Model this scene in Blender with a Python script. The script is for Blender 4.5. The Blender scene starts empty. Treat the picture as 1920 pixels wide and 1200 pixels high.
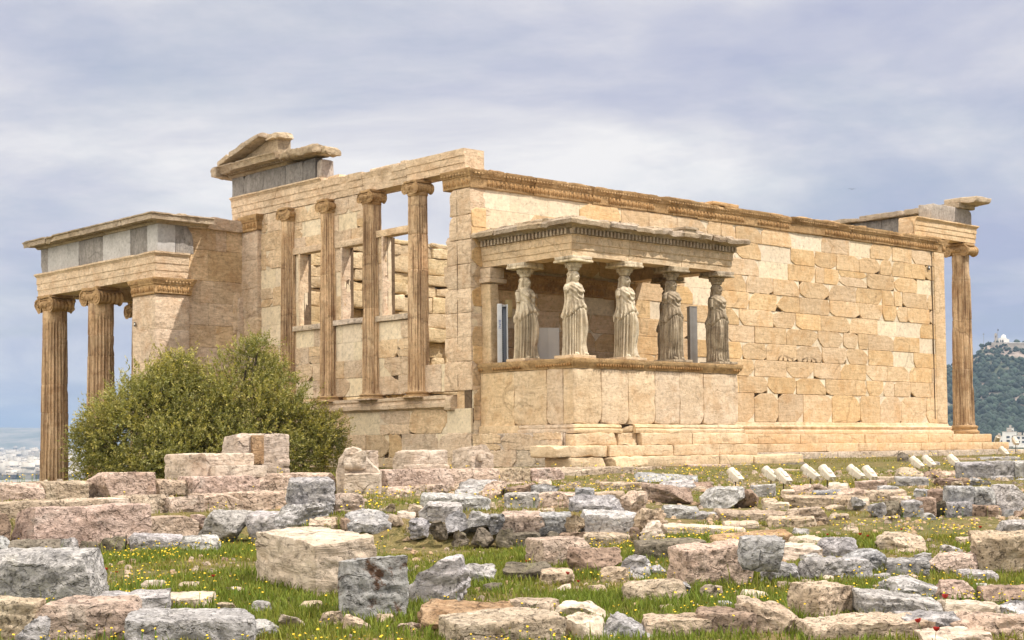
import bpy, math, random
import numpy as np
R = math.radians
random.seed(7)
rng = np.random.default_rng(7)
sc = bpy.context.scene
COL = sc.collection

# ------------------------------------------------------------------ camera
CP = np.array([-24.676, -28.649, -0.307])
FW = np.array([0.67118854, 0.73968398, 0.04871905])
RT = np.array([0.74083155, -0.67162889, -0.00912419])
UP = np.array([-0.0259721, -0.04221665, 0.99877085])
FOC, SHY = 2884.01, 97.533
from mathutils import Matrix, Vector
cam_data = bpy.data.cameras.new('camera')
cam = bpy.data.objects.new('camera', cam_data)
COL.objects.link(cam)
cam.matrix_world = Matrix(((RT[0], UP[0], -FW[0], CP[0]), (RT[1], UP[1], -FW[1], CP[1]),
                           (RT[2], UP[2], -FW[2], CP[2]), (0, 0, 0, 1)))
cam_data.sensor_width = 36.0
cam_data.lens = FOC / 1920 * 36.0
cam_data.shift_y = SHY / 1920
cam_data.clip_start = 0.1
cam_data.clip_end = 40000
sc.camera = cam

# ------------------------------------------------------------------ world, sun, exposure
SUN = np.array([0.36, -0.49, 0.83]); SUN /= np.linalg.norm(SUN)      # towards the sun
sun_el = math.asin(SUN[2]); sun_az = math.atan2(SUN[0], SUN[1])
world = bpy.data.worlds.new('World'); sc.world = world
world.use_nodes = True
nt = world.node_tree; nt.nodes.clear()
def wn(t, **k):
    n = nt.nodes.new(t)
    for a, v in k.items(): setattr(n, a, v)
    return n
sky = wn('ShaderNodeTexSky', sky_type='NISHITA', sun_disc=False)
sky.sun_elevation = sun_el; sky.sun_rotation = sun_az
sky.air_density = 1.0; sky.dust_density = 2.0; sky.ozone_density = 1.5
bg_sky = wn('ShaderNodeBackground'); bg_sky.inputs[1].default_value = 0.08
nt.links.new(sky.outputs[0], bg_sky.inputs[0])
tc = wn('ShaderNodeTexCoord')
sep = wn('ShaderNodeSeparateXYZ'); nt.links.new(tc.outputs['Generated'], sep.inputs[0])
def wmath(op, a, b=None):
    n = wn('ShaderNodeMath', operation=op)
    for i, v in enumerate((a, b)):
        if v is None: continue
        if isinstance(v, (int, float)): n.inputs[i].default_value = v
        else: nt.links.new(v, n.inputs[i])
    return n.outputs[0]
zz = wmath('ADD', wmath('MAXIMUM', sep.outputs[2], 0.0), 0.16)
cx = wmath('DIVIDE', sep.outputs[0], zz); cy = wmath('DIVIDE', sep.outputs[1], zz)
cmb = wn('ShaderNodeCombineXYZ'); nt.links.new(cx, cmb.inputs[0]); nt.links.new(cy, cmb.inputs[1])
def wnoise(scale, detail, rough, off, dist=0.0):
    m = wn('ShaderNodeMapping'); nt.links.new(cmb.outputs[0], m.inputs[0])
    m.inputs['Location'].default_value = off
    n = wn('ShaderNodeTexNoise'); nt.links.new(m.outputs[0], n.inputs['Vector'])
    n.inputs['Scale'].default_value = scale; n.inputs['Detail'].default_value = detail
    n.inputs['Roughness'].default_value = rough; n.inputs['Distortion'].default_value = dist
    return n.outputs['Fac']
def wramp(fac, stops):
    r = wn('ShaderNodeValToRGB'); nt.links.new(fac, r.inputs[0])
    e = r.color_ramp.elements
    while len(e) < len(stops): e.new(0.5)
    for k, (p, c) in zip(e, stops): k.position = p; k.color = (*c, 1) if len(c) == 3 else c
    return r.outputs[0]
n1 = wnoise(0.95, 10.0, 0.64, (3.1, 1.7, 0), 0.25)      # broken cloud cover
n2 = wnoise(0.80, 11.0, 0.60, (5.3, 7.2, 2), 0.35)        # light and shade inside the cloud
cov = wramp(n1, [(0.35, (0.66,) * 3), (0.52, (1.0,) * 3)])
ccol = wramp(n2, [(0.36, (0.41, 0.43, 0.575)), (0.46, (0.53, 0.535, 0.63)), (0.54, (0.68, 0.665, 0.70)), (0.63, (0.86, 0.83, 0.81))])
bg_cl = wn('ShaderNodeBackground')
# bright fill added to the unseen western sky, to light the shaded west faces
dotn = wn('ShaderNodeVectorMath', operation='DOT_PRODUCT'); nt.links.new(tc.outputs['Generated'], dotn.inputs[0])
dotn.inputs[1].default_value = (-0.85, 0.25, 0.46)
sky_fill = wn('ShaderNodeMapRange', interpolation_type='SMOOTHSTEP'); nt.links.new(dotn.outputs['Value'], sky_fill.inputs[0])
sky_fill.inputs[1].default_value = 0.12; sky_fill.inputs[2].default_value = 0.75; sky_fill.inputs[3].default_value = 0.0; sky_fill.inputs[4].default_value = 1.0
mxc = wn('ShaderNodeMix', data_type='RGBA'); nt.links.new(sky_fill.outputs[0], mxc.inputs[0]); nt.links.new(ccol, mxc.inputs[6]); mxc.inputs[7].default_value = (1.0, 0.90, 0.76, 1)
nt.links.new(mxc.outputs[2], bg_cl.inputs[0])
nt.links.new(wmath('ADD', wmath('MULTIPLY', sky_fill.outputs[0], 1.2), 0.775), bg_cl.inputs[1])
mix = wn('ShaderNodeMixShader')
nt.links.new(cov, mix.inputs[0]); nt.links.new(bg_sky.outputs[0], mix.inputs[1]); nt.links.new(bg_cl.outputs[0], mix.inputs[2])
wout = wn('ShaderNodeOutputWorld'); nt.links.new(mix.outputs[0], wout.inputs[0])

sun_data = bpy.data.lights.new('sun', 'SUN'); sun_data.energy = 3.8; sun_data.angle = R(0.5)
sun_data.color = (1.0, 0.91, 0.79)
sun_ob = bpy.data.objects.new('sun', sun_data); COL.objects.link(sun_ob)
sun_ob.rotation_euler = Vector(SUN).to_track_quat('Z', 'Y').to_euler()
sun_ob.location = (10, -20, 40)
vs = sc.view_settings
vs.view_transform = 'Standard'; vs.look = 'None'; vs.gamma = 1.0; vs.use_curve_mapping = False
vs.exposure = 0.57
sc.cycles.use_denoising = True
sc.cycles.max_bounces = 6; sc.cycles.diffuse_bounces = 4; sc.cycles.transparent_max_bounces = 6

# ------------------------------------------------------------------ numeric helpers
def ray(px, py):
    return FW + (px - 960) / FOC * RT + (600 + SHY - py) / FOC * UP
def onplane(px, py, axis, val):
    d = ray(px, py); t = (val - CP[axis]) / d[axis]
    return CP + t * d
def at_depth(px, py, d):
    return CP + d * ray(px, py)
def horizon(px):
    return 847.0 - 17.5 * px / 1920

def hash01(ix, iy, iz, seed):
    h = (ix.astype(np.uint32) * np.uint32(374761393) + iy.astype(np.uint32) * np.uint32(668265263)
         + iz.astype(np.uint32) * np.uint32(2147483647) + np.uint32((seed * 974711 + 12345) & 0xffffffff))
    h = (h ^ (h >> np.uint32(13))) * np.uint32(1274126177)
    h = (h ^ (h >> np.uint32(16))) * np.uint32(2246822519)
    h = h ^ (h >> np.uint32(15))
    return h.astype(np.float64) / 4294967295.0
def vnoise(P, seed=0):
    P = np.asarray(P, float); I = np.floor(P); f = P - I
    I = I.astype(np.int64).astype(np.int32)
    u = f * f * (3 - 2 * f); out = 0
    for a in (0, 1):
        for b in (0, 1):
            for c in (0, 1):
                w = (u[:, 0] if a else 1 - u[:, 0]) * (u[:, 1] if b else 1 - u[:, 1]) * (u[:, 2] if c else 1 - u[:, 2])
                out = out + w * hash01(I[:, 0] + a, I[:, 1] + b, I[:, 2] + c, seed)
    return out * 2 - 1
np.seterr(over='ignore')
def fbm(P, octv=3, seed=0, gain=0.5):
    a, t, s = 1.0, 0, 0
    P = np.asarray(P, float)
    for k in range(octv):
        t = t + a * vnoise(P, seed + k * 17); s += a; a *= gain; P = P * 2.03 + 11.3
    return t / s
def fbm2(x, y, octv=3, seed=0, gain=0.5):
    x = np.asarray(x, float)
    return fbm(np.stack([x.ravel(), np.asarray(y, float).ravel(), np.zeros(x.size)], 1), octv, seed, gain).reshape(x.shape)
def vec3(P, seed, octv=2):
    return np.stack([fbm(P, octv, seed), fbm(P + 31.7, octv, seed + 5), fbm(P - 17.1, octv, seed + 9)], 1)
def sstep(a, b, x):
    t = np.clip((np.asarray(x, float) - a) / (b - a), 0, 1); return t * t * (3 - 2 * t)
def rotz(a):
    c, s = math.cos(a), math.sin(a); return np.array([[c, -s, 0], [s, c, 0], [0, 0, 1]])

class MB:
    """Collects vertices, faces and a tint, and links them as one mesh object."""
    def __init__(self): self.V = []; self.F = []; self.T = []; self.M = []; self.n = 0
    def add(self, V, F, tint=(1, 1, 1), mat=0):
        V = np.asarray(V, float)
        t = np.asarray(tint, float)
        if t.ndim == 1: t = np.tile(t, (len(V), 1))
        self.V.append(V); self.T.append(t)
        for f in (F if isinstance(F, list) else [F]):
            f = np.asarray(f)
            if len(f): self.F.append(f + self.n); self.M.append(np.full(len(f), mat, np.int32))
        self.n += len(V)
        return self
    def mesh(self, name, mats, smooth=40):
        V = np.concatenate(self.V); T = np.concatenate(self.T)
        me = bpy.data.meshes.new(name)
        me.vertices.add(len(V)); me.vertices.foreach_set('co', V.astype(np.float32).ravel())
        loops = np.concatenate([f.ravel() for f in self.F])
        tot = np.concatenate([np.full(len(f), f.shape[1], np.int32) for f in self.F])
        st = np.concatenate([[0], np.cumsum(tot)[:-1]]).astype(np.int32)
        me.loops.add(len(loops)); me.loops.foreach_set('vertex_index', loops.astype(np.int32))
        me.polygons.add(len(tot)); me.polygons.foreach_set('loop_start', st)
        try: me.polygons.foreach_set('loop_total', tot)
        except Exception: pass
        me.polygons.foreach_set('material_index', np.concatenate(self.M))
        ca = me.color_attributes.new('tint', 'FLOAT_COLOR', 'POINT')
        ca.data.foreach_set('color', np.concatenate([T, np.ones((len(T), 1))], 1).astype(np.float32).ravel())
        me.update(calc_edges=True)
        if smooth:
            me.polygons.foreach_set('use_smooth', np.ones(len(tot), bool))
            me.set_sharp_from_angle(angle=R(smooth))
        for m in (mats if isinstance(mats, (list, tuple)) else [mats]): me.materials.append(m)
        return me
    def build(self, name, mats, parent=None, smooth=40):
        o = bpy.data.objects.new(name, self.mesh(name, mats, smooth)); COL.objects.link(o)
        if parent is not None: o.parent = parent
        return o
def tag(o, label=None, cat=None, group=None, kind=None):
    if label: o['label'] = label
    if cat: o['category'] = cat
    if group: o['group'] = group
    if kind: o['kind'] = kind
    return o
def empty(name, loc=(0, 0, 0), rz=0.0):
    o = bpy.data.objects.new(name, None); COL.objects.link(o)
    o.location = loc; o.rotation_euler = (0, 0, rz); o.empty_display_size = 0.2
    return o
def copy_tree(o, parent=None):
    c = o.copy(); COL.objects.link(c)
    if parent is not None: c.parent = parent
    for ch in list(o.children): copy_tree(ch, c)
    return c

_lat = {}
def lattice(nx, ny, nz):
    """Vertices (integer lattice on a box surface) and quads."""
    k = (nx, ny, nz)
    if k in _lat: return _lat[k]
    g = np.full((nx + 1, ny + 1, nz + 1), -1, np.int64)
    m = np.zeros(g.shape, bool)
    m[[0, -1]] = True; m[:, [0, -1]] = True; m[:, :, [0, -1]] = True
    idx = np.argwhere(m); g[m] = np.arange(len(idx))
    fs = []
    def q(A, flip):
        a, b, c, d = A[:-1, :-1], A[1:, :-1], A[1:, 1:], A[:-1, 1:]
        f = np.stack([a, b, c, d], -1).reshape(-1, 4)
        fs.append(f[:, ::-1] if flip else f)
    q(g[0], True); q(g[-1], False); q(g[:, 0], False); q(g[:, -1], True); q(g[:, :, 0], True); q(g[:, :, -1], False)
    _lat[k] = (idx, np.concatenate(fs)); return _lat[k]
def stone_shape(s, res=0.1, rnd=0.02, rough=0.006, chips=(), seed=0, freq=7.0, nmax=40):
    """A worn block: rounded edges, planes broken off, noise. s = full sizes. Centred."""
    s = np.asarray(s, float)
    n = [int(np.clip(round(v / res), 2, nmax)) for v in s]
    n = [v + 2 for v in n]
    idx, F = lattice(*n)
    P = np.empty(idx.shape)
    for a in range(3):
        h = s[a] / 2; r0 = min(rnd * 1.2, h * 0.5)
        t = np.concatenate([[-h], np.linspace(-h + r0, h - r0, n[a] - 1), [h]])
        P[:, a] = t[idx[:, a]]
    off = seed * 3.17 % 97
    r = np.clip(rnd * (1.0 + 0.9 * fbm(P * freq * 0.4 + off, 2, seed)), 0.0005, s.min() / 2.2)[:, None]
    Q = np.clip(P, -(s / 2 - r), s / 2 - r); D = P - Q
    L = np.linalg.norm(D, axis=1, keepdims=True)
    P = np.where(L > 1e-9, Q + D / np.maximum(L, 1e-9) * r, P)
    for nv, depth in chips:
        nv = np.asarray(nv, float); nv = nv / np.linalg.norm(nv)
        o = (np.abs(nv) * s / 2).sum() - depth
        dist = P @ nv - o + 2.2 * rough * fbm(P * freq * 0.7 + off + 3, 2, seed + 3)
        P = P - np.maximum(dist, 0)[:, None] * nv
    if rough > 0:
        P = P + rough * 1.5 * vec3(P * freq * 0.5 + off, seed + 1, 1) + rough * vec3(P * freq * 1.7 + off, seed + 2, 2)
    return P, F
def craggy(P, s, ridge, strata, seed, f):
    """Broken rock: ridged relief and bedding ledges pushed along the face normals."""
    n = P / (np.asarray(s) / 2); nn = np.sign(n) * np.abs(n) ** 4; nn /= np.maximum(np.linalg.norm(nn, axis=1, keepdims=True), 1e-6)
    o = seed * 1.31 % 71
    r1 = 1 - np.abs(fbm(P * f + o, 4, seed + 11, .6)) * 2.2
    P = P + nn * (ridge * (np.clip(r1, -1, 1) - .35))[:, None]
    if strata:
        r = np.random.default_rng(seed); ax = np.array([r.normal() * .35, r.normal() * .35, 1.0]); ax /= np.linalg.norm(ax)
        w = P @ ax * (f * 1.5) + .9 * fbm(P * f * .6 + o, 2, seed + 13)
        led = (w - np.floor(w)); led = sstep(.0, .85, led) - sstep(.9, 1.0, led)
        P = P + nn * np.array([1, 1, .25]) * (strata * (led - .5) * sstep(-.4, .3, fbm(P * f * .5 - o, 2, seed + 15)))[:, None]
    return P
def block(mb, lo, hi, tint=(1, 1, 1), res=0.15, rnd=0.012, rough=0.004, chips=(), seed=None, mat=0, rz=0.0):
    lo = np.asarray(lo, float); hi = np.asarray(hi, float)
    if seed is None: seed = random.randrange(9999)
    P, F = stone_shape(hi - lo, res, rnd, rough, chips, seed)
    if rz: P = P @ rotz(rz).T
    mb.add(P + (lo + hi) / 2, F, tint, mat)
def rchips(k, depth, seed, up=True):
    r = np.random.default_rng(seed); out = []
    for _ in range(k):
        v = r.normal(size=3); v[r.integers(3)] *= 0.25
        if up: v[2] = abs(v[2])
        out.append((v, depth * r.uniform(0.35, 1.0)))
    return out
def lathe(prof, n=32, c=(0, 0, 0), axis=2):
    p = np.array(prof, float); a = np.arange(n) * 2 * np.pi / n
    m = len(p)
    V = np.stack([p[:, :1] * np.cos(a), p[:, :1] * np.sin(a), np.repeat(p[:, 1:2], n, 1)], -1).reshape(-1, 3)
    i = np.arange(m - 1)[:, None] * n; j = np.arange(n)
    jn = (j + 1) % n
    F = np.stack([i + j, i + jn, i + n + jn, i + n + j], -1).reshape(-1, 4)
    if axis == 0: V = V[:, [2, 0, 1]]
    if axis == 1: V = V[:, [1, 2, 0]]
    caps = [np.arange(n)[None, ::-1], (np.arange(n) + (m - 1) * n)[None]]
    return V + np.asarray(c, float), [F] + caps
def loft(rings):
    """rings: (m, n, 3) closed sections, capped."""
    m, n = rings.shape[:2]
    i = np.arange(m - 1)[:, None] * n; j = np.arange(n); jn = (j + 1) % n
    F = np.stack([i + j, i + jn, i + n + jn, i + n + j], -1).reshape(-1, 4)
    return rings.reshape(-1, 3), [F, np.arange(n)[None, ::-1], (np.arange(n) + (m - 1) * n)[None]]
def moulding(mb, prof, p0, p1, out, seg=0.12, m0=0.0, m1=0.0, rough=0.004, tint=(1, 1, 1), seed=None, mat=0, bite=0.0):
    """A closed profile (out, z) swept from p0 to p1; m0/m1 mitre the ends."""
    p0 = np.asarray(p0, float); p1 = np.asarray(p1, float); out = np.asarray(out, float)
    L = np.linalg.norm(p1 - p0); d = (p1 - p0) / L
    n = max(2, int(L / seg)); pr = np.array(prof, float)
    t = np.linspace(0, 1, n + 1)[:, None]
    a = p0[None] + (-d[None] * pr[:, :1] * m0); b = p1[None] + (d[None] * pr[:, :1] * m1)
    V = a[None] + (b - a)[None] * t[:, :, None] + out * pr[None, :, :1] + np.array([0, 0, 1.0]) * pr[None, :, 1:2]
    if seed is None: seed = random.randrange(9999)
    sh = V.shape; V = V.reshape(-1, 3)
    if rough: V = V + rough * vec3(V * 9, seed, 2) + rough * 0.8 * vec3(V * 2.5, seed + 4, 1)
    if bite:                                       # broken stretches of the outer edge
        w = np.tile(np.clip(pr[:, 0] / max(1e-6, pr[:, 0].max()), 0, 1), n + 1)
        k = np.clip(fbm(V * 1.9 + seed, 3, seed) * 2.2 - 0.25, 0, 1) * w
        V = V - out * (k * bite)[:, None] - np.array([0, 0, 1.0]) * (k * bite * 0.25)[:, None]
    V, F = loft(V.reshape(sh))
    mb.add(V, F, tint, mat)
_dome = None
def domes(mb, pts, ax_u, ax_out, su, sv, so, tint=(1, 1, 1), mat=0):
    """Small half-ellipsoids (eggs, palmettes) standing on a band."""
    global _dome
    if _dome is None:
        v = [(0, 0, 1)]
        for k in range(6): v.append((math.cos(k * math.pi / 3) * .75, math.sin(k * math.pi / 3) * .75, .66))
        for k in range(6): v.append((math.cos(k * math.pi / 3), math.sin(k * math.pi / 3), -.15))
        f3 = [(0, 1 + k, 1 + (k + 1) % 6) for k in range(6)]
        f4 = [(1 + k, 7 + k, 7 + (k + 1) % 6, 1 + (k + 1) % 6) for k in range(6)]
        _dome = np.array(v), np.array(f3), np.array(f4)
    v, f3, f4 = _dome; u = np.asarray(ax_u, float); o = np.asarray(ax_out, float)
    D = v[:, :1] * su * u + v[:, 1:2] * sv * np.array([0, 0, 1.0]) + v[:, 2:] * so * o
    pts = np.asarray(pts, float); k = np.arange(len(pts))[:, None, None] * len(v)
    mb.add((pts[:, None] + D[None]).reshape(-1, 3), [(f3[None] + k).reshape(-1, 3), (f4[None] + k).reshape(-1, 4)], tint, mat)
def boxes(mb, C, S, tint=(1, 1, 1), mat=0):
    """Many plain small boxes (dentils, far houses)."""
    C = np.asarray(C, float); S = np.broadcast_to(np.asarray(S, float), C.shape)
    c = np.array([(x, y, z) for x in (-.5, .5) for y in (-.5, .5) for z in (-.5, .5)])
    f = np.array([(0, 1, 3, 2), (4, 6, 7, 5), (0, 4, 5, 1), (2, 3, 7, 6), (0, 2, 6, 4), (1, 5, 7, 3)])
    V = (C[:, None] + c[None] * S[:, None]).reshape(-1, 3)
    F = (f[None] + np.arange(len(C))[:, None, None] * 8).reshape(-1, 4)
    t = np.asarray(tint, float)
    if t.ndim == 2: t = np.repeat(t, 8, 0)
    mb.add(V, F, t, mat)
def tube(mb, pts, rad, n=6, tint=(1, 1, 1), mat=0):
    pts = np.asarray(pts, float); m = len(pts); rad = np.broadcast_to(np.asarray(rad, float), (m,))
    d = np.gradient(pts, axis=0); d /= np.maximum(np.linalg.norm(d, axis=1, keepdims=True), 1e-9)
    ref = np.where(np.abs(d[:, 2:]) > .9, np.array([[1., 0, 0]]), np.array([[0, 0, 1.]]))
    u = np.cross(d, ref); u /= np.linalg.norm(u, axis=1, keepdims=True); v = np.cross(d, u)
    a = np.arange(n) * 2 * np.pi / n
    rings = pts[:, None] + rad[:, None, None] * (u[:, None] * np.cos(a)[None, :, None] + v[:, None] * np.sin(a)[None, :, None])
    V, F = loft(rings); mb.add(V, [F[0][:, ::-1], F[1][:, ::-1], F[2][:, ::-1]], tint, mat)

# ------------------------------------------------------------------ materials
def new_mat(name):
    m = bpy.data.materials.new(name); m.use_nodes = True
    t = m.node_tree; t.nodes.clear()
    o = t.nodes.new('ShaderNodeOutputMaterial'); b = t.nodes.new('ShaderNodeBsdfPrincipled')
    t.links.new(b.outputs[0], o.inputs[0])
    return m, t, b
class NT:
    def __init__(self, t): self.t = t
    def n(self, typ, **k):
        x = self.t.nodes.new(typ)
        for a, v in k.items(): setattr(x, a, v)
        return x
    def put(self, sock, v):
        if v is None: return
        if hasattr(v, 'is_linked'): self.t.links.new(v, sock)
        else: sock.default_value = v
    def noise(self, vec, scale, detail=4, rough=.55, dist=0.0):
        x = self.n('ShaderNodeTexNoise'); self.put(x.inputs['Vector'], vec)
        x.inputs['Scale'].default_value = scale; x.inputs['Detail'].default_value = detail
        x.inputs['Roughness'].default_value = rough; x.inputs['Distortion'].default_value = dist
        return x.outputs['Fac']
    def vor(self, vec, scale, feature='F1'):
        x = self.n('ShaderNodeTexVoronoi', feature=feature); self.put(x.inputs['Vector'], vec)
        x.inputs['Scale'].default_value = scale
        return x.outputs['Distance']
    def ramp(self, fac, stops):
        r = self.n('ShaderNodeValToRGB'); self.put(r.inputs[0], fac); e = r.color_ramp.elements
        while len(e) < len(stops): e.new(.5)
        for k, (p, c) in zip(e, stops):
            k.position = p; c = (c,) * 3 if isinstance(c, (int, float)) else c; k.color = (*c, 1)
        return r.outputs[0]
    def mix(self, fac, a, b, blend='MIX'):
        x = self.n('ShaderNodeMix', data_type='RGBA', blend_type=blend)
        self.put(x.inputs[0], fac); self.put(x.inputs[6], a if not isinstance(a, tuple) else (*a, 1))
        self.put(x.inputs[7], b if not isinstance(b, tuple) else (*b, 1))
        return x.outputs[2]
    def math(self, op, a, b=None):
        x = self.n('ShaderNodeMath', operation=op); self.put(x.inputs[0], a); self.put(x.inputs[1], b); return x.outputs[0]
    def mapping(self, vec, scale=(1, 1, 1), rot=(0, 0, 0), loc=(0, 0, 0)):
        m = self.n('ShaderNodeMapping'); self.put(m.inputs[0], vec)
        m.inputs['Scale'].default_value = scale; m.inputs['Rotation'].default_value = rot; m.inputs['Location'].default_value = loc
        return m.outputs[0]
    def bump(self, h, dist, strength=1.0, normal=None):
        b = self.n('ShaderNodeBump'); self.put(b.inputs['Height'], h); b.inputs['Distance'].default_value = dist
        b.inputs['Strength'].default_value = strength
        if normal is not None: self.put(b.inputs['Normal'], normal)
        return b.outputs[0]
def stone_mat(name, c1, c2, stain, stain_amt=0.5, vein=0.3, veindir=(1.2, 1.2, 9.0), pit=0.25, bump=0.012, big=0.9, fine=14, veincol=None, rough=0.88, lichen=None, streak=0.0, crack=(.6, .28), speck=.55):
    m, t, b = new_mat(name); N = NT(t)
    tcn = N.n('ShaderNodeTexCoord'); oi = N.n('ShaderNodeObjectInfo')
    sh = N.n('ShaderNodeVectorMath', operation='ADD')
    t.links.new(tcn.outputs['Object'], sh.inputs[0])
    cmb_ = N.n('ShaderNodeCombineXYZ'); r_ = N.math('MULTIPLY', oi.outputs['Random'], 53.0)
    for i in range(3): t.links.new(r_, cmb_.inputs[i])
    t.links.new(cmb_.outputs[0], sh.inputs[1]); v = sh.outputs[0]
    base = N.mix(N.ramp(N.noise(v, big, 5, .6), [(.36, 0.0), (.64, 1.0)]), c1, c2)
    mid = N.noise(v, big * 5.5, 6, .65, .4)
    base = N.mix(N.ramp(mid, [(.35, .55), (.62, 0.0)]), base, tuple(x * .72 for x in c1))
    vv = N.mapping(v, veindir)
    vn = N.noise(vv, 1.3, 6, .62, .9)
    vl = N.ramp(vn, [(.44, 0.0), (.49, 1.0), (.505, 1.0), (.56, 0.0)])
    base = N.mix(N.math('MULTIPLY', vl, vein), base, veincol or tuple(x * .5 for x in stain))
    st = N.ramp(N.noise(v, big * 2.1, 7, .68, .6), [(.5, 0.0), (.66, 1.0)])
    base = N.mix(N.math('MULTIPLY', st, stain_amt), base, stain)
    if streak:
        sv = N.noise(N.mapping(v, (9, 9, .5)), 1.0, 5, .6)
        base = N.mix(N.math('MULTIPLY', N.ramp(sv, [(.45, 0.0), (.65, 1.0)]), streak), base, tuple(x * .45 for x in stain))
    if lichen:
        lc = N.ramp(N.noise(v, 2.6, 8, .72, .3), [((lichen + (.57,))[2], 0.0), ((lichen + (.57,))[2] + .06, 1.0)])
        base = N.mix(N.math('MULTIPLY', lc, lichen[1]), base, lichen[0])
    cw = N.n('ShaderNodeVectorMath', operation='ADD'); nv = N.n('ShaderNodeTexNoise'); t.links.new(v, nv.inputs['Vector']); nv.inputs['Scale'].default_value = crack[0] * 2.2; nv.inputs['Detail'].default_value = 5
    sv_ = N.n('ShaderNodeVectorMath', operation='SCALE'); t.links.new(nv.outputs['Color'], sv_.inputs[0]); sv_.inputs['Scale'].default_value = .9 / crack[0] * .6
    t.links.new(v, cw.inputs[0]); t.links.new(sv_.outputs[0], cw.inputs[1])
    ce = N.ramp(N.vor(N.mapping(cw.outputs[0], (1, 1, 1.7)), crack[0], 'DISTANCE_TO_EDGE'), [(0.0, 1.0), (.012, .9), (.035, 0.0)])
    cm = N.math('MULTIPLY', ce, N.ramp(N.noise(v, crack[0] * 1.3, 3, .6), [(.50, 0.0), (.60, 1.0)]))
    base = N.mix(N.math('MULTIPLY', cm, crack[1]), base, tuple(x * .22 for x in stain))
    pits = N.ramp(N.noise(v, fine * 1.7, 3, .6), [(.30, 1.0), (.42, 0.0)])
    base = N.mix(N.math('MULTIPLY', pits, pit), base, tuple(x * .3 for x in stain))
    spk = N.noise(v, fine * .75, 9, .74, .2)
    base = N.mix(speck, base, N.ramp(spk, [(.34, .26), (.45, .82), (.60, 1.0), (.72, 1.2)]), 'MULTIPLY')
    at = N.n('ShaderNodeVertexColor', layer_name='tint')
    base = N.mix(1.0, base, at.outputs[0], 'MULTIPLY')
    t.links.new(base, b.inputs['Base Color'])
    b.inputs['Roughness'].default_value = rough; b.inputs['Specular IOR Level'].default_value = .25
    h = N.math('ADD', N.math('MULTIPLY', N.noise(v, fine, 8, .68), 1.0), N.math('MULTIPLY', N.noise(v, fine * .28, 4, .6), 1.4))
    h = N.math('SUBTRACT', h, N.math('MULTIPLY', vl, .35 * min(1, vein * 2)))
    h = N.math('SUBTRACT', h, N.math('MULTIPLY', cm, 1.6 * crack[1]))
    h = N.math('SUBTRACT', h, N.math('MULTIPLY', pits, .8 * min(1, pit * 3)))
    t.links.new(N.bump(h, bump), b.inputs['Normal'])
    return m
def plain_mat(name, col, rough=.6, metal=0.0, var=.08, scale=3.0):
    m, t, b = new_mat(name); N = NT(t)
    tcn = N.n('ShaderNodeTexCoord')
    f = N.noise(tcn.outputs['Object'], scale, 5, .6)
    base = N.mix(N.ramp(f, [(.35, 0.0), (.65, 1.0)]), tuple(x * (1 - var) for x in col), tuple(min(1, x * (1 + var)) for x in col))
    at = N.n('ShaderNodeVertexColor', layer_name='tint')
    base = N.mix(1.0, base, at.outputs[0], 'MULTIPLY')
    t.links.new(base, b.inputs['Base Color'])
    b.inputs['Roughness'].default_value = rough; b.inputs['Metallic'].default_value = metal
    t.links.new(N.bump(N.noise(tcn.outputs['Object'], scale * 12, 3, .6), .002), b.inputs['Normal'])
    return m
M_OLD = stone_mat('weathered_marble', (.715, .52, .32), (.785, .61, .415), (.56, .33, .145), .50, .22, (.6, .6, 6), .14, .012)
M_NEW = stone_mat('fresh_marble', (.80, .675, .50), (.83, .72, .56), (.75, .61, .43), .25, .12, (.7, .7, 6), .06, .006)
M_WEST = stone_mat('west_marble', (.75, .58, .415), (.83, .68, .52), (.52, .33, .19), .50, .30, (1.2, 1.2, 5), .22, .016)
M_COL = stone_mat('column_marble', (.74, .52, .315), (.81, .61, .40), (.40, .225, .12), .60, .12, (6, 6, .6), .25, .018, streak=.85)
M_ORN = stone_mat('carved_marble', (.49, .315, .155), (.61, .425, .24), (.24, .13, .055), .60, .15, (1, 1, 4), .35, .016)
M_PORCH = stone_mat('porch_marble', (.72, .55, .365), (.79, .64, .465), (.50, .32, .17), .50, .20, (.8, .8, 4), .16, .014)
M_CORN = stone_mat('grey_weathered_marble', (.52, .415, .30), (.63, .52, .39), (.27, .185, .115), .6, .25, (1, 1, 6), .30, .018)
M_DARK = stone_mat('grey_frieze_stone', (.27, .255, .25), (.36, .34, .325), (.17, .15, .14), .5, .30, (4, 4, 1), .30, .012)
M_FNEW = stone_mat('pale_frieze_stone', (.52, .51, .51), (.58, .57, .57), (.46, .44, .43), .25, .05, (2, 2, 2), .12, .005)
M_STAT = stone_mat('statue_marble', (.70, .60, .44), (.77, .69, .55), (.40, .28, .16), .45, .10, (5, 5, .7), .12, .008, streak=.62)
M_STATD = stone_mat('sooty_statue_marble', (.48, .39, .28), (.58, .49, .36), (.22, .155, .10), .75, .15, (5, 5, .7), .35, .012, streak=.6)
M_GAP = stone_mat('deep_joint_stone', (.16, .11, .07), (.20, .14, .09), (.08, .05, .03), .4, .1)
M_BRIGHT = stone_mat('inner_marble', (.72, .57, .37), (.80, .67, .48), (.50, .31, .13), .40, .22, (.8, .8, 5), .25, .02)
M_GREY = stone_mat('grey_limestone', (.55, .535, .54), (.66, .64, .635), (.31, .285, .275), .55, .30, (3, 3, 5), .40, .042, 1.6, 12, lichen=((.60, .58, .54), .5), crack=(2.2, .42), speck=.95)
M_BLUE = stone_mat('blue_limestone', (.48, .475, .49), (.62, .605, .61), (.21, .21, .225), .55, .35, (3, 3, 5), .35, .042, 1.6, 12, lichen=((.62, .60, .57), .5), crack=(2.2, .42), speck=.95)
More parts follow.
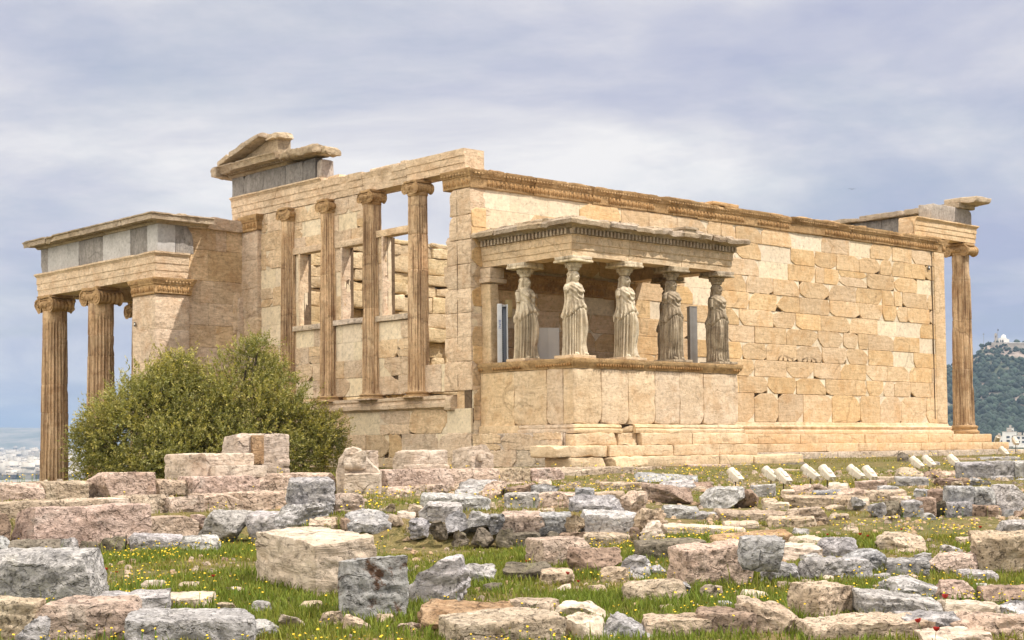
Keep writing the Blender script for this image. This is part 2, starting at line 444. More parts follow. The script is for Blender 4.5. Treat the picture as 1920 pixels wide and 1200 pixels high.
M_PINK = stone_mat('pink_poros', (.66, .50, .41), (.74, .60, .50), (.37, .25, .18), .55, .25, (2, 2, 6), .55, .045, 1.5, 13, lichen=((.56, .50, .43), .5), crack=(2.2, .42), speck=.95)
M_TAN = stone_mat('tan_poros', (.60, .475, .355), (.69, .575, .445), (.33, .235, .15), .50, .22, (2, 2, 7), .60, .04, 1.5, 15, lichen=((.50, .45, .36), .35), crack=(2.2, .42), speck=.95)
M_BEIGE = stone_mat('beige_marble', (.67, .555, .45), (.74, .64, .54), (.45, .34, .24), .40, .35, (1.0, 1.0, 5), .25, .020, 1.2, 12, crack=(1.1, .55), speck=.8)
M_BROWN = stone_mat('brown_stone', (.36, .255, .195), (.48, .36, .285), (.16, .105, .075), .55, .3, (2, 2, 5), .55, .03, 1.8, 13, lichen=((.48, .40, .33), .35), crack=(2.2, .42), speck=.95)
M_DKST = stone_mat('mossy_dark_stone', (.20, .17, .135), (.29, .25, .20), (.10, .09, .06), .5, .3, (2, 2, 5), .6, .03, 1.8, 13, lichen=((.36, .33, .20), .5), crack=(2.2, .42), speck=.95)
M_RUST = stone_mat('rusty_stone', (.46, .29, .16), (.56, .40, .26), (.27, .14, .06), .6, .3, (2, 2, 6), .5, .03, 1.6, 13, crack=(2.2, .42), speck=.95)
M_LICH = stone_mat('lichen_stone', (.42, .43, .45), (.54, .53, .53), (.24, .23, .23), .5, .3, (3, 3, 4), .35, .03, 1.6, 11, lichen=((.13, .065, .035), .95, .535), crack=(2.2, .42), speck=.95)
M_CREAM = plain_mat('cream_enamel', (.56, .505, .42), .5, 0, .12, 9)
M_STEEL = plain_mat('grey_steel', (.30, .29, .28), .45, .3, .1, 4)
M_PALES = plain_mat('pale_painted_steel', (.55, .58, .62), .45, 0, .06, 4)
M_PANEL = plain_mat('grey_panel', (.52, .50, .48), .6, 0, .05, 3)
M_DKMET = plain_mat('dark_iron', (.075, .06, .045), .7, .2, .2, 6)
M_YBOX = plain_mat('yellowed_box', (.60, .48, .25), .6, 0, .08, 4)
M_WHITE = plain_mat('white_plate', (.8, .8, .78), .5)
M_BLACK = plain_mat('black_plate', (.03, .03, .035), .5)
M_BLUEP = plain_mat('blue_print', (.06, .12, .38), .5)

# ------------------------------------------------------------------ terrain
T1 = ([0, 8, 12.5, 16, 20.25, 20.9, 24, 28, 31, 34, 40, 50, 75, 200], [-1.95, -1.95, -1.88, -1.72, -1.61, -1.21, -1.15, -1.10, -.95, -.84, -.76, -.70, -.68, -.68])
T2 = ([0, 8, 12.5, 16, 20, 24, 27.5, 31, 35, 40, 50, 75, 200], [-1.95, -1.95, -1.88, -1.70, -1.46, -1.26, -1.10, -.97, -.86, -.78, -.71, -.68, -.68])
def terrain(x, y, detail=True):
    x = np.asarray(x, float); y = np.asarray(y, float)
    dx, dy = x - CP[0], y - CP[1]
    d = dx * .672 + dy * .741; s = dx * .741 - dy * .672; u = s / np.maximum(d, 1.0)
    w = sstep(.055, .11, u)
    h = np.interp(d, *T1) * (1 - w) + np.interp(d, *T2) * w
    hl = np.minimum(np.interp(d, *T2), -1.64)
    hl = hl + (np.maximum(-1.27, hl) - hl) * sstep(-8.45, -8.25, y)
    hl = hl + (np.maximum(-1.06, hl) - hl) * sstep(-7.75, -7.5, y)
    wl = sstep(-.12, -.16, u)
    h = h * (1 - wl) + hl * wl
    ter = sstep(-6.35, -6.05, y) * sstep(3.4, .4, x)
    h = h + (-.80 - h) * ter
    h = h + (-3.0 - h) * np.maximum(sstep(-4.75, -4.5, y) * sstep(-.35, -.6, x), sstep(11.6, 13, y))
    rr = np.hypot(x - 6, (y + 2) * np.where(y > 0, 1.25, 1.0))
    h = h - sstep(52, 130, rr) * 36 - sstep(110, 2200, rr) * 12 + sstep(2600, 9500, rr) * 40
    if detail:
        near = sstep(60, 40, d) 
        h = h + near * (.05 * fbm2(x * .7, y * .7, 3, 3) + .018 * fbm2(x * 3.1, y * 3.1, 2, 8))
        h = h + sstep(60, 200, rr) * 6 * fbm2(x * .01, y * .01, 3, 5)
    return h
def ground_at(px, py, lo=9.0, hi=75.0):
    """First point of the ground along a sight line."""
    t = np.arange(lo, hi, .05); d = ray(px, py); P = CP + t[:, None] * d
    below = P[:, 2] < terrain(P[:, 0], P[:, 1], False)
    i = int(np.argmax(below)) if below.any() else len(t) - 1
    return P[i], t[i]
def axis_pts(a, b, step, far, g=1.13):
    c = list(np.arange(a, b + 1e-6, step)); s = step; v = b
    while v < far: s *= g; v += s; c.append(v)
    s = step; v = a; pre = []
    while v > -far: s *= g; v -= s; pre.append(v)
    return np.array(pre[::-1] + c)
gx = axis_pts(-26, 26, .2, 16000); gy = axis_pts(-24, 4, .2, 16000)
GX, GY = np.meshgrid(gx, gy, indexing='ij'); GZ = terrain(GX, GY)
ii = np.arange(len(gx) * len(gy)).reshape(len(gx), len(gy))
gm = MB().add(np.stack([GX, GY, GZ], -1).reshape(-1, 3), np.stack([ii[:-1, :-1], ii[1:, :-1], ii[1:, 1:], ii[:-1, 1:]], -1).reshape(-1, 4))
m, t, b = new_mat('dry_meadow_soil'); N = NT(t)
g = N.n('ShaderNodeNewGeometry'); pv = g.outputs['Position']
c = N.mix(N.ramp(N.noise(pv, .55, 6, .62), [(.38, 0.0), (.6, 1.0)]), (.125, .13, .04), (.20, .165, .07))
c = N.mix(N.ramp(N.noise(pv, 2.3, 7, .68), [(.5, 0.0), (.66, 1.0)]), c, (.26, .185, .095))
c = N.mix(N.ramp(N.noise(pv, 9, 5, .7), [(.40, .8), (.52, 0.0)]), c, (.06, .06, .022))
c = N.mix(N.ramp(N.noise(pv, 38, 3, .6), [(.56, 0.0), (.66, .7)]), c, (.32, .26, .15))
sepg = N.n('ShaderNodeSeparateXYZ'); t.links.new(pv, sepg.inputs[0])
farf = N.ramp(N.math('MULTIPLY', N.math('ADD', sepg.outputs[2], 30.0), -.05), [(0.0, 0.0), (1.0, 1.0)])
cityc = N.mix(N.ramp(N.noise(pv, .012, 6, .7), [(.42, 0.0), (.58, 1.0)]), (.10, .12, .07), (.36, .34, .31))
c = N.mix(farf, c, cityc)
t.links.new(c, b.inputs['Base Color']); b.inputs['Roughness'].default_value = 1.0; b.inputs['Specular IOR Level'].default_value = .1
t.links.new(N.bump(N.noise(pv, 14, 6, .7), .05), b.inputs['Normal'])
tag(gm.build('ground', m, smooth=180), kind='structure')

# distant mountain range on the left, the wooded rocky hill on the right
def hill_sheet(pl, pr, npx, d0, d1, nd, hfun):
    px = np.linspace(pl, pr, npx); dd = np.linspace(d0, d1, nd)
    PX, DD = np.meshgrid(px, dd, indexing='ij')
    S = (PX - 960) / FOC * DD
    X = CP[0] + DD * .672 + S * .741; Y = CP[1] + DD * .741 - S * .672
    Z = hfun(PX, DD, X, Y)
    i = np.arange(npx * nd).reshape(npx, nd)
    return np.stack([X, Y, Z], -1).reshape(-1, 3), np.stack([i[:-1, :-1], i[1:, :-1], i[1:, 1:], i[:-1, 1:]], -1).reshape(-1, 4)
def mtn(PX, DD, X, Y):
    top = np.interp(PX, [-900, -500, -250, -60, 60, 140, 260, 420, 700, 1100], [250, 300, 215, 165, 160, 170, 178, 160, 130, 60])
    k = np.sin(np.clip((DD - 8500) / 4000, 0, 1) * np.pi) ** .8
    return -20 + (top + 20) * k * (1 + .10 * fbm2(X * .0011, Y * .0011, 4, 31)) + 25 * k * fbm2(X * .004, Y * .004, 3, 33)
mm = MB(); mm.add(*hill_sheet(-900, 1100, 160, 8500, 12500, 60, mtn))
m, t, b = new_mat('far_mountain_scrub'); N = NT(t); g = N.n('ShaderNodeNewGeometry')
t.links.new(N.mix(N.ramp(N.noise(g.outputs['Position'], .004, 6, .65), [(.4, 0.0), (.6, 1.0)]), (.12, .13, .09), (.30, .27, .22)), b.inputs['Base Color'])
b.inputs['Roughness'].default_value = 1
tag(mm.build('mountain', m, smooth=180), kind='structure')

HD = 1900.0
def ridge_z(px):                        # height of the hill's ridge against the horizon
    y = np.interp(px, [1500, 1600, 1700, 1740, 1775, 1790, 1802, 1815, 1828, 1838, 1842, 1850, 1862, 1868, 1872, 1892, 1900, 1925, 1960, 2000, 2080, 2200, 2350],
                  [835, 815, 745, 712, 692, 684, 678, 676, 672, 662, 650, 647, 646.5, 643, 640.5, 640.5, 642, 642, 652, 668, 715, 775, 835])
    return CP[2] + (horizon(px) - y) / FOC * HD
def hill_h(PX, DD, X, Y):
    t_ = np.clip((HD - DD) / 560.0, -1, 1)
    prof = np.where(t_ > 0, 1 - np.clip(t_, 0, 1) ** .8, 1 - np.abs(t_) ** 1.3)
    rz = ridge_z(PX)
    foot = -8.0
    z = foot + (rz - foot) * prof
    k = np.clip(prof * (1 - prof) * 4, 0, 1)
    z = z + k * (14 * fbm2(X * .011, Y * .011, 4, 41) + 5 * fbm2(X * .05, Y * .05, 3, 43))
    cl = sstep(.05, .22, fbm2(X * .008 + 4, Y * .008, 3, 47)) * k         # cliff steps
    return z + cl * 9 - sstep(.93, 1.0, np.abs(t_)) * 20
hb = MB(); hb.add(*hill_sheet(1500, 2350, 220, 1340, 2420, 150, hill_h))
m, t, b = new_mat('hill_rock_and_scrub'); N = NT(t); g = N.n('ShaderNodeNewGeometry')
sp = N.n('ShaderNodeSeparateXYZ'); t.links.new(g.outputs['Normal'], sp.inputs[0])
nf = N.noise(g.outputs['Position'], .018, 6, .65)
rock = N.ramp(N.math('ADD', N.math('MULTIPLY', sp.outputs[2], -1.0), N.math('MULTIPLY', nf, .9)), [(-.0, 0.0), (.001, 0.0)])
rk = N.ramp(N.noise(g.outputs['Position'], .013, 5, .6), [(.47, 0.0), (.55, 1.0)])
rc = N.mix(N.ramp(N.noise(g.outputs['Position'], .09, 5, .7), [(.4, 0.0), (.6, 1.0)]), (.24, .19, .17), (.46, .38, .33))
gc = N.mix(N.ramp(N.noise(g.outputs['Position'], .06, 6, .7), [(.4, 0.0), (.6, 1.0)]), (.03, .048, .028), (.08, .095, .05))
t.links.new(N.mix(rk, gc, rc), b.inputs['Base Color']); b.inputs['Roughness'].default_value = 1
t.links.new(N.bump(N.noise(g.outputs['Position'], .12, 6, .7), 6.0), b.inputs['Normal'])
tag(hb.build('hill', m, smooth=180), kind='structure')
def hill_point(px, py):
    dd = np.arange(1345, 1990, 2.0); P = CP + dd[:, None] * ray(px, py)
    PX = np.full(len(dd), float(px)); z = hill_h(PX, dd, P[:, 0], P[:, 1])
    i = int(np.argmax(P[:, 2] < z)) if (P[:, 2] < z).any() else int(np.argmax(z - P[:, 2]))
    return np.array([P[i, 0], P[i, 1], z[i]]), dd[i]
# the wood on the hill: thousands of crowns that read as one mass
M_WOOD = plain_mat('hill_wood_leaves', (.028, .045, .034), 1.0, 0, .5, .08)
wd = MB(); r2 = np.random.default_rng(3)
n = 9000; PX = r2.uniform(1560, 2300, n); DD = r2.uniform(1350, 1915, n); S = (PX - 960) / FOC * DD
X = CP[0] + DD * .672 + S * .741; Y = CP[1] + DD * .741 - S * .672
Z = hill_h(PX, DD, X, Y)
keep = (fbm2(X * .012, Y * .012, 4, 51) + .35 * sstep(60, 20, Z) > .02 + .20 * sstep(30, 118, Z)) & (Z > -6)
X, Y, Z = X[keep], Y[keep], Z[keep]; n = len(X)
ph = r2.uniform(0, 6.28, n); rad = r2.uniform(2.2, 4.6, n) * (1 - .35 * sstep(70, 118, Z)); hh = rad * r2.uniform(1.0, 1.8, n)
a = np.arange(6) * np.pi / 3
rings = []
for (rf, zf) in ((.75, .15), (1.0, .5), (.55, .9)):
    jit = r2.uniform(.75, 1.2, (n, 6))
    rings.append(np.stack([X[:, None] + rad[:, None] * rf * jit * np.cos(a + ph[:, None]), Y[:, None] + rad[:, None] * rf * jit * np.sin(a + ph[:, None]), np.repeat((Z + hh * zf)[:, None], 6, 1)], -1))
apex = np.stack([X, Y, Z + hh * 1.12], -1)[:, None]
V = np.concatenate(rings + [apex], 1)
q = []
for k in range(2):
    for j in range(6): q.append((k * 6 + j, k * 6 + (j + 1) % 6, k * 6 + 6 + (j + 1) % 6, k * 6 + 6 + j))
tr = [(12 + j, 12 + (j + 1) % 6, 18) for j in range(6)]
k = np.arange(n)[:, None, None] * 19
tt = np.repeat(r2.uniform(.6, 1.35, (n, 1)) * np.array([[1, 1, .95]]), 19, 0)
wd.add(V.reshape(-1, 3), [(np.array(q)[None] + k).reshape(-1, 4), (np.array(tr)[None] + k).reshape(-1, 3)], tt)
tag(wd.build('hillside_wood', M_WOOD, smooth=0), 'dark green wood covering the slopes of the far hill', 'wood', kind='stuff')

# chapel, walls and mast on the hilltop
M_CHAP = plain_mat('whitewash', (.78, .77, .74), .8); M_WALLS = plain_mat('hill_masonry', (.42, .38, .34), .9, 0, .2, .5)
M_TILE = plain_mat('grey_roof', (.30, .29, .29), .8)
def far_pt(px, py, d): return at_depth(px, py, d)
ax = np.array([.741, -.672, 0]); ay = np.array([.672, .741, 0]); cang = math.atan2(-.672, .741)
def lbox(mb, c, s, tint=(1, 1, 1), mat=0, rz=cang):
    V = np.array([(x, y, z) for x in (-.5, .5) for y in (-.5, .5) for z in (0, 1)]) * np.array(s)
    f = np.array([(0, 1, 3, 2), (4, 6, 7, 5), (0, 4, 5, 1), (2, 3, 7, 6), (0, 2, 6, 4), (1, 5, 7, 3)])
    mb.add(V @ rotz(rz).T + np.asarray(c, float), f, tint, mat)
cz = ridge_z(1885) - 2.0
def top_pt(px, dz=0.0, dd=0.0):
    s_ = (px - 960) / FOC * (HD + dd)
    return np.array([CP[0] + (HD + dd) * .672 + s_ * .741, CP[1] + (HD + dd) * .741 - s_ * .672, cz + dz])
ch = empty('hilltop_chapel', top_pt(1882))
tag(ch, 'small white domed chapel with a bell tower on the far hilltop', 'chapel')
def put(mb, name, mat, parent):
    o = mb.build(name, mat, None, 30); o.data.transform(Matrix.Translation(-Vector(parent.location))); o.parent = parent; return o
w = MB(); lbox(w, top_pt(1883), (9, 7, 6.5)); lbox(w, top_pt(1891), (4, 6, 5.0)); 
for q_ in (1879.6, 1883.8): lbox(w, top_pt(q_, 1.2, -3.6), (1.2, .5, 3.0), (.08, .08, .09))
put(w, 'wall', M_CHAP, ch)
w = MB(); V, F = lathe([(3.0, 0), (3.0, 1.4), (2.7, 2.6), (1.9, 3.6), (.8, 4.2), (.05, 4.35)], 16, top_pt(1885, 6.5)); w.add(V, F); put(w, 'dome', M_CHAP, ch)
w = MB(); lbox(w, top_pt(1870.6), (2.6, 2.6, 10.5)); lbox(w, top_pt(1870.6, 10.5), (3.2, 3.2, .6)); lbox(w, top_pt(1870.6, 11.1), (1.8, 1.8, 1.6))
lbox(w, top_pt(1870.6, 7.2, -1.4), (1.1, .4, 2.2), (.15, .15, .16)); put(w, 'bell_tower', M_WALLS, ch)
w = MB(); lbox(w, top_pt(1884, -5, -3), (26, 12, 5.5)); lbox(w, top_pt(1868, -4, -3), (6, 6, 5)); put(w, 'terrace', M_WALLS, ch)
fl = empty('hilltop_flagpole', top_pt(1874, 8)); tag(fl, 'thin flagpole with a small dark flag beside the white hilltop chapel', 'flagpole')
w = MB(); lbox(w, top_pt(1874, 0), (.35, .35, 18)); put(w, 'pole', M_TILE, fl)
w = MB(); lbox(w, top_pt(1874.9, 15.5), (1.6, .15, 2.4)); put(w, 'flag', M_BLACK, fl)
ms = empty('radio_mast', top_pt(1847.5, -3)); tag(ms, 'thin radio mast on the shoulder of the far hill', 'mast')
w = MB(); lbox(w, top_pt(1847.6, -5), (.4, .4, 17)); put(w, 'pole', M_TILE, ms)
w = MB(); lbox(w, top_pt(1847.6, 11), (1.5, 1.5, 1.3)); put(w, 'antenna', M_TILE, ms)
tw = MB(); lbox(tw, top_pt(1853, -5.5), (13, 3, 3.0), rz=cang + .1); tag(tw.build('terrace_wall', M_WALLS, smooth=0), 'low masonry parapet on the shoulder of the far hill', 'wall', kind='thing')
rs = empty('hilltop_restaurant', top_pt(1912, -8)); tag(rs, 'long low flat-roofed building under the crest of the far hill', 'building')
w = MB(); lbox(w, top_pt(1912, -11.5, -20), (30, 10, 6)); lbox(w, top_pt(1909, -5.5, -18), (22, 8, 4)); put(w, 'wall', M_WALLS, rs)
w = MB(); lbox(w, top_pt(1910, -1.4, -18), (25, 10, .8)); put(w, 'roof', M_CHAP, rs)
# white houses at the foot of the hill
M_GLASS = plain_mat('dark_window', (.05, .06, .07), .3)
def far_house(px0, px1, y0, y1, d, label, dome=False, balc=0):
    W = (px1 - px0) / FOC * d; Hh = (y1 - y0) / FOC * d; pc = (px0 + px1) / 2
    base = at_depth(pc, y1, d); base[2] -= 3; h = empty('apartment_building', base); tag(h, label, 'building', 'houses at the foot of the far hill')
    w = MB(); lbox(w, base, (W, W * .7, Hh + 3)); put(w, 'wall', M_CHAP, h)
    w = MB(); lbox(w, base + [0, 0, Hh + 3], (W * 1.06, W * .76, .5)); lbox(w, base + [0, 0, Hh + 3.5], (W * .3, W * .3, 2.2)); put(w, 'roof', M_WALLS, h)
    nf_ = max(1, int(Hh / 3.2)); nw = max(2, int(W / 4))
    for k_ in range(nf_):
        w = MB()
        for j in range(nw):
            lbox(w, base - ay * (W * .35) + ax * ((j + .5) / nw - .5) * W * .94 + [0, 0, 3.6 + k_ * 3.2], (W / nw * .55, .3, 1.7))
        put(w, 'window', M_GLASS, h)
far_house(1868, 1880, 818, 831, 1290, 'narrow white house at the left of the group below the hill')
far_house(1882, 1904, 810, 830, 1275, 'broad white apartment block with three rows of windows below the hill')
far_house(1902, 1922, 817, 832, 1240, 'low white apartment block at the right end below the hill')
far_house(1889, 1900, 803, 812, 1325, 'small white house standing highest below the hill')
far_house(1922, 1946, 812, 833, 1260, 'tall white apartment block partly out of view below the hill')

# the city on the plain: uncountable pale blocks
cb = np.random.default_rng(12); n = 7000
PX = cb.uniform(-500, 420, n); DD = 2700 * (3.0 ** cb.uniform(0, 1, n)); S = (PX - 960) / FOC * DD
X = CP[0] + DD * .672 + S * .741; Y = CP[1] + DD * .741 - S * .672; Z = terrain(X, Y)
hgt = cb.uniform(9, 20, n) * (1 + .8 * (cb.random(n) > .93)); wid = cb.uniform(10, 26, n)
col = np.stack([cb.uniform(.55, 1.0, n)] * 3, 1) * np.array([[1, .965, .92]]) * (1 - .25 * (cb.random((n, 1)) > .8) * np.array([[0, .25, .45]]))
city = MB(); boxes(city, np.stack([X, Y, Z + hgt / 2], 1), np.stack([wid, cb.uniform(10, 22, n), hgt], 1), col)
boxes(city, np.stack([X + 2, Y, Z + hgt + 1.2], 1), np.stack([wid * .3, wid * .3, np.full(n, 2.6)], 1), col * .85)
for k_ in range(2):                      # rows of openings
    off = -.5 * wid * .02
    sel = cb.random(n) > .25
    boxes(city, np.stack([X - .15, Y - .15, Z + hgt * (.35 + .35 * k_)], 1)[sel], np.stack([wid * 1.01, wid * 0 + 22.3, hgt * .10], 1)[sel], col[sel] * .45)
M_CITY = plain_mat('city_plaster', (.62, .60, .56), .9, 0, .12, .05)
tag(city.build('distant_city', M_CITY, smooth=0), 'hazy pale city blocks spread over the plain far away', 'city', kind='stuff')

# ================================================================== the temple
TEMPLE = empty('ancient_temple', (0, 0, 0))
tag(TEMPLE, 'ruined ancient marble temple with fluted columns, windowed west front and long patched wall', 'temple')
rr_ = np.random.default_rng(21)
def tn(lo=.86, hi=1.08, warm=.05):
    k = rr_.uniform(lo, hi); w_ = rr_.uniform(-warm, warm); return (k * (1 + w_ * .4), k, k * (1 - w_ * 1.6))

def ragged_polygon(x0, x1, z0, z1, r, cut=.45, step=.07, amp=.008, notch=0):
    """Outline of an old block with broken corners: list of (x, z), counter-clockwise."""
    w, h = x1 - x0, z1 - z0
    cs = []; ragged_polygon.cs = cs
    for k in range(4):
        if r.random() < cut: cs.append((r.uniform(.06, .34) * min(w, 1.1), r.uniform(.15, .60) * min(h, .5)))
        else: cs.append((r.uniform(.005, .025), r.uniform(.005, .02)))
    P = [(x0 + cs[0][0], z0), (x1 - cs[1][0], z0), (x1, z0 + cs[1][1]), (x1, z1 - cs[2][1]), (x1 - cs[2][0], z1), (x0 + cs[3][0], z1), (x0, z1 - cs[3][1]), (x0, z0 + cs[0][1])]
    out = []
    bul = [0, .05, 0, .05, 0, .05, 0, .05]
    for k in range(8):
        a = np.array(P[k]); b_ = np.array(P[(k + 1) % 8]); L = np.linalg.norm(b_ - a); n = max(1, int(L / step))
        nrm = np.array([(b_ - a)[1], -(b_ - a)[0]]) / max(L, 1e-6)
        for j in range(n):
            t_ = j / n; q = a + (b_ - a) * t_ + nrm * (L * bul[k] * math.sin(t_ * math.pi) * r.uniform(.5, 1.0))
            out.append(q + r.normal(size=2) * amp * (1 if j else .3))
    return np.array(out)
def slab_poly(mb, poly, place, th, bev=.012, tint=(1, 1, 1), mat=0, tilt=(0, 0)):
    """A ragged plate: outline at the wall plane, chamfered front. place(x, out, z) -> world."""
    c = poly.mean(0); n = len(poly)
    d = poly - c; L = np.linalg.norm(d, axis=1, keepdims=True)
    inner = poly - d / np.maximum(L, 1e-6) * bev
    def pl(q, o): 
        oo = o + (q[:, 0] - c[0]) * tilt[0] + (q[:, 1] - c[1]) * tilt[1]
        return place(q[:, 0], oo, q[:, 1])
    A = pl(poly, -.03); B = pl(poly, th - bev * .8); Cc = pl(inner, th)
    ctr = place(np.array([c[0]]), np.array([th]), np.array([c[1]]))
    V = np.concatenate([A, B, Cc, ctr]); j = np.arange(n); jn = (j + 1) % n
    F4 = np.concatenate([np.stack([j, jn, n + jn, n + j], 1), np.stack([n + j, n + jn, 2 * n + jn, 2 * n + j], 1)])
    F3 = np.stack([2 * n + j, 2 * n + jn, np.full(n, 3 * n)], 1)
    mb.add(V, [F4, F3], tint, mat)
def ashlar(mb, x0, x1, courses, place, length, seed, old=.8, cut=.42, thick=.02, holes=(), amp=.0035, jit=.25, skip=(), mats=(0, 1, 2), split=.12):
    """Coursed wall face: pale fill blocks at the plane, old broken stones standing proud of them.
    mats: old, fill, deep joint."""
    r = np.random.default_rng(seed)
    def bx(xa, xb, za, zb, o0, o1, tint, mat):
        V = np.concatenate([place(np.array([xa, xb, xb, xa]), np.full(4, o), np.array([za, za, zb, zb])) for o in (o0, o1)])
        f = np.array([(3, 2, 1, 0), (4, 5, 6, 7), (0, 1, 5, 4), (1, 2, 6, 5), (2, 3, 7, 6), (3, 0, 4, 7)])
        mb.add(V, f, tint, mat)
    bx(x0, x1, courses[0], courses[-1], -.30, -.055, (1, 1, 1), mats[2])
    for k in range(len(courses) - 1):
        za, zb = courses[k], courses[k + 1]; L = length(k) if callable(length) else length
        x = x0 - (L * (.5 if k % 2 else 0)) + r.uniform(-.05, .05)
        while x < x1 - 1e-3:
            xe = x + L * r.uniform(1 - jit, 1 + jit)
            a, b_ = max(x, x0), min(xe, x1)
            if x1 - b_ < .18: b_ = x1; xe = x1 + 1
            x = xe
            if b_ - a < .12: continue
            if any(a < s1 and b_ > s0 and za < t1 and zb > t0 for s0, s1, t0, t1 in skip): continue
            g = .0025
            inhole = any(a < h1 and b_ > h0 and abs(za - hz) < .05 for (h0, h1, hz) in holes)
            isold = (r.random() < old) or inhole
            fillt = (lambda k_: (k_, k_, k_ * r.uniform(.96, 1.03)))(r.uniform(.92, 1.06)); fo_ = r.uniform(-.002, .003)
            if not isold: bx(a + g, b_ - g, za + g, zb - g, -.056, fo_, fillt, mats[1])
            lo_c = [0, 0, 0, 0]
            if isold:
                parts = [(a, b_, za, zb)]
                if r.random() < split and b_ - a > .8:
                    mx = a + (b_ - a) * r.uniform(.35, .65); parts = [(a, mx, za, zb), (mx, b_, za, zb)]
                elif r.random() < split * .5:
                    mz = za + (zb - za) * r.uniform(.4, .6); parts = [(a, b_, za, mz), (a, b_, mz, zb)]
                for (pa, pb, pza, pzb) in parts:
                    poly = ragged_polygon(pa + .004, pb - .004, pza + .004, pzb - .003, r, cut, .06, amp)
                    kk = r.uniform(.86, 1.07); wv = r.uniform(-.04, .10) + (.05 if r.random() < .18 else 0)
                    ti = (kk * (1 + wv * .3), kk * (1 - wv * .2), kk * (1 - wv * 1.5))
                    for (h0, h1, hz) in holes:
                        if pa < h1 and pb > h0 and abs(pza - hz) < .05:
                            for hx in np.arange(h0 + .1, h1, .235):
                                if pa + .1 < hx < pb - .1:
                                    ww = .045; sel = (np.abs(poly[:, 0] - hx) < ww) & (poly[:, 1] < pza + .06)
                                    if sel.any():
                                        i0 = int(np.argmax(sel)); keep = ~sel
                                        arc = np.array([(hx + ww * math.cos(t_), pza + .004 + .10 * math.sin(t_)) for t_ in np.linspace(math.pi, 0, 7)])
                                        poly = np.concatenate([poly[:i0], arc, poly[i0:][~sel[i0:]]])
                    slab_poly(mb, poly, place, r.uniform(.55, 1.15) * thick, .012, ti, mats[0], tilt=(r.normal() * .004, r.normal() * .006))
                    cs = ragged_polygon.cs
                    rec = [(c_[0] * .8, c_[1] * .8) if (r.random() < (.55 if i_ < 2 else .2) and c_[1] < .3 * (pzb - pza) + .03) else (r.uniform(.0, .012), r.uniform(.0, .012)) for i_, c_ in enumerate(cs)]
                    (l0, l1), (q0, q1), (t0_, t1_), (s0_, s1_) = rec
                    L_, R_ = max(l0, s0_), max(q0, t0_); zlo = pza + (.13 if inhole else g)
                    bx(pa + L_, pb - R_, zlo, pzb - g, -.056, fo_, fillt, mats[1])
                    if L_ > .001: bx(pa + g, pa + L_, pza + (l1 if l0 > .02 else g), pzb - (s1_ if s0_ > .02 else g), -.056, fo_, fillt, mats[1])
                    if R_ > .001: bx(pb - R_, pb - g, pza + (q1 if q0 > .02 else g), pzb - (t1_ if t0_ > .02 else g), -.056, fo_, fillt, mats[1])
P_SOUTH = lambda x, o, z: np.stack([x, -o, z], 1)
P_WEST = lambda y, o, z: np.stack([-o, -y, z], 1)          # x runs as -Y so the outline keeps its sense
P_NPS = lambda x, o, z: np.stack([x, 10.30 - o, z], 1)

# ---- south wall
LW, ZE, ZT = 21.15, 6.13, 6.586
HK = 3
crs = [0.36, 1.21] + list(np.linspace(1.21, ZE, 11)[1:])
mb = MB()
ashlar(mb, 0.0, LW - .02, crs, P_SOUTH, lambda k: 1.32 if k else 1.34, 5, old=.82, cut=.50, thick=.024, holes=((11.95, 14.35, crs[HK]),), jit=.20)
block(mb, (0.02, .06, -.8), (LW - .02, .62, ZE + .3), mat=0, res=.6, rnd=.02)
block(mb, (LW - .62, -.035, .36), (LW, .65, ZE), mat=0, res=.25, rnd=.012, rough=.006)
o = mb.build('south_wall', [M_OLD, M_NEW, M_GAP], TEMPLE, 35)
o['label'] = 'long sunlit south wall of old honey blocks patched with pale new marble'
# old grooves: thin sinkings read as dark vertical line on the east end
mb = MB(); block(mb, (20.38, -.040, .5), (20.41, -.002, ZE), mat=0, rnd=.001, rough=.003, res=.4); mb.build('wall_joint', M_GAP, TEMPLE)

EPI = [(-.2, 0), (.045, 0), (.06, .02), (.055, .05), (.075, .26), (.10, .275), (.10, .30), (.125, .33), (.14, .37), (.16, .40), (.16, .452), (-.2, .456)]
def crown(mb, p0, p1, outv, z, prof=EPI, m0=0, m1=0, seg=1.05, egg=True, seed=1, bite=.10):
    p0 = np.array([*p0, z]); p1 = np.array([*p1, z]); L = np.linalg.norm(p1 - p0); d = (p1 - p0) / L; n = max(1, int(round(L / seg)))
    r = np.random.default_rng(seed); ov = np.array([*outv, 0.0])
    for k in range(n):
        a, b_ = p0 + d * L * k / n + d * .004, p0 + d * L * (k + 1) / n - d * .004
        drop = r.uniform(-.012, .012); kk = r.uniform(.82, 1.1)
        s0, s1 = (m0 if k == 0 else 0), (m1 if k == n - 1 else 0)
        moulding(mb, prof, a + [0, 0, drop], b_ + [0, 0, drop], ov, .09, s0, s1, .007, (kk, kk * .98, kk * .94), int(r.integers(999)), 0, bite)
    if egg:
        nb = int(L / .105); q = [p0 + d * ((k + .5) / nb * L) for k in range(nb)]
        keep = fbm(np.array(q) * 1.7 + seed, 2, seed + 2) > -.18
        q = np.array(q)[keep]
        domes(mb, q + ov * .125 + np.array([0, 0, .345]), d, ov, .036, .042, .035)
        q2 = np.array([p0 + d * ((k + .5) / int(L / .15) * L) for k in range(int(L / .15))])
        q2 = q2[fbm(q2 * 1.3 + seed, 2, seed + 7) > -.25]
        domes(mb, q2 + ov * .055 + np.array([0, 0, .15]), d, ov, .052, .105, .042, (.92, .84, .72))
        domes(mb, q2 + d * .075 + ov * .05 + np.array([0, 0, .12]), d, ov, .022, .075, .034, (.92, .84, .72))
mb = MB()
crown(mb, (0, 0), (LW, 0), (0, -1), ZE, m0=1, m1=1, seed=3)
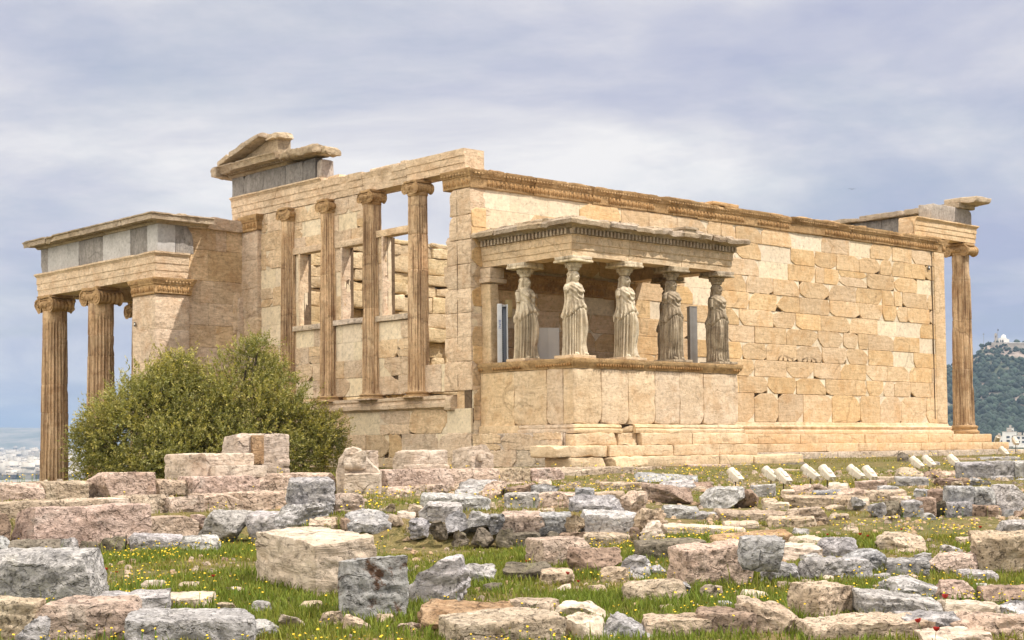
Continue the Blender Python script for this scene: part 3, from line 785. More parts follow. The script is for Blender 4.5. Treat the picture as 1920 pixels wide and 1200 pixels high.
crown(mb, (0, 1.02), (0, 0), (-1, 0), ZE, m1=1, seed=4, bite=.04)
crown(mb, (LW, 0), (LW, .65), (1, 0), ZE, m0=1, seed=5)
for k in range(30):                                           # broken blocks along the top of the wall
    x = rr_.uniform(.2, 20.6); w_ = rr_.uniform(.35, 1.1)
    block(mb, (x, -.10 + rr_.uniform(0, .1), ZT - .03), (x + w_, .3, ZT + rr_.uniform(.015, .075)), tn(), .12, .03, .014, rchips(2, .06, k))
block(mb, (9.0, -.14, ZT), (10.2, .3, ZT + .10), (1.25, 1.2, 1.15), .15, .02, .01)
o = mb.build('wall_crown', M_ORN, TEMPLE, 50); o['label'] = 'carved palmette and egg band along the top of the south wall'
# base mouldings and steps
BASE = [(-.2, 0), (.15, 0), (.165, .05), (.15, .10), (.115, .115), (.10, .15), (.12, .175), (.125, .23), (.10, .26), (.05, .275), (.035, .32), (.012, .37), (-.2, .37)]
mb = MB()
for xa, xb in ((6.2, 9.4), (9.404, 13.1), (13.104, 17.2), (17.204, LW)):
    moulding(mb, BASE, (xa, 0, 0), (xb, 0, 0), (0, -1, 0), .12, 0, 1 if xb == LW else 0, .006, tn(.94, 1.06), None, 0, .02)
moulding(mb, BASE, (LW, 0, 0), (LW, .65, 0), (1, 0, 0), .12, 1, 0, .006)
o = mb.build('wall_base', M_OLD, TEMPLE, 40)
def stepline(y, z0, z1, xa, xb, depth=.8, ln=1.5, seed=0):
    mb = MB(); r = np.random.default_rng(seed); x = xa
    while x < xb - .2:
        e = min(xb, x + ln * r.uniform(.75, 1.3)); e = xb if xb - e < .5 else e
        kk = r.uniform(.9, 1.08)
        block(mb, (x + .003, y + r.uniform(-.012, .012), z0), (e - .003, y + depth, z1 - r.uniform(0, .008)), (kk, kk * .99, kk * .96), .16, .022, .007, rchips(1, .04, int(r.integers(9999))) if r.random() < .5 else ())
        x = e
    return mb
stepline(-.42, -.28, 0.0, 6.3, 23.25, 1.2, 1.9, 1).build('step', M_OLD, TEMPLE)
stepline(-.78, -.53, -.282, 6.3, 23.75, 1.2, 1.6, 2).build('step', M_OLD, TEMPLE)
mb = stepline(-1.12, -.80, -.532, 8.3, 24.25, 1.2, 1.8, 3); block(mb, (6.2, -1.42, -.80), (8.25, -.5, -.53), (1.12, 1.1, 1.08), .12, .05, .012, rchips(3, .12, 5)); mb.build('step', M_BEIGE, TEMPLE)

# ---- columns
def fluted(h, r0, r1, seed, dmg=.5, drums=(), nfl=24, flute=.125, plain=0.0, per=7):
    n = nfl * per; nz = max(12, int(h / .085)); zs = np.linspace(0, h, nz + 1)
    for dz in drums: zs = np.sort(np.concatenate([zs, [dz - .018, dz - .006, dz + .006, dz + .018]]))
    th = np.arange(n) * 2 * np.pi / n; u = (np.arange(n) % per) / per
    fl = 4 * u * (1 - u)
    Rz = r0 + (r1 - r0) * (zs / h) ** 1.25
    fade = sstep(0.02, .09, zs) * (1 - sstep(h - plain - .09, h - plain - .02, zs))
    rad = Rz[:, None] * (1 - flute * fl[None] * fade[:, None])
    rad = rad + (Rz * .10 * sstep(.14, 0, zs))[:, None] * .5
    P = np.stack([np.cos(th)[None] * Rz[:, None], np.sin(th)[None] * Rz[:, None], np.repeat(zs[:, None], n, 1)], -1).reshape(-1, 3)
    nz_ = fbm(P * np.array([3.2, 3.2, 1.1]) + seed * 7.7, 4, seed).reshape(rad.shape)
    d_ = sstep(.25 - .3 * dmg, .55 - .3 * dmg, nz_)
    rad = rad * (1 - d_) + np.minimum(rad, Rz[:, None] * (.925 - .05 * nz_)) * d_
    rad = rad * (1 + .010 * fbm(P * 11, 2, seed + 3).reshape(rad.shape))
    offx = np.zeros(len(zs)); offy = np.zeros(len(zs)); r = np.random.default_rng(seed)
    for dz in drums:
        rad[np.abs(zs - dz) < .0075] *= .965
        offx[zs > dz] += r.normal() * .006; offy[zs > dz] += r.normal() * .006
    k = r.uniform(.85, 1.1, len(drums) + 1); idx = np.searchsorted(np.array(drums) if len(drums) else np.array([9e9]), zs)
    tint = np.repeat(np.repeat(k[np.minimum(idx, len(k) - 1)][:, None], n, 1)[:, :, None], 3, 2) 
    V, F = loft(np.stack([rad * np.cos(th) + offx[:, None], rad * np.sin(th) + offy[:, None], np.repeat(zs[:, None], n, 1)], -1))
    return V, F, np.clip(tint, .3, 1.4).reshape(-1, 3)
def ionic(r, seed=0, dmg=.012, neck=True, sp=1.12, rk=.60, hk=1.28):
    """Capital facing +-X with bolsters seen along Y; z = 0 at its foot, returns MB and height."""
    mb = MB(); H = r * hk; rv = r * rk; zc = H - r * .26 - rv
    if neck: mb.add(*lathe([(r * .98, -.02), (r * 1.0, 0), (r * 1.06, .02), (r * 1.06, .04), (r, .06)], 40))
    mb.add(*lathe([(r * .9, .0), (r * 1.0, .04), (r * 1.18, zc - rv * .1), (r * 1.24, zc + rv * .25), (r * 1.15, zc + rv * .5), (r * .6, zc + rv * .55)], 40))
    a = np.arange(14) * 2 * np.pi / 14
    for q in a: domes(mb, [(r * 1.17 * math.cos(q), r * 1.17 * math.sin(q), zc + rv * .02)], (-math.sin(q), math.cos(q), 0), (math.cos(q), math.sin(q), .3), r * .16, r * .24, r * .12)
    for sy in (-1, 1):
        yc = sy * r * sp
        us = np.linspace(-1, 1, 41)
        pr = [(rv * (.70 + .30 * u * u + .05 * math.cos(u * math.pi * 6)), u * r * 1.02) for u in us]
        mb.add(*lathe(pr, 28, (0, yc, zc), 0))
        for sx in (-1, 1):
            tt = np.linspace(0, 2.6 * 2 * np.pi, 70); rad = rv * 1.0 * np.exp(-.155 * tt)
            ang = math.pi / 2 + sy * sx * 0 - (tt if sy < 0 else -tt) * -1
            yy = yc + rad * np.cos(ang); z_ = zc + rad * np.sin(ang)
            tube(mb, np.stack([np.full(70, sx * r * 1.03), yy, z_], 1), np.clip(rad * .17, r * .03, r * .1), 5)
            domes(mb, [(sx * r * 1.03, yc, zc)], (0, 1, 0), (sx, 0, 0), r * .11, r * .11, r * .10)
    block(mb, (-r * .92, -r * (sp + .03), zc + rv * .25), (r * .92, r * (sp + .03), zc + rv * .97), (1, 1, 1), .12, .02, .004)
    for sx in (-1, 1):
        tube(mb, [(sx * r * .95, y, zc + rv * .9 - .06 * r * math.cos(y / (r * sp) * 1.57)) for y in np.linspace(-r * sp, r * sp, 9)], r * .06, 5)
    block(mb, (-r * 1.10, -r * (sp + .16), zc + rv * .98), (r * 1.10, r * (sp + .16), H), (1, 1, 1), .12, .02, .006)
    V = np.concatenate(mb.V); sd = vec3(V * 4.5 + seed * 3.1, seed, 3); k = sstep(.0, .5, fbm(V * 2.2 + seed, 3, seed + 2))[:, None]
    V = V + dmg * sd * (1 + 2.5 * k); V[:, :2] *= (1 - .10 * k)
    out = MB(); out.V = [V]; out.F = mb.F; out.T = mb.T; out.M = mb.M; out.n = mb.n
    return out, H
def attic_base(r, h=.22):
    return lathe([(r * 1.36, 0), (r * 1.42, h * .15), (r * 1.40, h * .32), (r * 1.26, h * .40), (r * 1.18, h * .52), (r * 1.22, h * .64), (r * 1.30, h * .78), (r * 1.26, h * .92), (r * 1.08, h)], 40)
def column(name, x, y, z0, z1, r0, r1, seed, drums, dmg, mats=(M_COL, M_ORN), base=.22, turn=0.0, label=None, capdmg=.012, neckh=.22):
    cap, H = ionic(r1 * 1.02, seed, capdmg, **({'sp': .86, 'rk': .54, 'hk': 1.5} if name == 'half_column' else {}))
    h = z1 - z0 - base - H
    V, F, T = fluted(h, r0, r1, seed, dmg, [d_ * h for d_ in drums], plain=neckh)
    s = MB().add(V + [x, y, z0 + base], F, T); so = s.build(name, mats[0], TEMPLE, 50)
    if label: so['label'] = label
    for a in range(len(cap.V)): cap.V[a] = cap.V[a] @ rotz(turn).T + [x, y, z1 - H]
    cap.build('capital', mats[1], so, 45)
    if base > .02:
        b_ = MB(); V, F = attic_base(r0, base); b_.add(V * 1.0 + .006 * vec3(V * 8 + seed, seed, 2) + [x, y, z0], F); b_.build('base', mats[1], so, 40)
    return so
DW, YC0 = 1.943, 2.127
wl_ = ['southernmost half column, heavily weathered beside the open gap', 'half column with split lower flutes between two windows', 'half column with dark streaks below a volute capital', 'half column next to the solid north bay, smooth patched flutes']
for k in range(4):
    column('half_column', .02, YC0 + DW * k, .98, 6.56, .285, .248, 30 + k, [(.62, .80), (.45, .73), (.30, .66), (.5, .9)][k], (.62, .55, .40, .15)[k], label=wl_[k], base=.15, neckh=(.25, .42, .12, .30)[k], capdmg=(.02, .018, .012, .014)[k])
column('corner_column', 22.73, .32, 0.0, 6.60, .365, .300, 50, (.33, .62, .85), .42, label='tall fluted column at the sunny east corner', base=.30, capdmg=.02)
column('corner_column', 22.73, 2.43, 0.0, 6.60, .365, .300, 51, (.33, .62, .85), .3, base=.30)
column('porch_column', -2.68, 17.16, -3.04, 4.62, .455, .375, 60, (.20, .36, .53, .66, .87), .35, label='tall porch column standing free at the far corner', base=.3, neckh=.36)
column('porch_column', -2.68, 14.07, -3.04, 4.62, .455, .375, 61, (.20, .36, .55, .77, .86), .40, label='tall porch column rising behind the olive bush', base=.3, neckh=.42)
column('porch_column', .45, 17.16, -3.04, 4.62, .455, .375, 62, (.2, .5, .8), .3, base=.3)

# ---- west front
def wall_patch(mb, y0, y1, z0, z1, th=.62, out=0.0, seed=0, ch=.52, ln=.95, old=.72, mats=(0, 1, 2)):
    nz = max(1, int(round((z1 - z0) / ch))); cz_ = list(np.linspace(z0, z1, nz + 1))
    ashlar(mb, -y1, -y0, cz_, lambda yy, o_, z: np.stack([-o_ - out, -yy, z], 1), ln, seed, old=old, cut=.40, thick=.022, amp=.010, mats=mats, split=.2)
    block(mb, (.065 - out, y0, z0), (th, y1, z1), mat=mats[1], res=.4, rnd=.01)
mb = MB()
wall_patch(mb, 0.0, 10.95, -3.0, .66, .7, .05, 11, .62, 1.35, .8)
for (a, b_, za, zb, sd) in ((8.0, 9.47, 1.1, 6.55, 12), (6.04, 8.0, 1.1, 3.02, 13), (4.1, 6.04, 1.1, 3.05, 14), (2.15, 4.1, 1.1, 3.02, 15), (.9, 2.15, 1.1, 1.80, 16), (6.04, 8.0, 5.22, 6.55, 17), (4.1, 6.04, 5.2, 6.55, 18)):
    wall_patch(mb, a, b_, za, zb, .34, -.03, sd)
for (a, b_, za, zb) in ((7.38, 8.0, 3.16, 5.22), (6.04, 6.30, 3.16, 5.22), (5.36, 6.04, 3.2, 5.2), (4.1, 4.36, 3.2, 5.2), (3.52, 4.1, 3.18, 5.28), (2.15, 2.42, 3.18, 5.28)):
    wall_patch(mb, a, b_, za, zb, .24, -.05, int(a * 100), .7, .9, .3)
o = mb.build('west_wall', [M_WEST, M_NEW, M_GAP], TEMPLE, 35); o['label'] = 'shaded west front wall with three tall window openings'
for (a, b_, za, zb, lab) in ((2.42, 3.52, 3.18, 5.28, 'tall window with its lintel open to the sky'), (4.36, 5.36, 3.2, 5.18, 'middle window under solid masonry'), (6.30, 7.38, 3.16, 5.2, 'northern window under solid masonry')):
    mb = MB()
    block(mb, (-.035, a - .08, za), (.26, a, zb), tn(.95, 1.1), .2, .012, .006); block(mb, (-.035, b_, za), (.26, b_ + .08, zb), tn(.95, 1.1), .2, .012, .006)
    block(mb, (-.04, a - .22, zb), (.26, b_ + .34, zb + .18), tn(1.0, 1.12), .2, .012, .006)
    o = mb.build('window_frame', M_WEST, TEMPLE, 40); o['label'] = lab
    mb = MB(); mid = a + (b_ - a) * .45
    block(mb, (-.075, a - .30, za - .145), (.26, mid, za), tn(.9, 1.0), .2, .01, .005); block(mb, (-.07, mid + .004, za - .145), (.26, b_ + .4, za), tn(1.0, 1.15), .2, .01, .005)
    mb.build('window_sill', M_BEIGE, o, 40)
# pilaster at the south-west corner, its broken inner edge towards the gap
mb = MB()
zs = [1.1, 1.82, 2.42, 3.03, 3.63, 4.24, 4.85, 5.46, 6.13]
for k in range(8):
    kk = rr_.uniform(.88, 1.06); e = [1.05, 1.0, .98, 1.0, 1.02, .98, .80, .78][k]
    block(mb, (-.03, -.004, zs[k] + .003), (.62, e, zs[k + 1] - .003), (kk, kk * .99, kk * .97), .13, .016, .009, [((-.2, 1, rr_.uniform(-.7, .7)), rr_.uniform(.03, .14)), ((.3, 1, rr_.uniform(-.9, .9)), rr_.uniform(.03, .12))])
block(mb, (.0, .70, 4.75), (.55, 1.0, 5.0), tn(), .1, .05, .02, rchips(4, .1, 3))
block(mb, (.0, .68, 6.12), (.5, 1.02, 6.5), tn(), .1, .05, .02, [((0, .7, -1), .22)])
o = mb.build('pilaster', M_WEST, TEMPLE, 40); o['label'] = 'corner pilaster with a broken edge beside the open gap'
mb = MB(); block(mb, (-.035, .50, 1.2), (.0, .515, 6.1), rnd=.001, rough=.004, res=.4); mb.build('wall_joint', M_GAP, TEMPLE)
mb = MB(); block(mb, (-.10, 9.46, .9), (.62, 10.95, 6.10), tn(.92, 1.0), .3, .014, .008)
for k in range(6): block(mb, (-.112, 9.452, 1.0 + k * .85), (.3, 10.6, 1.0 + k * .85 + .842), tn(.9, 1.05), .2, .012, .006)
o = mb.build('pilaster', M_WEST, TEMPLE, 40); o['label'] = 'north corner pilaster with a carved capital'
c_ = MB(); crown(c_, (-.11, 10.28), (-.11, 9.45), (-1, 0), 6.10, m0=0, m1=1, seed=8, bite=.03); crown(c_, (-.11, 9.45), (.3, 9.45), (0, -1), 6.10, m0=1, seed=9, bite=.03)
c_.build('capital', M_ORN, o, 45)
# ledge under the half columns
LEDGE = [(-.3, 0), (.05, 0), (.10, .05), (.19, .07), (.20, .17), (.14, .19), (.12, .25), (.16, .28), (.16, .36), (-.3, .37)]
mb = MB()
for a, b_ in ((10.9, 8.6), (8.595, 6.1), (6.095, 3.9), (3.895, .80)):
    moulding(mb, LEDGE, (0, a, .64), (0, b_, .64), (-1, 0, 0), .13, 0, 0, .010, tn(.9, 1.05), None, 0, .06)
for k in range(4): block(mb, (-.38, YC0 + DW * k - .40, .965), (.2, YC0 + DW * k + .40, 1.0), tn(), .12, .012, .006)
block(mb, (-.17, .55, .60), (.2, .86, .98), tn(.8, .9), .1, .05, .02, rchips(3, .14, 4))
o = mb.build('ledge', M_WEST, TEMPLE, 40); o['label'] = 'moulded ledge carrying the half columns'
# architrave of three fasciae
def fasciae(mb, p0, p1, outv, z, hts, steps, top=None, th=.6, seed=0, seg=2.0, m0=0, m1=0, bite=.02, tints=None):
    prof = [(-th, 0)]; zz_ = 0
    for h_, s_ in zip(hts, steps): prof += [(s_, zz_ + .004), (s_, zz_ + h_ - .004)]; zz_ += h_
    if top: prof += [(a_, zz_ + b2) for a_, b2 in top]
    prof += [(-th, prof[-1][1])]
    p0 = np.array([*p0, z], float); p1 = np.array([*p1, z], float); L = np.linalg.norm(p1 - p0); d = (p1 - p0) / L; n = max(1, int(round(L / seg))); r = np.random.default_rng(seed)
    for k in range(n):
        a, b_ = p0 + d * (L * k / n + .003), p0 + d * (L * (k + 1) / n - .003); kk = r.uniform(.9, 1.07)
        moulding(mb, prof, a, b_, np.array([*outv, 0.0]), .12, m0 if k == 0 else 0, m1 if k == n - 1 else 0, .006, (kk, kk * .99, kk * .96), int(r.integers(9999)), 0, bite)
ARC = ((.19, .19, .20), (0.0, .02, .04))
ATOP = [(.055, .0), (.075, .04), (.11, .06), (.11, .10)]
mb = MB()
fasciae(mb, (0, 11.0), (0, 6.3), (-1, 0), 6.56, *ARC, top=ATOP, th=.62, seed=1, seg=1.7, m0=0)
fasciae(mb, (0, 6.295), (0, 4.45), (-1, 0), 6.56, *ARC, th=.62, seed=2, seg=1.85, bite=.10)
fasciae(mb, (0, 4.445), (0, 2.55), (-1, 0), 6.56, (.19, .19, .15), (0, .02, .04), th=.62, seed=3, seg=1.9, bite=.10)
fasciae(mb, (0, 2.545), (0, .20), (-1, 0), 6.60, (.18, .18, .18), (0, .02, .04), th=.62, seed=5, seg=2.75, bite=.0)
block(mb, (.0, 2.9, 7.03), (.5, 4.2, 7.16), tn(), .12, .04, .012, rchips(1, .05, 9)); block(mb, (.05, 5.6, 7.13), (.45, 6.15, 7.24), (1.2, 1.2, 1.15), .1, .02, .008, rchips(1, .06, 2))
block(mb, (.02, 2.56, 7.02), (.55, 2.88, 7.2), tn(), .12, .04, .012, rchips(1, .05, 19))
o = mb.build('architrave', M_WEST, TEMPLE, 40); o['label'] = 'banded architrave bridging the half columns, stepped and broken on top'
mb = MB(); yy = [11.04, 10.4, 9.35, 8.2, 7.35, 6.69]
for k in range(5): kk = rr_.uniform(.85, 1.05); block(mb, (.02, yy[k + 1] + .004, 7.27), (.52, yy[k] - .004, 7.84), (kk, kk, kk), .16, .014, .006, [((-1, .4, .3), .05)] if k in (1, 4) else ())
block(mb, (.06, 6.45, 7.27), (.5, 6.685, 7.8), (1.9, 1.75, 1.6), .1, .03, .012, rchips(3, .09, 6))
o = mb.build('frieze', M_DARK, TEMPLE, 40); o['label'] = 'dark grey frieze slabs under the broken pediment'
CORN = [(-.3, 0), (.05, 0), (.09, .05), (.12, .10), (.42, .14), (.46, .13), (.48, .27), (.52, .30), (.52, .33), (-.3, .36)]
mb = MB()
for k, (a, b_) in enumerate(((11.38, 10.4), (10.395, 9.3), (9.295, 8.05))):
    moulding(mb, CORN, (.05, a, 7.84), (.05, b_, 7.84), (-1, 0, 0), .09, 0, 0, .008, tn(.9, 1.05), k + 40, 0, .16)
boxes(mb, [(-.13, y, 7.95) for y in np.arange(6.7, 11.0, .125)], (.16, .072, .10), (.8, .78, .74))
block(mb, (-.35, 6.22, 7.90), (.5, 7.98, 8.14), tn(.9, 1.0), .08, .06, .025, rchips(5, .14, 31)); block(mb, (-.1, 6.1, 7.86), (.5, 6.5, 8.08), tn(1.0, 1.1), .08, .05, .02, rchips(3, .1, 33))
block(mb, (-.48, 11.0, 7.86), (.4, 11.45, 8.17), tn(.9, 1.0), .08, .05, .02, rchips(4, .16, 35))
o = mb.build('cornice', M_CORN, TEMPLE, 45); o['label'] = 'weathered cornice with dentils above the dark frieze'
mb = MB()
V = np.array([(x, y, z) for x in (-.02, .42) for (y, z) in ((11.0, 8.17), (8.50, 8.17), (8.50, 8.66), (8.9, 8.72))])
mb.add(V, [np.array([(0, 1, 2, 3), (7, 6, 5, 4), (0, 4, 5, 1), (1, 5, 6, 2), (2, 6, 7, 3), (3, 7, 4, 0)])], tn(.9, 1.0))
for k, (ya, yb) in enumerate(((11.30, 10.55), (10.54, 9.75), (9.74, 8.95))):
    sl = .255; za, zb = 8.20 + (11.30 - ya) * sl, 8.20 + (11.30 - yb) * sl
    P, F = stone_shape((.80, (ya - yb) * 1.03, .17), .09, .03, .012, rchips(3, .08, 70 + k), 70 + k)
    ang = -math.atan(sl); Rx = np.array([[1, 0, 0], [0, math.cos(ang), -math.sin(ang)], [0, math.sin(ang), math.cos(ang)]])
    mb.add(P @ Rx.T + [-.02, (ya + yb) / 2, (za + zb) / 2 + .02], F, tn(.92, 1.06))
block(mb, (-.2, 8.30, 8.66), (.45, 9.0, 8.84), tn(1.05, 1.15), .07, .05, .02, rchips(4, .13, 75))
o = mb.build('pediment', M_CORN, TEMPLE, 40); o['label'] = 'broken corner of the pediment with its raking cornice'

# ---- interior face of the north wall, lit by the sun
mb = MB(); r = np.random.default_rng(77); z = -.6
while z < 6.35:
    hgt = r.choice([.28, .36, .48, .55]); x = .7
    hgt = min(hgt, 6.4 - z)
    while x < 21:
        L = r.uniform(.6, 1.5); pr = r.uniform(0, .12) + (.30 if (r.random() < .30 and z < 5.0) else 0)
        kk = r.uniform(.85, 1.12)
        block(mb, (x, 10.25 - pr, z + .006), (x + L - .012, 10.9, z + hgt - r.uniform(.0, .03)), (kk, kk * .98, kk * r.uniform(.88, .98)), .13, .03 + .03 * (pr > .2), .014, rchips(2, .12, int(r.integers(9999))), int(r.integers(9999)))
        x += L
    z += hgt
for x in np.arange(3.2, 12, 1.45): block(mb, (x, 10.05, 2.2), (x + .7, 10.4, 2.75), (1.1, 1.08, 1.05), .12, .03, .01)
o = mb.build('north_wall', M_BRIGHT, TEMPLE, 40); o['label'] = 'sunlit rough inner face of the north wall seen through the windows'

# ---- north porch
NX, NYS, NYE = -3.0, 10.2, 17.72
mb = MB(); block(mb, (-3.02, NYS - .02, -3.0), (-1.95, 11.5, 4.12), tn(.98, 1.05), .4, .014, .008)
for k in range(7): block(mb, (-3.03, NYS - .028, -2.4 + k * .92), (-1.94, 11.0, -2.4 + k * .92 + .912), tn(.93, 1.06), .3, .008, .004)
o = mb.build('porch_pier', M_WEST, TEMPLE, 40); o['label'] = 'square end pier of the north porch, half in sun'
c_ = MB(); crown(c_, (-3.03, 11.5), (-3.03, NYS - .03), (-1, 0), 4.12, m1=1, seed=12, bite=.12); crown(c_, (-3.03, NYS - .03), (-1.94, NYS - .03), (0, -1), 4.12, m0=1, m1=1, seed=13, bite=.01); crown(c_, (-1.94, NYS - .03), (-1.94, 10.35), (1, 0), 4.12, m0=1, seed=14, bite=0)
c_.build('capital', M_ORN, o, 45)
mb = MB(); ashlar(mb, -1.94, 0.0, [-3, -2.2, -1.4, -.6, .05, .7, 1.35, 2.0, 2.65, 3.3, 3.95, 4.6, 5.5, 6.42], P_NPS, 1.15, 25, old=.97, cut=.12, thick=.012, mats=(0, 0, 1))
block(mb, (-1.9, 10.36, -3.0), (.05, 10.9, 6.4), res=.4)
block(mb, (-1.98, 10.15, 6.10), (.02, 10.5, 6.46), tn(.95, 1.05), .14, .04, .016, rchips(2, .08, 44))
block(mb, (-.30, 10.18, -.2), (-.02, 10.32, 4.2), tn(.9, 1.0), .2, .06, .02, rchips(3, .1, 46)); block(mb, (-.40, 10.26, 3.1), (-.15, 10.34, 4.3), tn(), .12, .06, .02)
mb.build('porch_wall', [M_WEST, M_GAP], TEMPLE, 38)
mb = MB()
fasciae(mb, (NX, NYE), (NX, NYS), (-1, 0), 4.60, (.20, .20, .22), (0, .018, .036), [(.05, 0), (.07, .04), (.10, .06), (.10, .11)], .72, 31, 2.5, m0=1, m1=1, bite=.03)
fasciae(mb, (NX, NYS), (-1.95, NYS), (0, -1), 4.60, (.20, .20, .22), (0, .018, .036), [(.05, 0), (.07, .04), (.10, .06), (.10, .11)], .5, 32, 1.0, m0=1, bite=.02)
fasciae(mb, (7.6, NYE), (NX, NYE), (0, 1), 4.60, (.20, .20, .22), (0, .018, .036), [(.05, 0), (.10, .11)], .72, 33, 2.5, m1=1, bite=.0)
o = mb.build('porch_architrave', M_WEST, TEMPLE, 40); o['label'] = 'banded architrave of the north porch'
mb = MB()
for (a, b_, mt) in ((17.62, 17.10, 0), (17.10, 14.98, 1), (14.98, 13.42, 0), (13.42, 11.75, 1), (11.75, 10.75, 0), (10.75, 10.16, 1)):
    kk = rr_.uniform(.92, 1.08)
    block(mb, (-2.97, b_ + .003, 5.33), (-2.4, a - .003, 6.12), (kk * (1 if mt else 1.22),) * 3, .25, .006 if mt else .02, .003 if mt else .008, () if mt else [((-1, -.5, rr_.uniform(-.5, .5)), .10), ((-1, .3, -.6), .06)], mat=mt)
block(mb, (-2.395, 10.17, 5.34), (-1.80, 10.6, 6.12), (1.25, 1.24, 1.22), .2, .02, .008, [((1, -.4, .7), .16)], mat=0); 
block(mb, (-2.3, 17.05, 5.33), (7.5, 17.6, 6.12), mat=0, res=.5)
o = mb.build('porch_frieze', [M_DARK, M_FNEW], TEMPLE, 40); o['label'] = 'frieze of dark old and pale new slabs on the north porch'
PC = [(-.6, 0), (.04, 0), (.08, .05), (.10, .07), (.34, .09), (.38, .07), (.39, .20), (.43, .22), (.43, .255), (-.6, .27)]
mb = MB(); ys = [17.72, 16.5, 15.35, 14.2, 12.9, 11.6, 10.18]
for k in range(6):
    moulding(mb, PC, (-2.97, ys[k] - .004, 6.12), (-2.97, ys[k + 1] + .004, 6.12), (-1, 0, 0), .09, 1 if k == 0 else 0, 1 if k == 5 else 0, .008, tn(.88, 1.02), 90 + k, 0, (.10, .22, .16, .12, .06, .05)[k])
moulding(mb, PC, (-2.97, 10.18, 6.12), (-1.35, 10.18, 6.12), (0, -1, 0), .09, 1, 0, .010, tn(.98, 1.06), 97, 0, .10)
boxes(mb, [(-3.09, y, 6.20) for y in np.arange(10.3, 17.6, .13)], (.12, .08, .07), (.75, .72, .68))
block(mb, (-2.6, 10.3, 6.14), (7.4, 17.5, 6.36), res=.5, rnd=.02)
for k in range(14): x = rr_.uniform(-2.9, -1.5); block(mb, (x, 10.0 + rr_.uniform(-.15, .1), 6.37), (x + rr_.uniform(.1, .35), 10.4, 6.37 + rr_.uniform(.02, .06)), tn(), .07, .02, .012)
o = mb.build('porch_cornice', M_CORN, TEMPLE, 45); o['label'] = 'chipped cornice and roof edge of the north porch'

# ---- east porch remains
mb = MB()
fasciae(mb, (19.42, -.03), (23.16, -.03), (0, -1), 6.62, (.17, .17, .18), (0, .018, .036), ATOP, .6, 51, 3.8, m1=1, bite=.02)
fasciae(mb, (23.16, -.03), (23.16, 6), (1, 0), 6.62, (.17, .17, .18), (0, .018, .036), ATOP, .6, 52, 2.5, m0=1, bite=.02)
block(mb, (19.30, .02, 6.60), (19.6, .55, 7.2), tn(.8, .9), .1, .06, .02, rchips(4, .15, 3))
o = mb.build('east_architrave', M_OLD, TEMPLE, 40); o['label'] = 'sunlit banded architrave block above the east corner column'
mb = MB()
block(mb, (20.55, .04, 7.24), (23.1, .55, 7.80), (1.55, 1.45, 1.32), .14, .035, .012, [((-1, -.3, .5), .16), ((.8, -.6, .8), .10), ((1, -.3, -.1), .06)], 5)
for k, (a, b_) in enumerate(((.56, 1.9), (1.905, 3.3), (3.305, 4.8), (4.805, 6.0))): block(mb, (22.45, a, 7.24), (23.05, b_, 7.78), tn(.85, 1.1, 0), .2, .02, .01)
o = mb.build('east_frieze', M_DARK, TEMPLE, 40); o['label'] = 'grey pitted frieze blocks over the east corner'
mb = MB()
for k, (a, b_, zt) in enumerate(((.5, 2.2, 8.0), (2.21, 4.1, 7.99), (4.11, 5.3, 7.98), (5.31, 6.2, 7.9))): block(mb, (22.2, a, 7.79), (23.3, b_, zt), tn(.82, .95), .12, .04, .016, rchips(2, .10, 60 + k) if k else ())
block(mb, (22.2, -.60, 7.95), (23.42, .6, 8.15), tn(1.0, 1.1), .09, .04, .014, [((1, -.2, -.6), .16), ((-1, -.4, .3), .18), ((-.4, -1, -1), .10)], 66)
block(mb, (22.1, -.05, 7.80), (23.2, .7, 7.96), tn(.9, 1.0), .1, .03, .012, (), 67)
o = mb.build('east_cornice', M_CORN, TEMPLE, 40); o['label'] = 'stray cornice block perched on the east corner'

# ---- porch of the maidens
PX0, PX1, PY = .24, 6.16, -3.3
mb = MB()
block(mb, (PX0 + .10, PY + .10, -.3), (PX1 - .10, .0, 1.50), mat=1, res=.6)
xs = [PX0, 1.17, 2.08, 3.02, 3.92, 4.82, PX1]
for k in range(6):
    ch_ = [((rr_.uniform(-.6, .6), -1, -1.2), rr_.uniform(.02, .07)), ((1, -1, -.8), rr_.uniform(.02, .10)), ((-1, -1, .6), rr_.uniform(.0, .06))]
    block(mb, (xs[k] + .004, PY, .215), (xs[k + 1] - .004, PY + .35, 1.515), tn(.96, 1.08), .11, .018, .010, ch_, 100 + k)
ysw = [-3.3 + .352, -2.4, -1.25, -.02]
for k in range(3):
    block(mb, (PX0, ysw[k] + .004, .215 if k < 2 else .02), (PX0 + .35, ysw[k + 1] - .004, 1.515), tn(.95, 1.04), .11, .016, .009, [((-1, .6, -1), .06)], 110 + k)
    block(mb, (PX1 - .35, ysw[k] + .004, .215), (PX1, ysw[k + 1] - .004, 1.515), tn(.95, 1.04), .2, .016, .009, (), 115 + k)
block(mb, (PX0 + .02, PY + .02, .20), (PX0 + 2.0, -.3, .23), res=.4, mat=1)
o = mb.build('podium', [M_PORCH, M_GAP], TEMPLE, 35); o['label'] = 'solid podium of upright slabs under the statues'
POD = [(-.3, 0), (.02, 0), (.03, .05), (.07, .09), (.085, .13), (.10, .15), (.10, .225), (.05, .235), (-.3, .236)]
mb = MB()
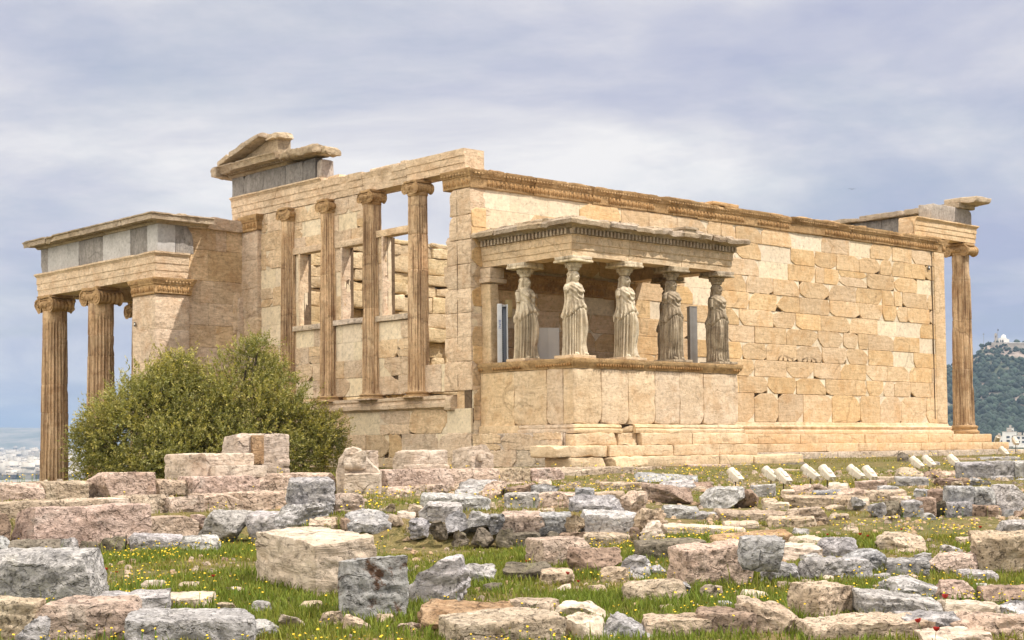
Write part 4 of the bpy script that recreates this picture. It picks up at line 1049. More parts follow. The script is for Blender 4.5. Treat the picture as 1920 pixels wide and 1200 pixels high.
def podcrown(p0, p1, ov, m0, m1, seed, bite):
    p0 = np.array(p0); p1 = np.array(p1); L = np.linalg.norm(p1 - p0); d = (p1 - p0) / L; n = int(round(L / 1.0)); r = np.random.default_rng(seed)
    for k in range(n):
        a, b_ = p0 + d * (L * k / n + .003), p0 + d * (L * (k + 1) / n - .003); kk = r.uniform(.85, 1.05)
        moulding(mb, POD, a, b_, np.array(ov), .08, m0 if k == 0 else 0, m1 if k == n - 1 else 0, .006, (kk, kk, kk * .96), int(r.integers(999)), 0, bite)
    nb = int(L / .085); q = np.array([p0 + d * ((k + .5) / nb * L) for k in range(nb)]); q = q[fbm(q * 1.6, 2, seed) > -.2]
    domes(mb, q + np.array(ov) * .065 + [0, 0, .085], d, np.array(ov), .032, .045, .035, (.85, .74, .58))
podcrown((PX0, -.02, 1.515), (PX0, PY, 1.515), (-1., 0, 0), 0, 1, 3, .05); podcrown((PX0, PY, 1.515), (PX1, PY, 1.515), (0, -1., 0), 1, 1, 4, .05); podcrown((PX1, PY, 1.515), (PX1, -.02, 1.515), (1., 0, 0), 1, 0, 5, .03)
block(mb, (PX0 + .25, PY + .25, 1.5), (PX1 - .25, -.02, 1.735), tn(), .5)
o = mb.build('podium_crown', M_ORN, TEMPLE, 45); o['label'] = 'carved egg moulding round the top of the podium'
mb = MB()
PB = [(-.3, 0), (.10, 0), (.12, .05), (.11, .09), (.07, .11), (.09, .14), (.07, .19), (.0, .21), (-.3, .212)]
for k, (a, b_, bt) in enumerate(((PX0, 1.75, .10), (2.2, 3.9, .03), (3.905, PX1, .02))):
    moulding(mb, PB, (a, PY, .0), (b_, PY, .0), (0, -1, 0), .09, 1 if k == 0 else 0, 1 if k == 2 else 0, .012, tn(.98, 1.1), 140 + k, 0, bt)
block(mb, (1.74, PY - .02, .0), (2.21, PY + .3, .19), tn(.75, .85), .09, .05, .02, rchips(4, .12, 7))
moulding(mb, PB, (PX0, -1.5, .0), (PX0, PY, .0), (-1, 0, 0), .09, 0, 1, .014, tn(.95, 1.0), 145, 0, .10); moulding(mb, PB, (PX1, PY, 0), (PX1, 0, 0), (1, 0, 0), .1, 1, 0, .006)
block(mb, (.16, -1.5, -.02), (.6, -.02, .21), tn(.9, 1.0), .13, .02, .008)
o = mb.build('podium_base', M_PORCH, TEMPLE, 40)
def porch_step(y, z0, z1, xw, cuts, seed, dep=.9, mat=M_PORCH):
    mb = MB(); r = np.random.default_rng(seed)
    for (a, b_, ex, nch) in cuts:
        kk = r.uniform(.92, 1.1)
        block(mb, (a + .004, y + ex, z0), (b_ - .004, y + dep, z1 - .003), (kk, kk * .99, kk * .96), .10, .022 + .02 * (nch > 1), .010 + .006 * (nch > 1), rchips(nch, .13, int(r.integers(9999))), int(r.integers(9999)))
    return mb.build('step', mat, TEMPLE, 40)
porch_step(PY - .16, -.285, 0.0, 0, ((.10, 1.55, .0, 3), (1.62, 2.35, .05, 3), (2.36, 4.2, .01, 0), (4.2, 6.35, 0, 1)), 1)
porch_step(PY - .34, -.55, -.287, 0, ((-.75, .85, -.10, 3), (.86, 1.05, .06, 1), (1.06, 3.3, 0, 0), (3.3, 5.0, .01, 0), (5.0, 6.5, .0, 1)), 2)
porch_step(PY - .52, -.815, -.552, 0, ((-.35, .80, .02, 2), (.98, 2.05, -.14, 3), (2.06, 3.4, .0, 1), (3.4, 4.8, .01, 0), (4.8, 6.1, 0, 0), (6.1, 8.1, -.05, 2)), 3)
porch_step(PY - .40, -1.3, -.82, 0, ((-1.0, 1.0, .02, 2), (1.0, 3.0, 0, 1), (3.0, 5.6, 0, 1)), 4, 1.5, M_TAN)
mb = MB(); wall_patch(mb, -3.15, 0.0, -1.2, .02, .7, .03, 27, .41, 1.3, .85); o = mb.build('foundation', [M_WEST, M_BEIGE, M_GAP], TEMPLE, 35)
# porch back wall dressing: pilasters and capital band
mb = MB(); block(mb, (.30, -.36, 1.75), (.66, -.02, 3.74), tn(.95, 1.02), .12, .02, .009, [((1, -.4, .1), .10), ((-1, -1, 1), .06)], 8)
block(mb, (.22, -.42, 3.745), (.80, -.02, 3.86), tn(), .14, .015, .006); block(mb, (.26, -.40, 3.865), (.72, -.02, 4.12), tn(), .14, .02, .008)
o = mb.build('porch_pilaster', M_PORCH, TEMPLE, 40); o['label'] = 'plain pilaster at the back west corner of the statue porch'
mb = MB(); crown(mb, (.70, -.03), (5.62, -.03), (0, -1), 3.62, seed=17, m0=0, m1=1, bite=.03)
block(mb, (5.05, -.15, 1.75), (5.55, -.03, 3.6), tn(.85, .95), .2, .03, .012, [((1, -.5, -.7), .35)], 4)
mb.build('porch_back_moulding', M_ORN, TEMPLE, 45)
# entablature of the porch
AR = ((.15, .15, .17), (0, .02, .04)); AT = [(.05, 0), (.06, .03)]
mb = MB()
EY0, EY1, EX0, EX1 = PY + .10, 0.0, PX0 + .10, PX1 - .08
fasciae(mb, (EX0, -.02), (EX0, EY0), (-1, 0), 4.14, *AR, top=AT, th=.5, seed=71, seg=1.5, m1=1, bite=.015)
fasciae(mb, (EX0, EY0), (EX1, EY0), (0, -1), 4.14, *AR, top=AT, th=.5, seed=72, seg=1.9, m0=1, m1=1, bite=.015)
fasciae(mb, (EX1, EY0), (EX1, -.02), (1, 0), 4.14, *AR, top=AT, th=.5, seed=73, seg=1.5, m0=1, bite=.015)
for x in np.arange(EX0 + .15, EX1 - .1, .365): 
    V, F = lathe([(.001, -.012), (.075, -.012), (.082, .0), (.075, .012), (.062, .013), (.055, .006), (.001, .006)], 16, (0, 0, 0), 1); mb.add(V * [1, -1, 1] + [x, EY0 - .036, 4.525], [F[0][:, ::-1]])
for y in np.arange(EY0 + .2, -.3, .40):
    V, F = lathe([(.001, -.012), (.075, -.012), (.082, .0), (.075, .012), (.062, .013), (.055, .006), (.001, .006)], 16, (0, 0, 0), 0); mb.add(V * [-1, 1, 1] + [EX0 - .036, y, 4.525], [F[0][:, ::-1]])
o = mb.build('porch_architrave', M_PORCH, TEMPLE, 35); o['label'] = 'architrave with small round discs above the statues'
mb = MB()
block(mb, (EX0 + .0, EY0 + .0, 4.62), (EX1, -.02, 4.80), (.55, .48, .42), .5, .005)
dx_ = np.arange(EX0 - .04, EX1 + .06, .124)
boxes(mb, [(x, EY0 - .065, 4.715) for x in dx_], (.062, .13, .135)); boxes(mb, [(EX0 - .065, y, 4.715) for y in np.arange(EY0 + .09, -.05, .124)], (.13, .062, .135)); boxes(mb, [(EX1 + .055, y, 4.715) for y in np.arange(EY0 + .09, -.05, .124)], (.11, .078, .135))
mb.build('dentils', M_CORN, TEMPLE, 30)
KC = [(-.5, 0), (.13, 0), (.15, .03), (.19, .05), (.34, .075), (.36, .06), (.375, .15), (.33, .20), (-.5, .235)]
mb = MB()
yy = [-.02, -.8, -1.7, -2.5, EY0]
for k in range(4): moulding(mb, KC, (EX0, yy[k], 4.79), (EX0, yy[k + 1], 4.79), (-1, 0, 0), .07, 0, 1 if k == 3 else 0, .014, tn(.78, .92), 150 + k, 0, .10)
xx = [EX0, 1.3, 2.2, 3.1, 3.9, 4.35, 5.0, 5.5, EX1]
for k in range(8): moulding(mb, KC, (xx[k] + .003, EY0, 4.79), (xx[k + 1] - .003, EY0, 4.79), (0, -1, 0), .07, 1 if k == 0 else 0, 1 if k == 7 else 0, .014, tn(.85, .98), 160 + k, 0, (.06, .12, .10, .10, .02, .25, .30, .10)[k])
moulding(mb, KC, (EX1, EY0, 4.79), (EX1, -.02, 4.79), (1, 0, 0), .08, 1, 0, .014, tn(.85, .95), 170, 0, .12)
block(mb, (EX0 + .1, EY0 + .1, 4.80), (EX1 - .1, -.02, 5.06), tn(), .3, .03, .012)
for k in range(26):
    x = rr_.uniform(EX0 - .2, EX1); block(mb, (x, EY0 - .26 + rr_.uniform(0, .2), 4.98), (x + rr_.uniform(.15, .5), EY0 + .35, 5.03 + rr_.uniform(.0, .04)), tn(.9, 1.15), .08, .025, .014, rchips(2, .06, 300 + k))
    y = rr_.uniform(EY0, -.5); block(mb, (EX0 - .26 + rr_.uniform(0, .2), y, 4.98), (EX0 + .35, y + rr_.uniform(.15, .5), 5.03 + rr_.uniform(.0, .05)), tn(.9, 1.15), .08, .025, .014, rchips(2, .06, 340 + k))
block(mb, (3.92, EY0 - .36, 4.86), (4.34, EY0 + .3, 5.075), (1.15, 1.15, 1.13), .15, .008, .003); block(mb, (3.88, EY0 - .40, 5.04), (4.38, EY0 + .3, 5.10), (.95, .95, .95), .15, .008, .003)
o = mb.build('porch_cornice', M_CORN, TEMPLE, 40); o['label'] = 'crumbling cornice and roof of the statue porch'

# ================================================================== the six draped statues
def gauss(x, m, s): return np.exp(-((x - m) / s) ** 2)
def caryatid_mesh(name, bend, arms, seed):
    """One continuous draped figure (feet at z=0, crown of the head 1.98); bend=+1: the knee on +X is bent. Faces -Y."""
    nth, nz = 168, 190
    zs = np.linspace(0.0, 1.80, nz); th = np.arange(nth) * 2 * np.pi / nth
    kz = [0, .03, .25, .55, .85, 1.0, 1.12, 1.24, 1.36, 1.48, 1.56, 1.63, 1.685, 1.715, 1.74, 1.765, 1.80]
    ka = [.280, .275, .265, .262, .262, .258, .248, .226, .215, .222, .232, .238, .225, .175, .115, .072, .066]
    kb = [.235, .23, .222, .225, .232, .235, .228, .205, .198, .205, .205, .190, .160, .125, .10, .082, .078]
    A = np.interp(zs, kz, ka); B = np.interp(zs, kz, kb)
    ker = np.ones(7) / 7
    A = np.convolve(np.pad(A, 3, 'edge'), ker, 'valid'); B = np.convolve(np.pad(B, 3, 'edge'), ker, 'valid')
    T, Z = np.meshgrid(th, zs); c, s = np.cos(T), np.sin(T)
    front = np.clip(-s, 0, 1)
    sway = .022 * bend * np.sin(np.clip(Z / 1.75, 0, 1) * np.pi)
    x = A[:, None] * np.sign(c) * np.abs(c) ** .86; y = B[:, None] * np.sign(s) * np.abs(s) ** .86
    # skirt: deep vertical flutes over the standing leg and the back, smooth cloth over the bent leg
    side = bend * x / .27
    smooth_ = sstep(-.05, .35, side) * sstep(-.2, .35, front) * sstep(.05, .25, Z) * sstep(1.10, .98, Z)
    hem = 1.14 - .22 * np.abs(c) ** 2.2 + .05 * side * front               # edge of the overfold, arched in front
    hem = np.where(s > .0, .92 + .06 * np.cos(6 * T), hem)
    skirt = sstep(.02, -.02, Z - hem)
    w_ = np.cos(23 * T + 1.1 * np.sin(5 * T + seed) + .5 * np.sin(3 * Z + seed))
    flute = (np.abs(w_) ** .7 * np.sign(w_)) * .033 * sstep(1.18, .95, Z) * (1 - .80 * smooth_)
    # overfold: steps out, scalloped edge, finer folds
    over = (1 - skirt) * sstep(1.50, 1.15, Z)
    w2 = np.cos(15 * T + 2.5 * Z + seed)
    pouch = .020 * gauss(Z, hem + .055, .07) * (1 + .45 * w2)
    of = over * (.006 + .012 * w2) + pouch
    undercut = -.020 * gauss(Z, hem - .025, .022)
    # chest: hanging curved folds, breasts, girdle dip
    u_ = Z - .9 * x * x * 4 + .05 * np.sin(9 * x)
    chest = .015 * np.sin(48 * u_ + seed) * front * sstep(1.28, 1.36, Z) * sstep(1.68, 1.60, Z)
    vert = .006 * np.cos(30 * T) * sstep(1.24, 1.32, Z) * sstep(1.66, 1.5, Z) * (1 - front * .6)
    breast = sum(.055 * gauss(x, bx, .062) * gauss(Z, 1.525, .062) for bx in (-.095, .095)) * sstep(0, .4, front)
    knee = (.060 * gauss(x, bend * .115, .085) * gauss(Z, .60, .26) + .045 * gauss(x, bend * .11, .075) * gauss(Z, .86, .2)) * sstep(0, .5, front)
    shin = -.030 * gauss(x, bend * .12, .08) * gauss(Z, .22, .14) * sstep(0, .5, front)
    trail = .035 * gauss(side, 1.0, .25) * gauss(Z, .12, .18)
    r = flute + of + undercut + chest + vert + trail
    nx, ny = c / np.sqrt(c * c + s * s), s
    x = x + r * nx + sway; y = y + r * ny - breast - knee - shin
    x = x + bend * .028 * gauss(Z, .62, .26) * sstep(-.2, .6, side)
    y = y + .02 * sstep(1.2, 1.75, Z)
    wob = .006 * fbm(np.stack([x, y, Z], -1).reshape(-1, 3) * 9 + seed, 3, seed).reshape(x.shape)
    rings = np.stack([x + wob * nx, y + wob * ny, Z], -1)
    mb = MB(); V, F = loft(rings); mb.add(V, F)
    shx = .022 * bend * math.sin(1.66 / 1.75 * math.pi)
    def capsule(P, rads, n=18, flat=1.0):
        P = np.array(P, float); t = np.linspace(0, 1, 14); k = np.linspace(0, 1, len(P))
        Q = np.stack([np.interp(t, k, P[:, a]) for a in range(3)], 1); rr = np.interp(t, k, rads)
        rr = rr * np.sqrt(np.clip(1 - (np.abs(t - .5) * 2) ** 8, .05, 1))
        tube(mb, Q, rr, n)
    for sx, (zb, fw_) in zip((-1, 1), arms):                # broken arms end at zb
        capsule([(sx * .185 + shx, .02, 1.675), (sx * .228 + shx, .01, 1.60), (sx * .250 + shx, .0 + fw_ * .5, max(zb, 1.40)), (sx * .246 + shx, fw_, zb)], [.060, .068, .060, .052])
        capsule([(sx * .13 + shx, .03, 1.69), (sx * .225 + shx, .02, 1.61), (sx * .25 + shx, .0, 1.50)], [.055, .074, .064])
    # feet under the hem
    capsule([(-bend * .12, -.05, .03), (-bend * .125, -.21, .035), (-bend * .13, -.285, .022)], [.05, .048, .03])
    capsule([(bend * .13, -.05, .04), (bend * .15, -.22, .04), (bend * .16, -.315, .022)], [.05, .046, .028])
    # head with face and hair
    hz = 1.862; n1, n2 = 84, 64
    ph = np.linspace(-np.pi / 2 + .04, np.pi / 2 - .04, n2); aa = np.arange(n1) * 2 * np.pi / n1
    AA, PH = np.meshgrid(aa, ph)
    hx = .114 * np.cos(PH) * np.cos(AA); hy = .126 * np.cos(PH) * np.sin(AA); hh = .150 * np.sin(PH)
    fr = sstep(-.1, .5, -np.sin(AA))
    hx = hx * (1 - .26 * sstep(.02, -.14, hh) * fr)
    hy = hy - fr * (.042 * gauss(hx, 0, .020) * gauss(hh, -.014, .036) + .016 * gauss(hx, 0, .026) * gauss(hh, -.074, .016) + .026 * gauss(hx, 0, .036) * gauss(hh, -.122, .028)
                    - .034 * gauss(np.abs(hx), .043, .022) * gauss(hh, .024, .020) - .012 * gauss(hh, -.055, .012) * gauss(hx, 0, .035) + .012 * gauss(hh, .054, .018) * gauss(np.abs(hx), .036, .034))
    V, F = loft(np.stack([hx + .006 * bend, hy - .022, hh + hz], -1)); mb.add(V, F)
    AA2, PH2 = np.meshgrid(aa, np.linspace(-1.5, 1.5, 44))
    hr = 1.0 + .05 * np.cos(14 * AA2) + .035 * np.sin(9 * PH2)
    fx = .152 * np.cos(PH2) * np.cos(AA2) * hr; fy = .132 * np.cos(PH2) * np.sin(AA2) * hr + .028; fz = .135 * np.sin(PH2) + hz + .038
    low = sstep(-.15, -.55, np.sin(AA2))
    fz = fz + low * np.maximum(0, hz + .085 - fz); fy = np.where((low > .5) & (fz < hz + .09), np.maximum(fy, -.095), fy)
    V, F = loft(np.stack([fx + .006 * bend, fy, fz], -1)); mb.add(V, F)
    for sx in (-1, 1):                                      # side locks and tresses falling on the shoulders
        capsule([(sx * .105, -.055, hz + .075), (sx * .126, -.02, hz + .02), (sx * .122, .01, hz - .08), (sx * .112, .02, hz - .16)], [.030, .040, .042, .040], 12)
        capsule([(sx * .095, .03, hz - .10), (sx * .10, -.035, hz - .21), (sx * .088, -.115, hz - .31)], [.030, .026, .018], 10)
        capsule([(sx * .085, .07, hz), (sx * .095, .09, hz - .14), (sx * .075, .11, hz - .26)], [.05, .05, .04], 12)
    capsule([(0, .10, hz + .02), (0, .135, hz - .12), (0, .15, hz - .30), (0, .16, hz - .52)], [.095, .085, .075, .045], 16)
    capsule([(0, .03, 1.68), (0, .015, 1.78), (0, .01, 1.87)], [.085, .066, .068], 16)
    o = mb.build(name, M_STAT, None, 0)
    md = o.modifiers.new('weld', 'REMESH'); md.mode = 'VOXEL'; md.voxel_size = .0072; md.use_smooth_shade = True
    dg = bpy.context.evaluated_depsgraph_get(); me = bpy.data.meshes.new_from_object(o.evaluated_get(dg))
    bpy.data.objects.remove(o)
    co = np.empty(len(me.vertices) * 3, np.float32); me.vertices.foreach_get('co', co)
    k = .86 + .22 * sstep(-.5, .5, fbm(co.reshape(-1, 3) * np.array([6, 6, 1.6]) + seed, 3, seed + 2))
    for a_ in list(me.color_attributes): me.color_attributes.remove(a_)
    ca = me.color_attributes.new('tint', 'FLOAT_COLOR', 'POINT')
    ca.data.foreach_set('color', np.stack([k, k, k, np.ones_like(k)], 1).astype(np.float32).ravel())
    me.materials.clear()
    me.polygons.foreach_set('use_smooth', np.ones(len(me.polygons), bool))
    return me
def caryatid(x, y, bend, arms, seed, label, dark=False, turn=0.0, worn=0.0):
    mat = M_STATD if dark else M_STAT
    z0 = 1.755; root = empty('draped_statue', (x, y, z0), turn); tag(root, label, 'statue', 'draped statues carrying the porch roof')
    mb = MB(); block(mb, (-.36, -.34, 0), (.36, .34, .065), rnd=.01, rough=.006); mb.build('plinth', M_PORCH if not dark else M_STATD, root, 40)
    me = caryatid_mesh('draped_figure', bend, arms, seed); me.materials.append(mat)
    o = bpy.data.objects.new('figure', me); COL.objects.link(o); o.parent = root; o.location = (0, .02, .06)
    cz_ = 2.060
    mb = MB()
    mb.add(*lathe([(.10, cz_ - .0), (.132, cz_ + .01), (.140, cz_ + .03), (.138, cz_ + .05), (.168, cz_ + .09), (.205, cz_ + .145), (.215, cz_ + .175), (.20, cz_ + .19), (.12, cz_ + .195)], 40, (.006 * bend, .03, 0)))
    for q in np.arange(16) * 2 * np.pi / 16:
        domes(mb, [(.006 * bend + .178 * math.cos(q), .03 + .178 * math.sin(q), cz_ + .115)], (-math.sin(q), math.cos(q), 0), (math.cos(q), math.sin(q), -.4), .024, .038, .022)
    V = np.concatenate(mb.V); V = V + .008 * vec3(V * 8 + seed, seed, 2); mb.V = [V]; mb.T = [np.ones((len(V), 3))]
    block(mb, (-.335, -.30, cz_ + .19), (.345, .36, cz_ + .25), tn(.95, 1.1), .08, .014, .006, rchips(2, .05, seed)); block(mb, (-.315, -.28, cz_ + .25), (.325, .34, cz_ + .325), tn(.95, 1.1), .08, .012, .005)
    mb.build('capital', mat, root, 45)
    return root
caryatid(.62, -1.30, 1, ((1.36, -.02), (1.55, 0)), 3, 'pale draped woman statue standing on the west flank of the porch')
caryatid(.62, -2.98, 1, ((1.52, 0), (1.50, 0)), 5, 'pale draped woman statue on the near corner of the podium')
caryatid(2.36, -2.98, 1, ((1.50, 0), (1.54, 0)), 8, 'pale draped woman statue second from the near corner along the front')
caryatid(4.05, -2.98, -1, ((1.52, 0), (1.42, -.03)), 11, 'dark sooty draped woman statue beside the grey steel post', dark=True)
caryatid(5.80, -2.98, -1, ((1.40, -.02), (1.54, 0)), 14, 'dark sooty draped woman statue at the sunny far corner of the porch', dark=True)
caryatid(5.80, -1.30, -1, ((1.50, 0), (1.50, 0)), 17, 'draped woman statue on the east flank, mostly hidden behind a sooty one', dark=True)

# ------------------------------------------------------------------ modern things in and on the temple
def world_thing(name, mbs, loc, label, cat, rz=0.0, group=None):
    r = empty(name, loc, rz); tag(r, label, cat, group)
    for part, mb, mat in mbs: mb.build(part, mat, r, 35)
    return r
def bxm(*bs):
    mb = MB()
    for lo, hi in bs: block(mb, lo, hi, rnd=.004, rough=0.0, res=1.0)
    return mb
def letters(txt, size):
    cu = bpy.data.curves.new('lettering', 'FONT'); cu.body = txt; cu.size = size; cu.extrude = .001; cu.align_x = 'CENTER'; cu.align_y = 'CENTER'
    o = bpy.data.objects.new('lettering', cu); COL.objects.link(o)
    dg = bpy.context.evaluated_depsgraph_get(); me = bpy.data.meshes.new_from_object(o.evaluated_get(dg)); bpy.data.objects.remove(o)
    me.materials.clear(); me.materials.append(M_BLUEP); ca = me.color_attributes.new('tint', 'FLOAT_COLOR', 'POINT')
    ca.data.foreach_set('color', np.ones(len(me.vertices) * 4, np.float32)); return me
# channel post at the west end of the porch; stands on the porch floor, faces the camera side
pa = onplane(943, 600, 1, -.72); phi = cang + .15
post = empty('steel_channel_post', (pa[0], pa[1], 1.735), phi); tag(post, 'pale steel channel post with blue lettering between the pilaster and the first statue', 'post')
Hp = 1.46
m_ = MB(); block(m_, (-.135, -.05, 0), (-.03, .07, Hp), rnd=.004, rough=0, res=1); block(m_, (.09, -.04, 0), (.118, .07, Hp - .01), rnd=.004, rough=0, res=1); block(m_, (-.03, .06, 0), (.09, .07, Hp - .04), (.25, .27, .32), rnd=.002, rough=0, res=1)
block(m_, (-.03, -.03, Hp - .07), (.09, .06, Hp - .02), (.6, .6, .6), rnd=.002, rough=0, res=1)
m_.build('channel', M_PALES, post, 30)
m_ = MB(); boxes(m_, [(.0, .056, z_) for z_ in np.arange(.05, Hp - .1, .055)], (.022, .01, .026)); m_.build('slots', M_BLACK, post, 0)
lo_ = bpy.data.objects.new('lettering', letters('BUNZ', .085)); COL.objects.link(lo_); lo_.parent = post; lo_.location = (-.085, -.053, .95); lo_.rotation_euler = (R(90), R(90), 0)
pb = onplane(957, 580, 1, -.35)
world_thing('junction_box', [('case', bxm(((-.075, -.06, -.22), (.075, .06, .22))), M_YBOX), ('lid', bxm(((-.068, -.072, -.21), (.068, -.06, .21))), M_YBOX)], (pb[0], -.28, pb[2] + .02), 'yellowed oblong box hung on the porch back wall beside the steel channel', 'box')
pc_ = onplane(1029, 640, 1, -1.05)
world_thing('equipment_cabinet', [('case', bxm(((-.28, -.12, 0), (.24, .2, .90))), M_PANEL), ('door', bxm(((-.05, -.132, .02), (.235, -.12, .89))), M_PANEL)], (pc_[0], -1.05, 1.735), 'plain grey cabinet on the porch floor between two pale statues', 'cabinet', cang + .2)
pd = onplane(1298, 620, 1, -1.9)
world_thing('steel_post', [('post', bxm(((-.10, -.10, 0), (.10, .10, 1.60))), M_STEEL), ('flange', bxm(((-.125, -.112, 0), (-.07, -.10, 1.60))), M_STEEL), ('top_cap', bxm(((-.11, -.11, 1.60), (.11, .11, 1.615))), M_STEEL)], (pd[0], -1.9, 1.735), 'dark grey square steel post between the two sooty front statues', 'post', cang + .35)
def target_plate(p, label, nrm, s=.055, white=False):
    r = empty('survey_target', p, math.atan2(nrm[0], -nrm[1])); tag(r, label, 'marker')
    bxm(((-s * .7, -.01, -s), (s * .7, 0, s))).build('plate', M_WHITE if white else M_BLACK, r, 0)
    if not white: bxm(((-s * .4, -.014, -s * .25), (s * .4, -.01, s * .45))).build('mark', M_WHITE, r, 0)
p_ = onplane(1741, 502, 1, -.03); target_plate(p_ - [0, .02, 0], 'tiny black survey plate high on the sunny wall near its east end', (0, -1, 0), .075)
p_ = onplane(254, 608, 0, -3.05); target_plate(p_ - [.02, 0, 0], 'tiny black survey plate on the shaded side of the north porch pier', (-1, 0, 0), .065)
p_ = onplane(892, 524, 0, .22); target_plate((.20, p_[1], p_[2]), 'small white plate under the porch cornice at the back west pilaster', (-1, 0, 0), .07, True)
# a bird far above the wall
bd = MB(); bp = at_depth(1597, 355, 60)
tube(bd, [(-.12, 0, 0), (-.06, 0, .01), (.05, 0, .015), (.12, 0, .03), (.155, 0, .03)], [.008, .03, .038, .022, .006], 8)
for sy in (-1, 1):
    V = np.array([(.06, 0, .02), (-.03, 0, .02), (-.05, sy * .16, .06), (.05, sy * .15, .065), (-.08, sy * .30, .03), (.0, sy * .27, .035)]); V2 = V + [0, 0, .008]
    bd.add(np.concatenate([V, V2]), [np.array([(0, 1, 2, 3), (3, 2, 4, 5), (9, 8, 7, 6), (11, 10, 8, 9), (0, 3, 9, 6), (3, 5, 11, 9), (1, 7, 8, 2), (2, 8, 10, 4), (4, 10, 11, 5)])])
ob = bd.build('bird', M_BLACK, None, 60); ob.location = bp; ob.scale = (.45,) * 3; ob.rotation_euler = (.1, 0, .6); tag(ob, 'tiny dark bird gliding high above the long wall', 'bird')

# ------------------------------------------------------------------ floodlights
def floodlight():
    root = empty('floodlight'); body = MB()
    # local frame of the lamp: x = aim direction; built level, tilted by the child's rotation
    prof = [(-.30, -.055, .045), (-.27, -.075, .06), (-.02, -.125, .075), (.06, -.135, .078)]      # x, z low, half width
    rings = []
    for x, zl, hw in [(-.31, -.045, .085), (-.295, -.062, .105), (-.10, -.105, .125), (.06, -.135, .130), (.075, -.135, .130)]:
        zt = .070
        rings.append([(x, -hw, zl), (x, hw, zl), (x, hw, zt - .02), (x, hw - .02, zt), (x, -hw + .02, zt), (x, -hw, zt - .02)])
    V, F = loft(np.array(rings)); body.add(V, F)
    tilt = Matrix.Rotation(R(-38), 4, 'Y')
    def part(name, mb, mat, par=root, sm=35):
        o = mb.build(name, mat, par, sm); o.data.transform(Matrix.Translation((0, 0, .46)) @ tilt); return o
    h = part('housing', body, M_CREAM)
    v = MB(); V, F = lathe([(.105, .075), (.128, .08), (.135, .14), (.137, .205), (.125, .21), (.118, .15), (.02, .13)], 28, (0, 0, 0), 0); v.add(V * [1, 1, .86] + [0, 0, -.028], F); part('visor', v, M_CREAM)
    c = MB(); block(c, (-.14, -.062, .068), (.07, .062, .092), rnd=.014, rough=0, res=.06); block(c, (-.175, -.05, .067), (-.14, .05, .074), (.45, .43, .40), rnd=.003, rough=0, res=.2); part('cover', c, M_CREAM)
    k = MB()
    for sy in (-1, 1): V, F = lathe([(.001, 0), (.026, 0), (.026, .016), (.018, .02), (.001, .02)], 12, (0, 0, 0), 1); k.add(V * [1, sy, 1] + [-.05, sy * .118, -.06], F)
    part('knob', k, M_STEEL)
    s_ = MB(); boxes(s_, [(-.02, -.135, .33), (-.02, .135, .33)], (.035, .008, .16)); boxes(s_, [(-.02, 0, .25)], (.035, .278, .012)); s_.build('bracket', M_CREAM, root, 0)
    p = MB(); tube(p, [(-.02, 0, -.45), (-.02, 0, .02), (-.015, 0, .12), (-.03, .01, .20), (-.02, 0, .255)], [.022, .021, .02, .016, .02], 8); p.build('stake', M_DKMET, root, 60)
    cb_ = MB(); tube(cb_, [(-.25, .03, .30), (-.33, .05, .27), (-.36, .04, .18), (-.20, .02, .10), (-.04, .0, .06)], .009, 6); cb_.build('cable', M_CREAM, root, 60)
    return root
FL = [(1378, 889, 30, 'cream floodlight standing alone at the left behind the grey boulder', 912), (1444, 886, 27, 'cream floodlight of a close pair, the one behind and to the left', 922), (1468, 891, 26.2, 'cream floodlight of a close pair, the one in front and to the right', 926),
      (1518, 883, 28, 'cream floodlight on a tall dark stake, third group from the left', 922), (1550, 885, 28, 'cream floodlight on a short bent stake over a pinkish stone', 917), (1603, 883, 29, 'cream floodlight above the rounded pale stone, left of two', 910), (1630, 884, 29.4, 'cream floodlight above the rounded pale stone, right of two', 905),
      (1718, 865, 36, 'cream floodlight over the sloping slabs near the rubble wall, left one', 885), (1741, 863, 37, 'cream floodlight over the sloping slabs near the rubble wall, right one', 882), (1788, 862, 37.5, 'cream floodlight just left of the far rubble wall', 880), (1882, 845, 41, 'cream floodlight on the low slab at the east end of the steps', 858),
      (1904, 826, 52, 'small distant floodlight beyond the temple steps at the right border', 838), (1870, 821, 55, 'small browned floodlight beyond the end of the steps', 834)]
fproto = floodlight(); rf = np.random.default_rng(4)
for k, (px, py, d, lab, yb) in enumerate(FL):
    o = fproto if k == 0 else copy_tree(fproto)
    if k < 11: d = ground_at(px, yb)[1]
    p = at_depth(px, py, d)
    o.location = (p[0], p[1], p[2] - .46 * .66); 
    # lamps aim up towards the wall and the porch, to the left and away
    o.rotation_euler = (0, 0, math.radians(84 + (0, 8, -6, 14, -10, 10, -12, 2, -6, -10, -14, -34, 150)[k])); tag(o, lab, 'floodlight', 'cream floodlights in the grass below the wall')
    sc_ = (1, .98, 1.0, 1.0, 1.02, 1.0, .98, .98, .98, 1, 1, 1.0, .95)[k]; o.scale = (sc_ * .66,) * 3

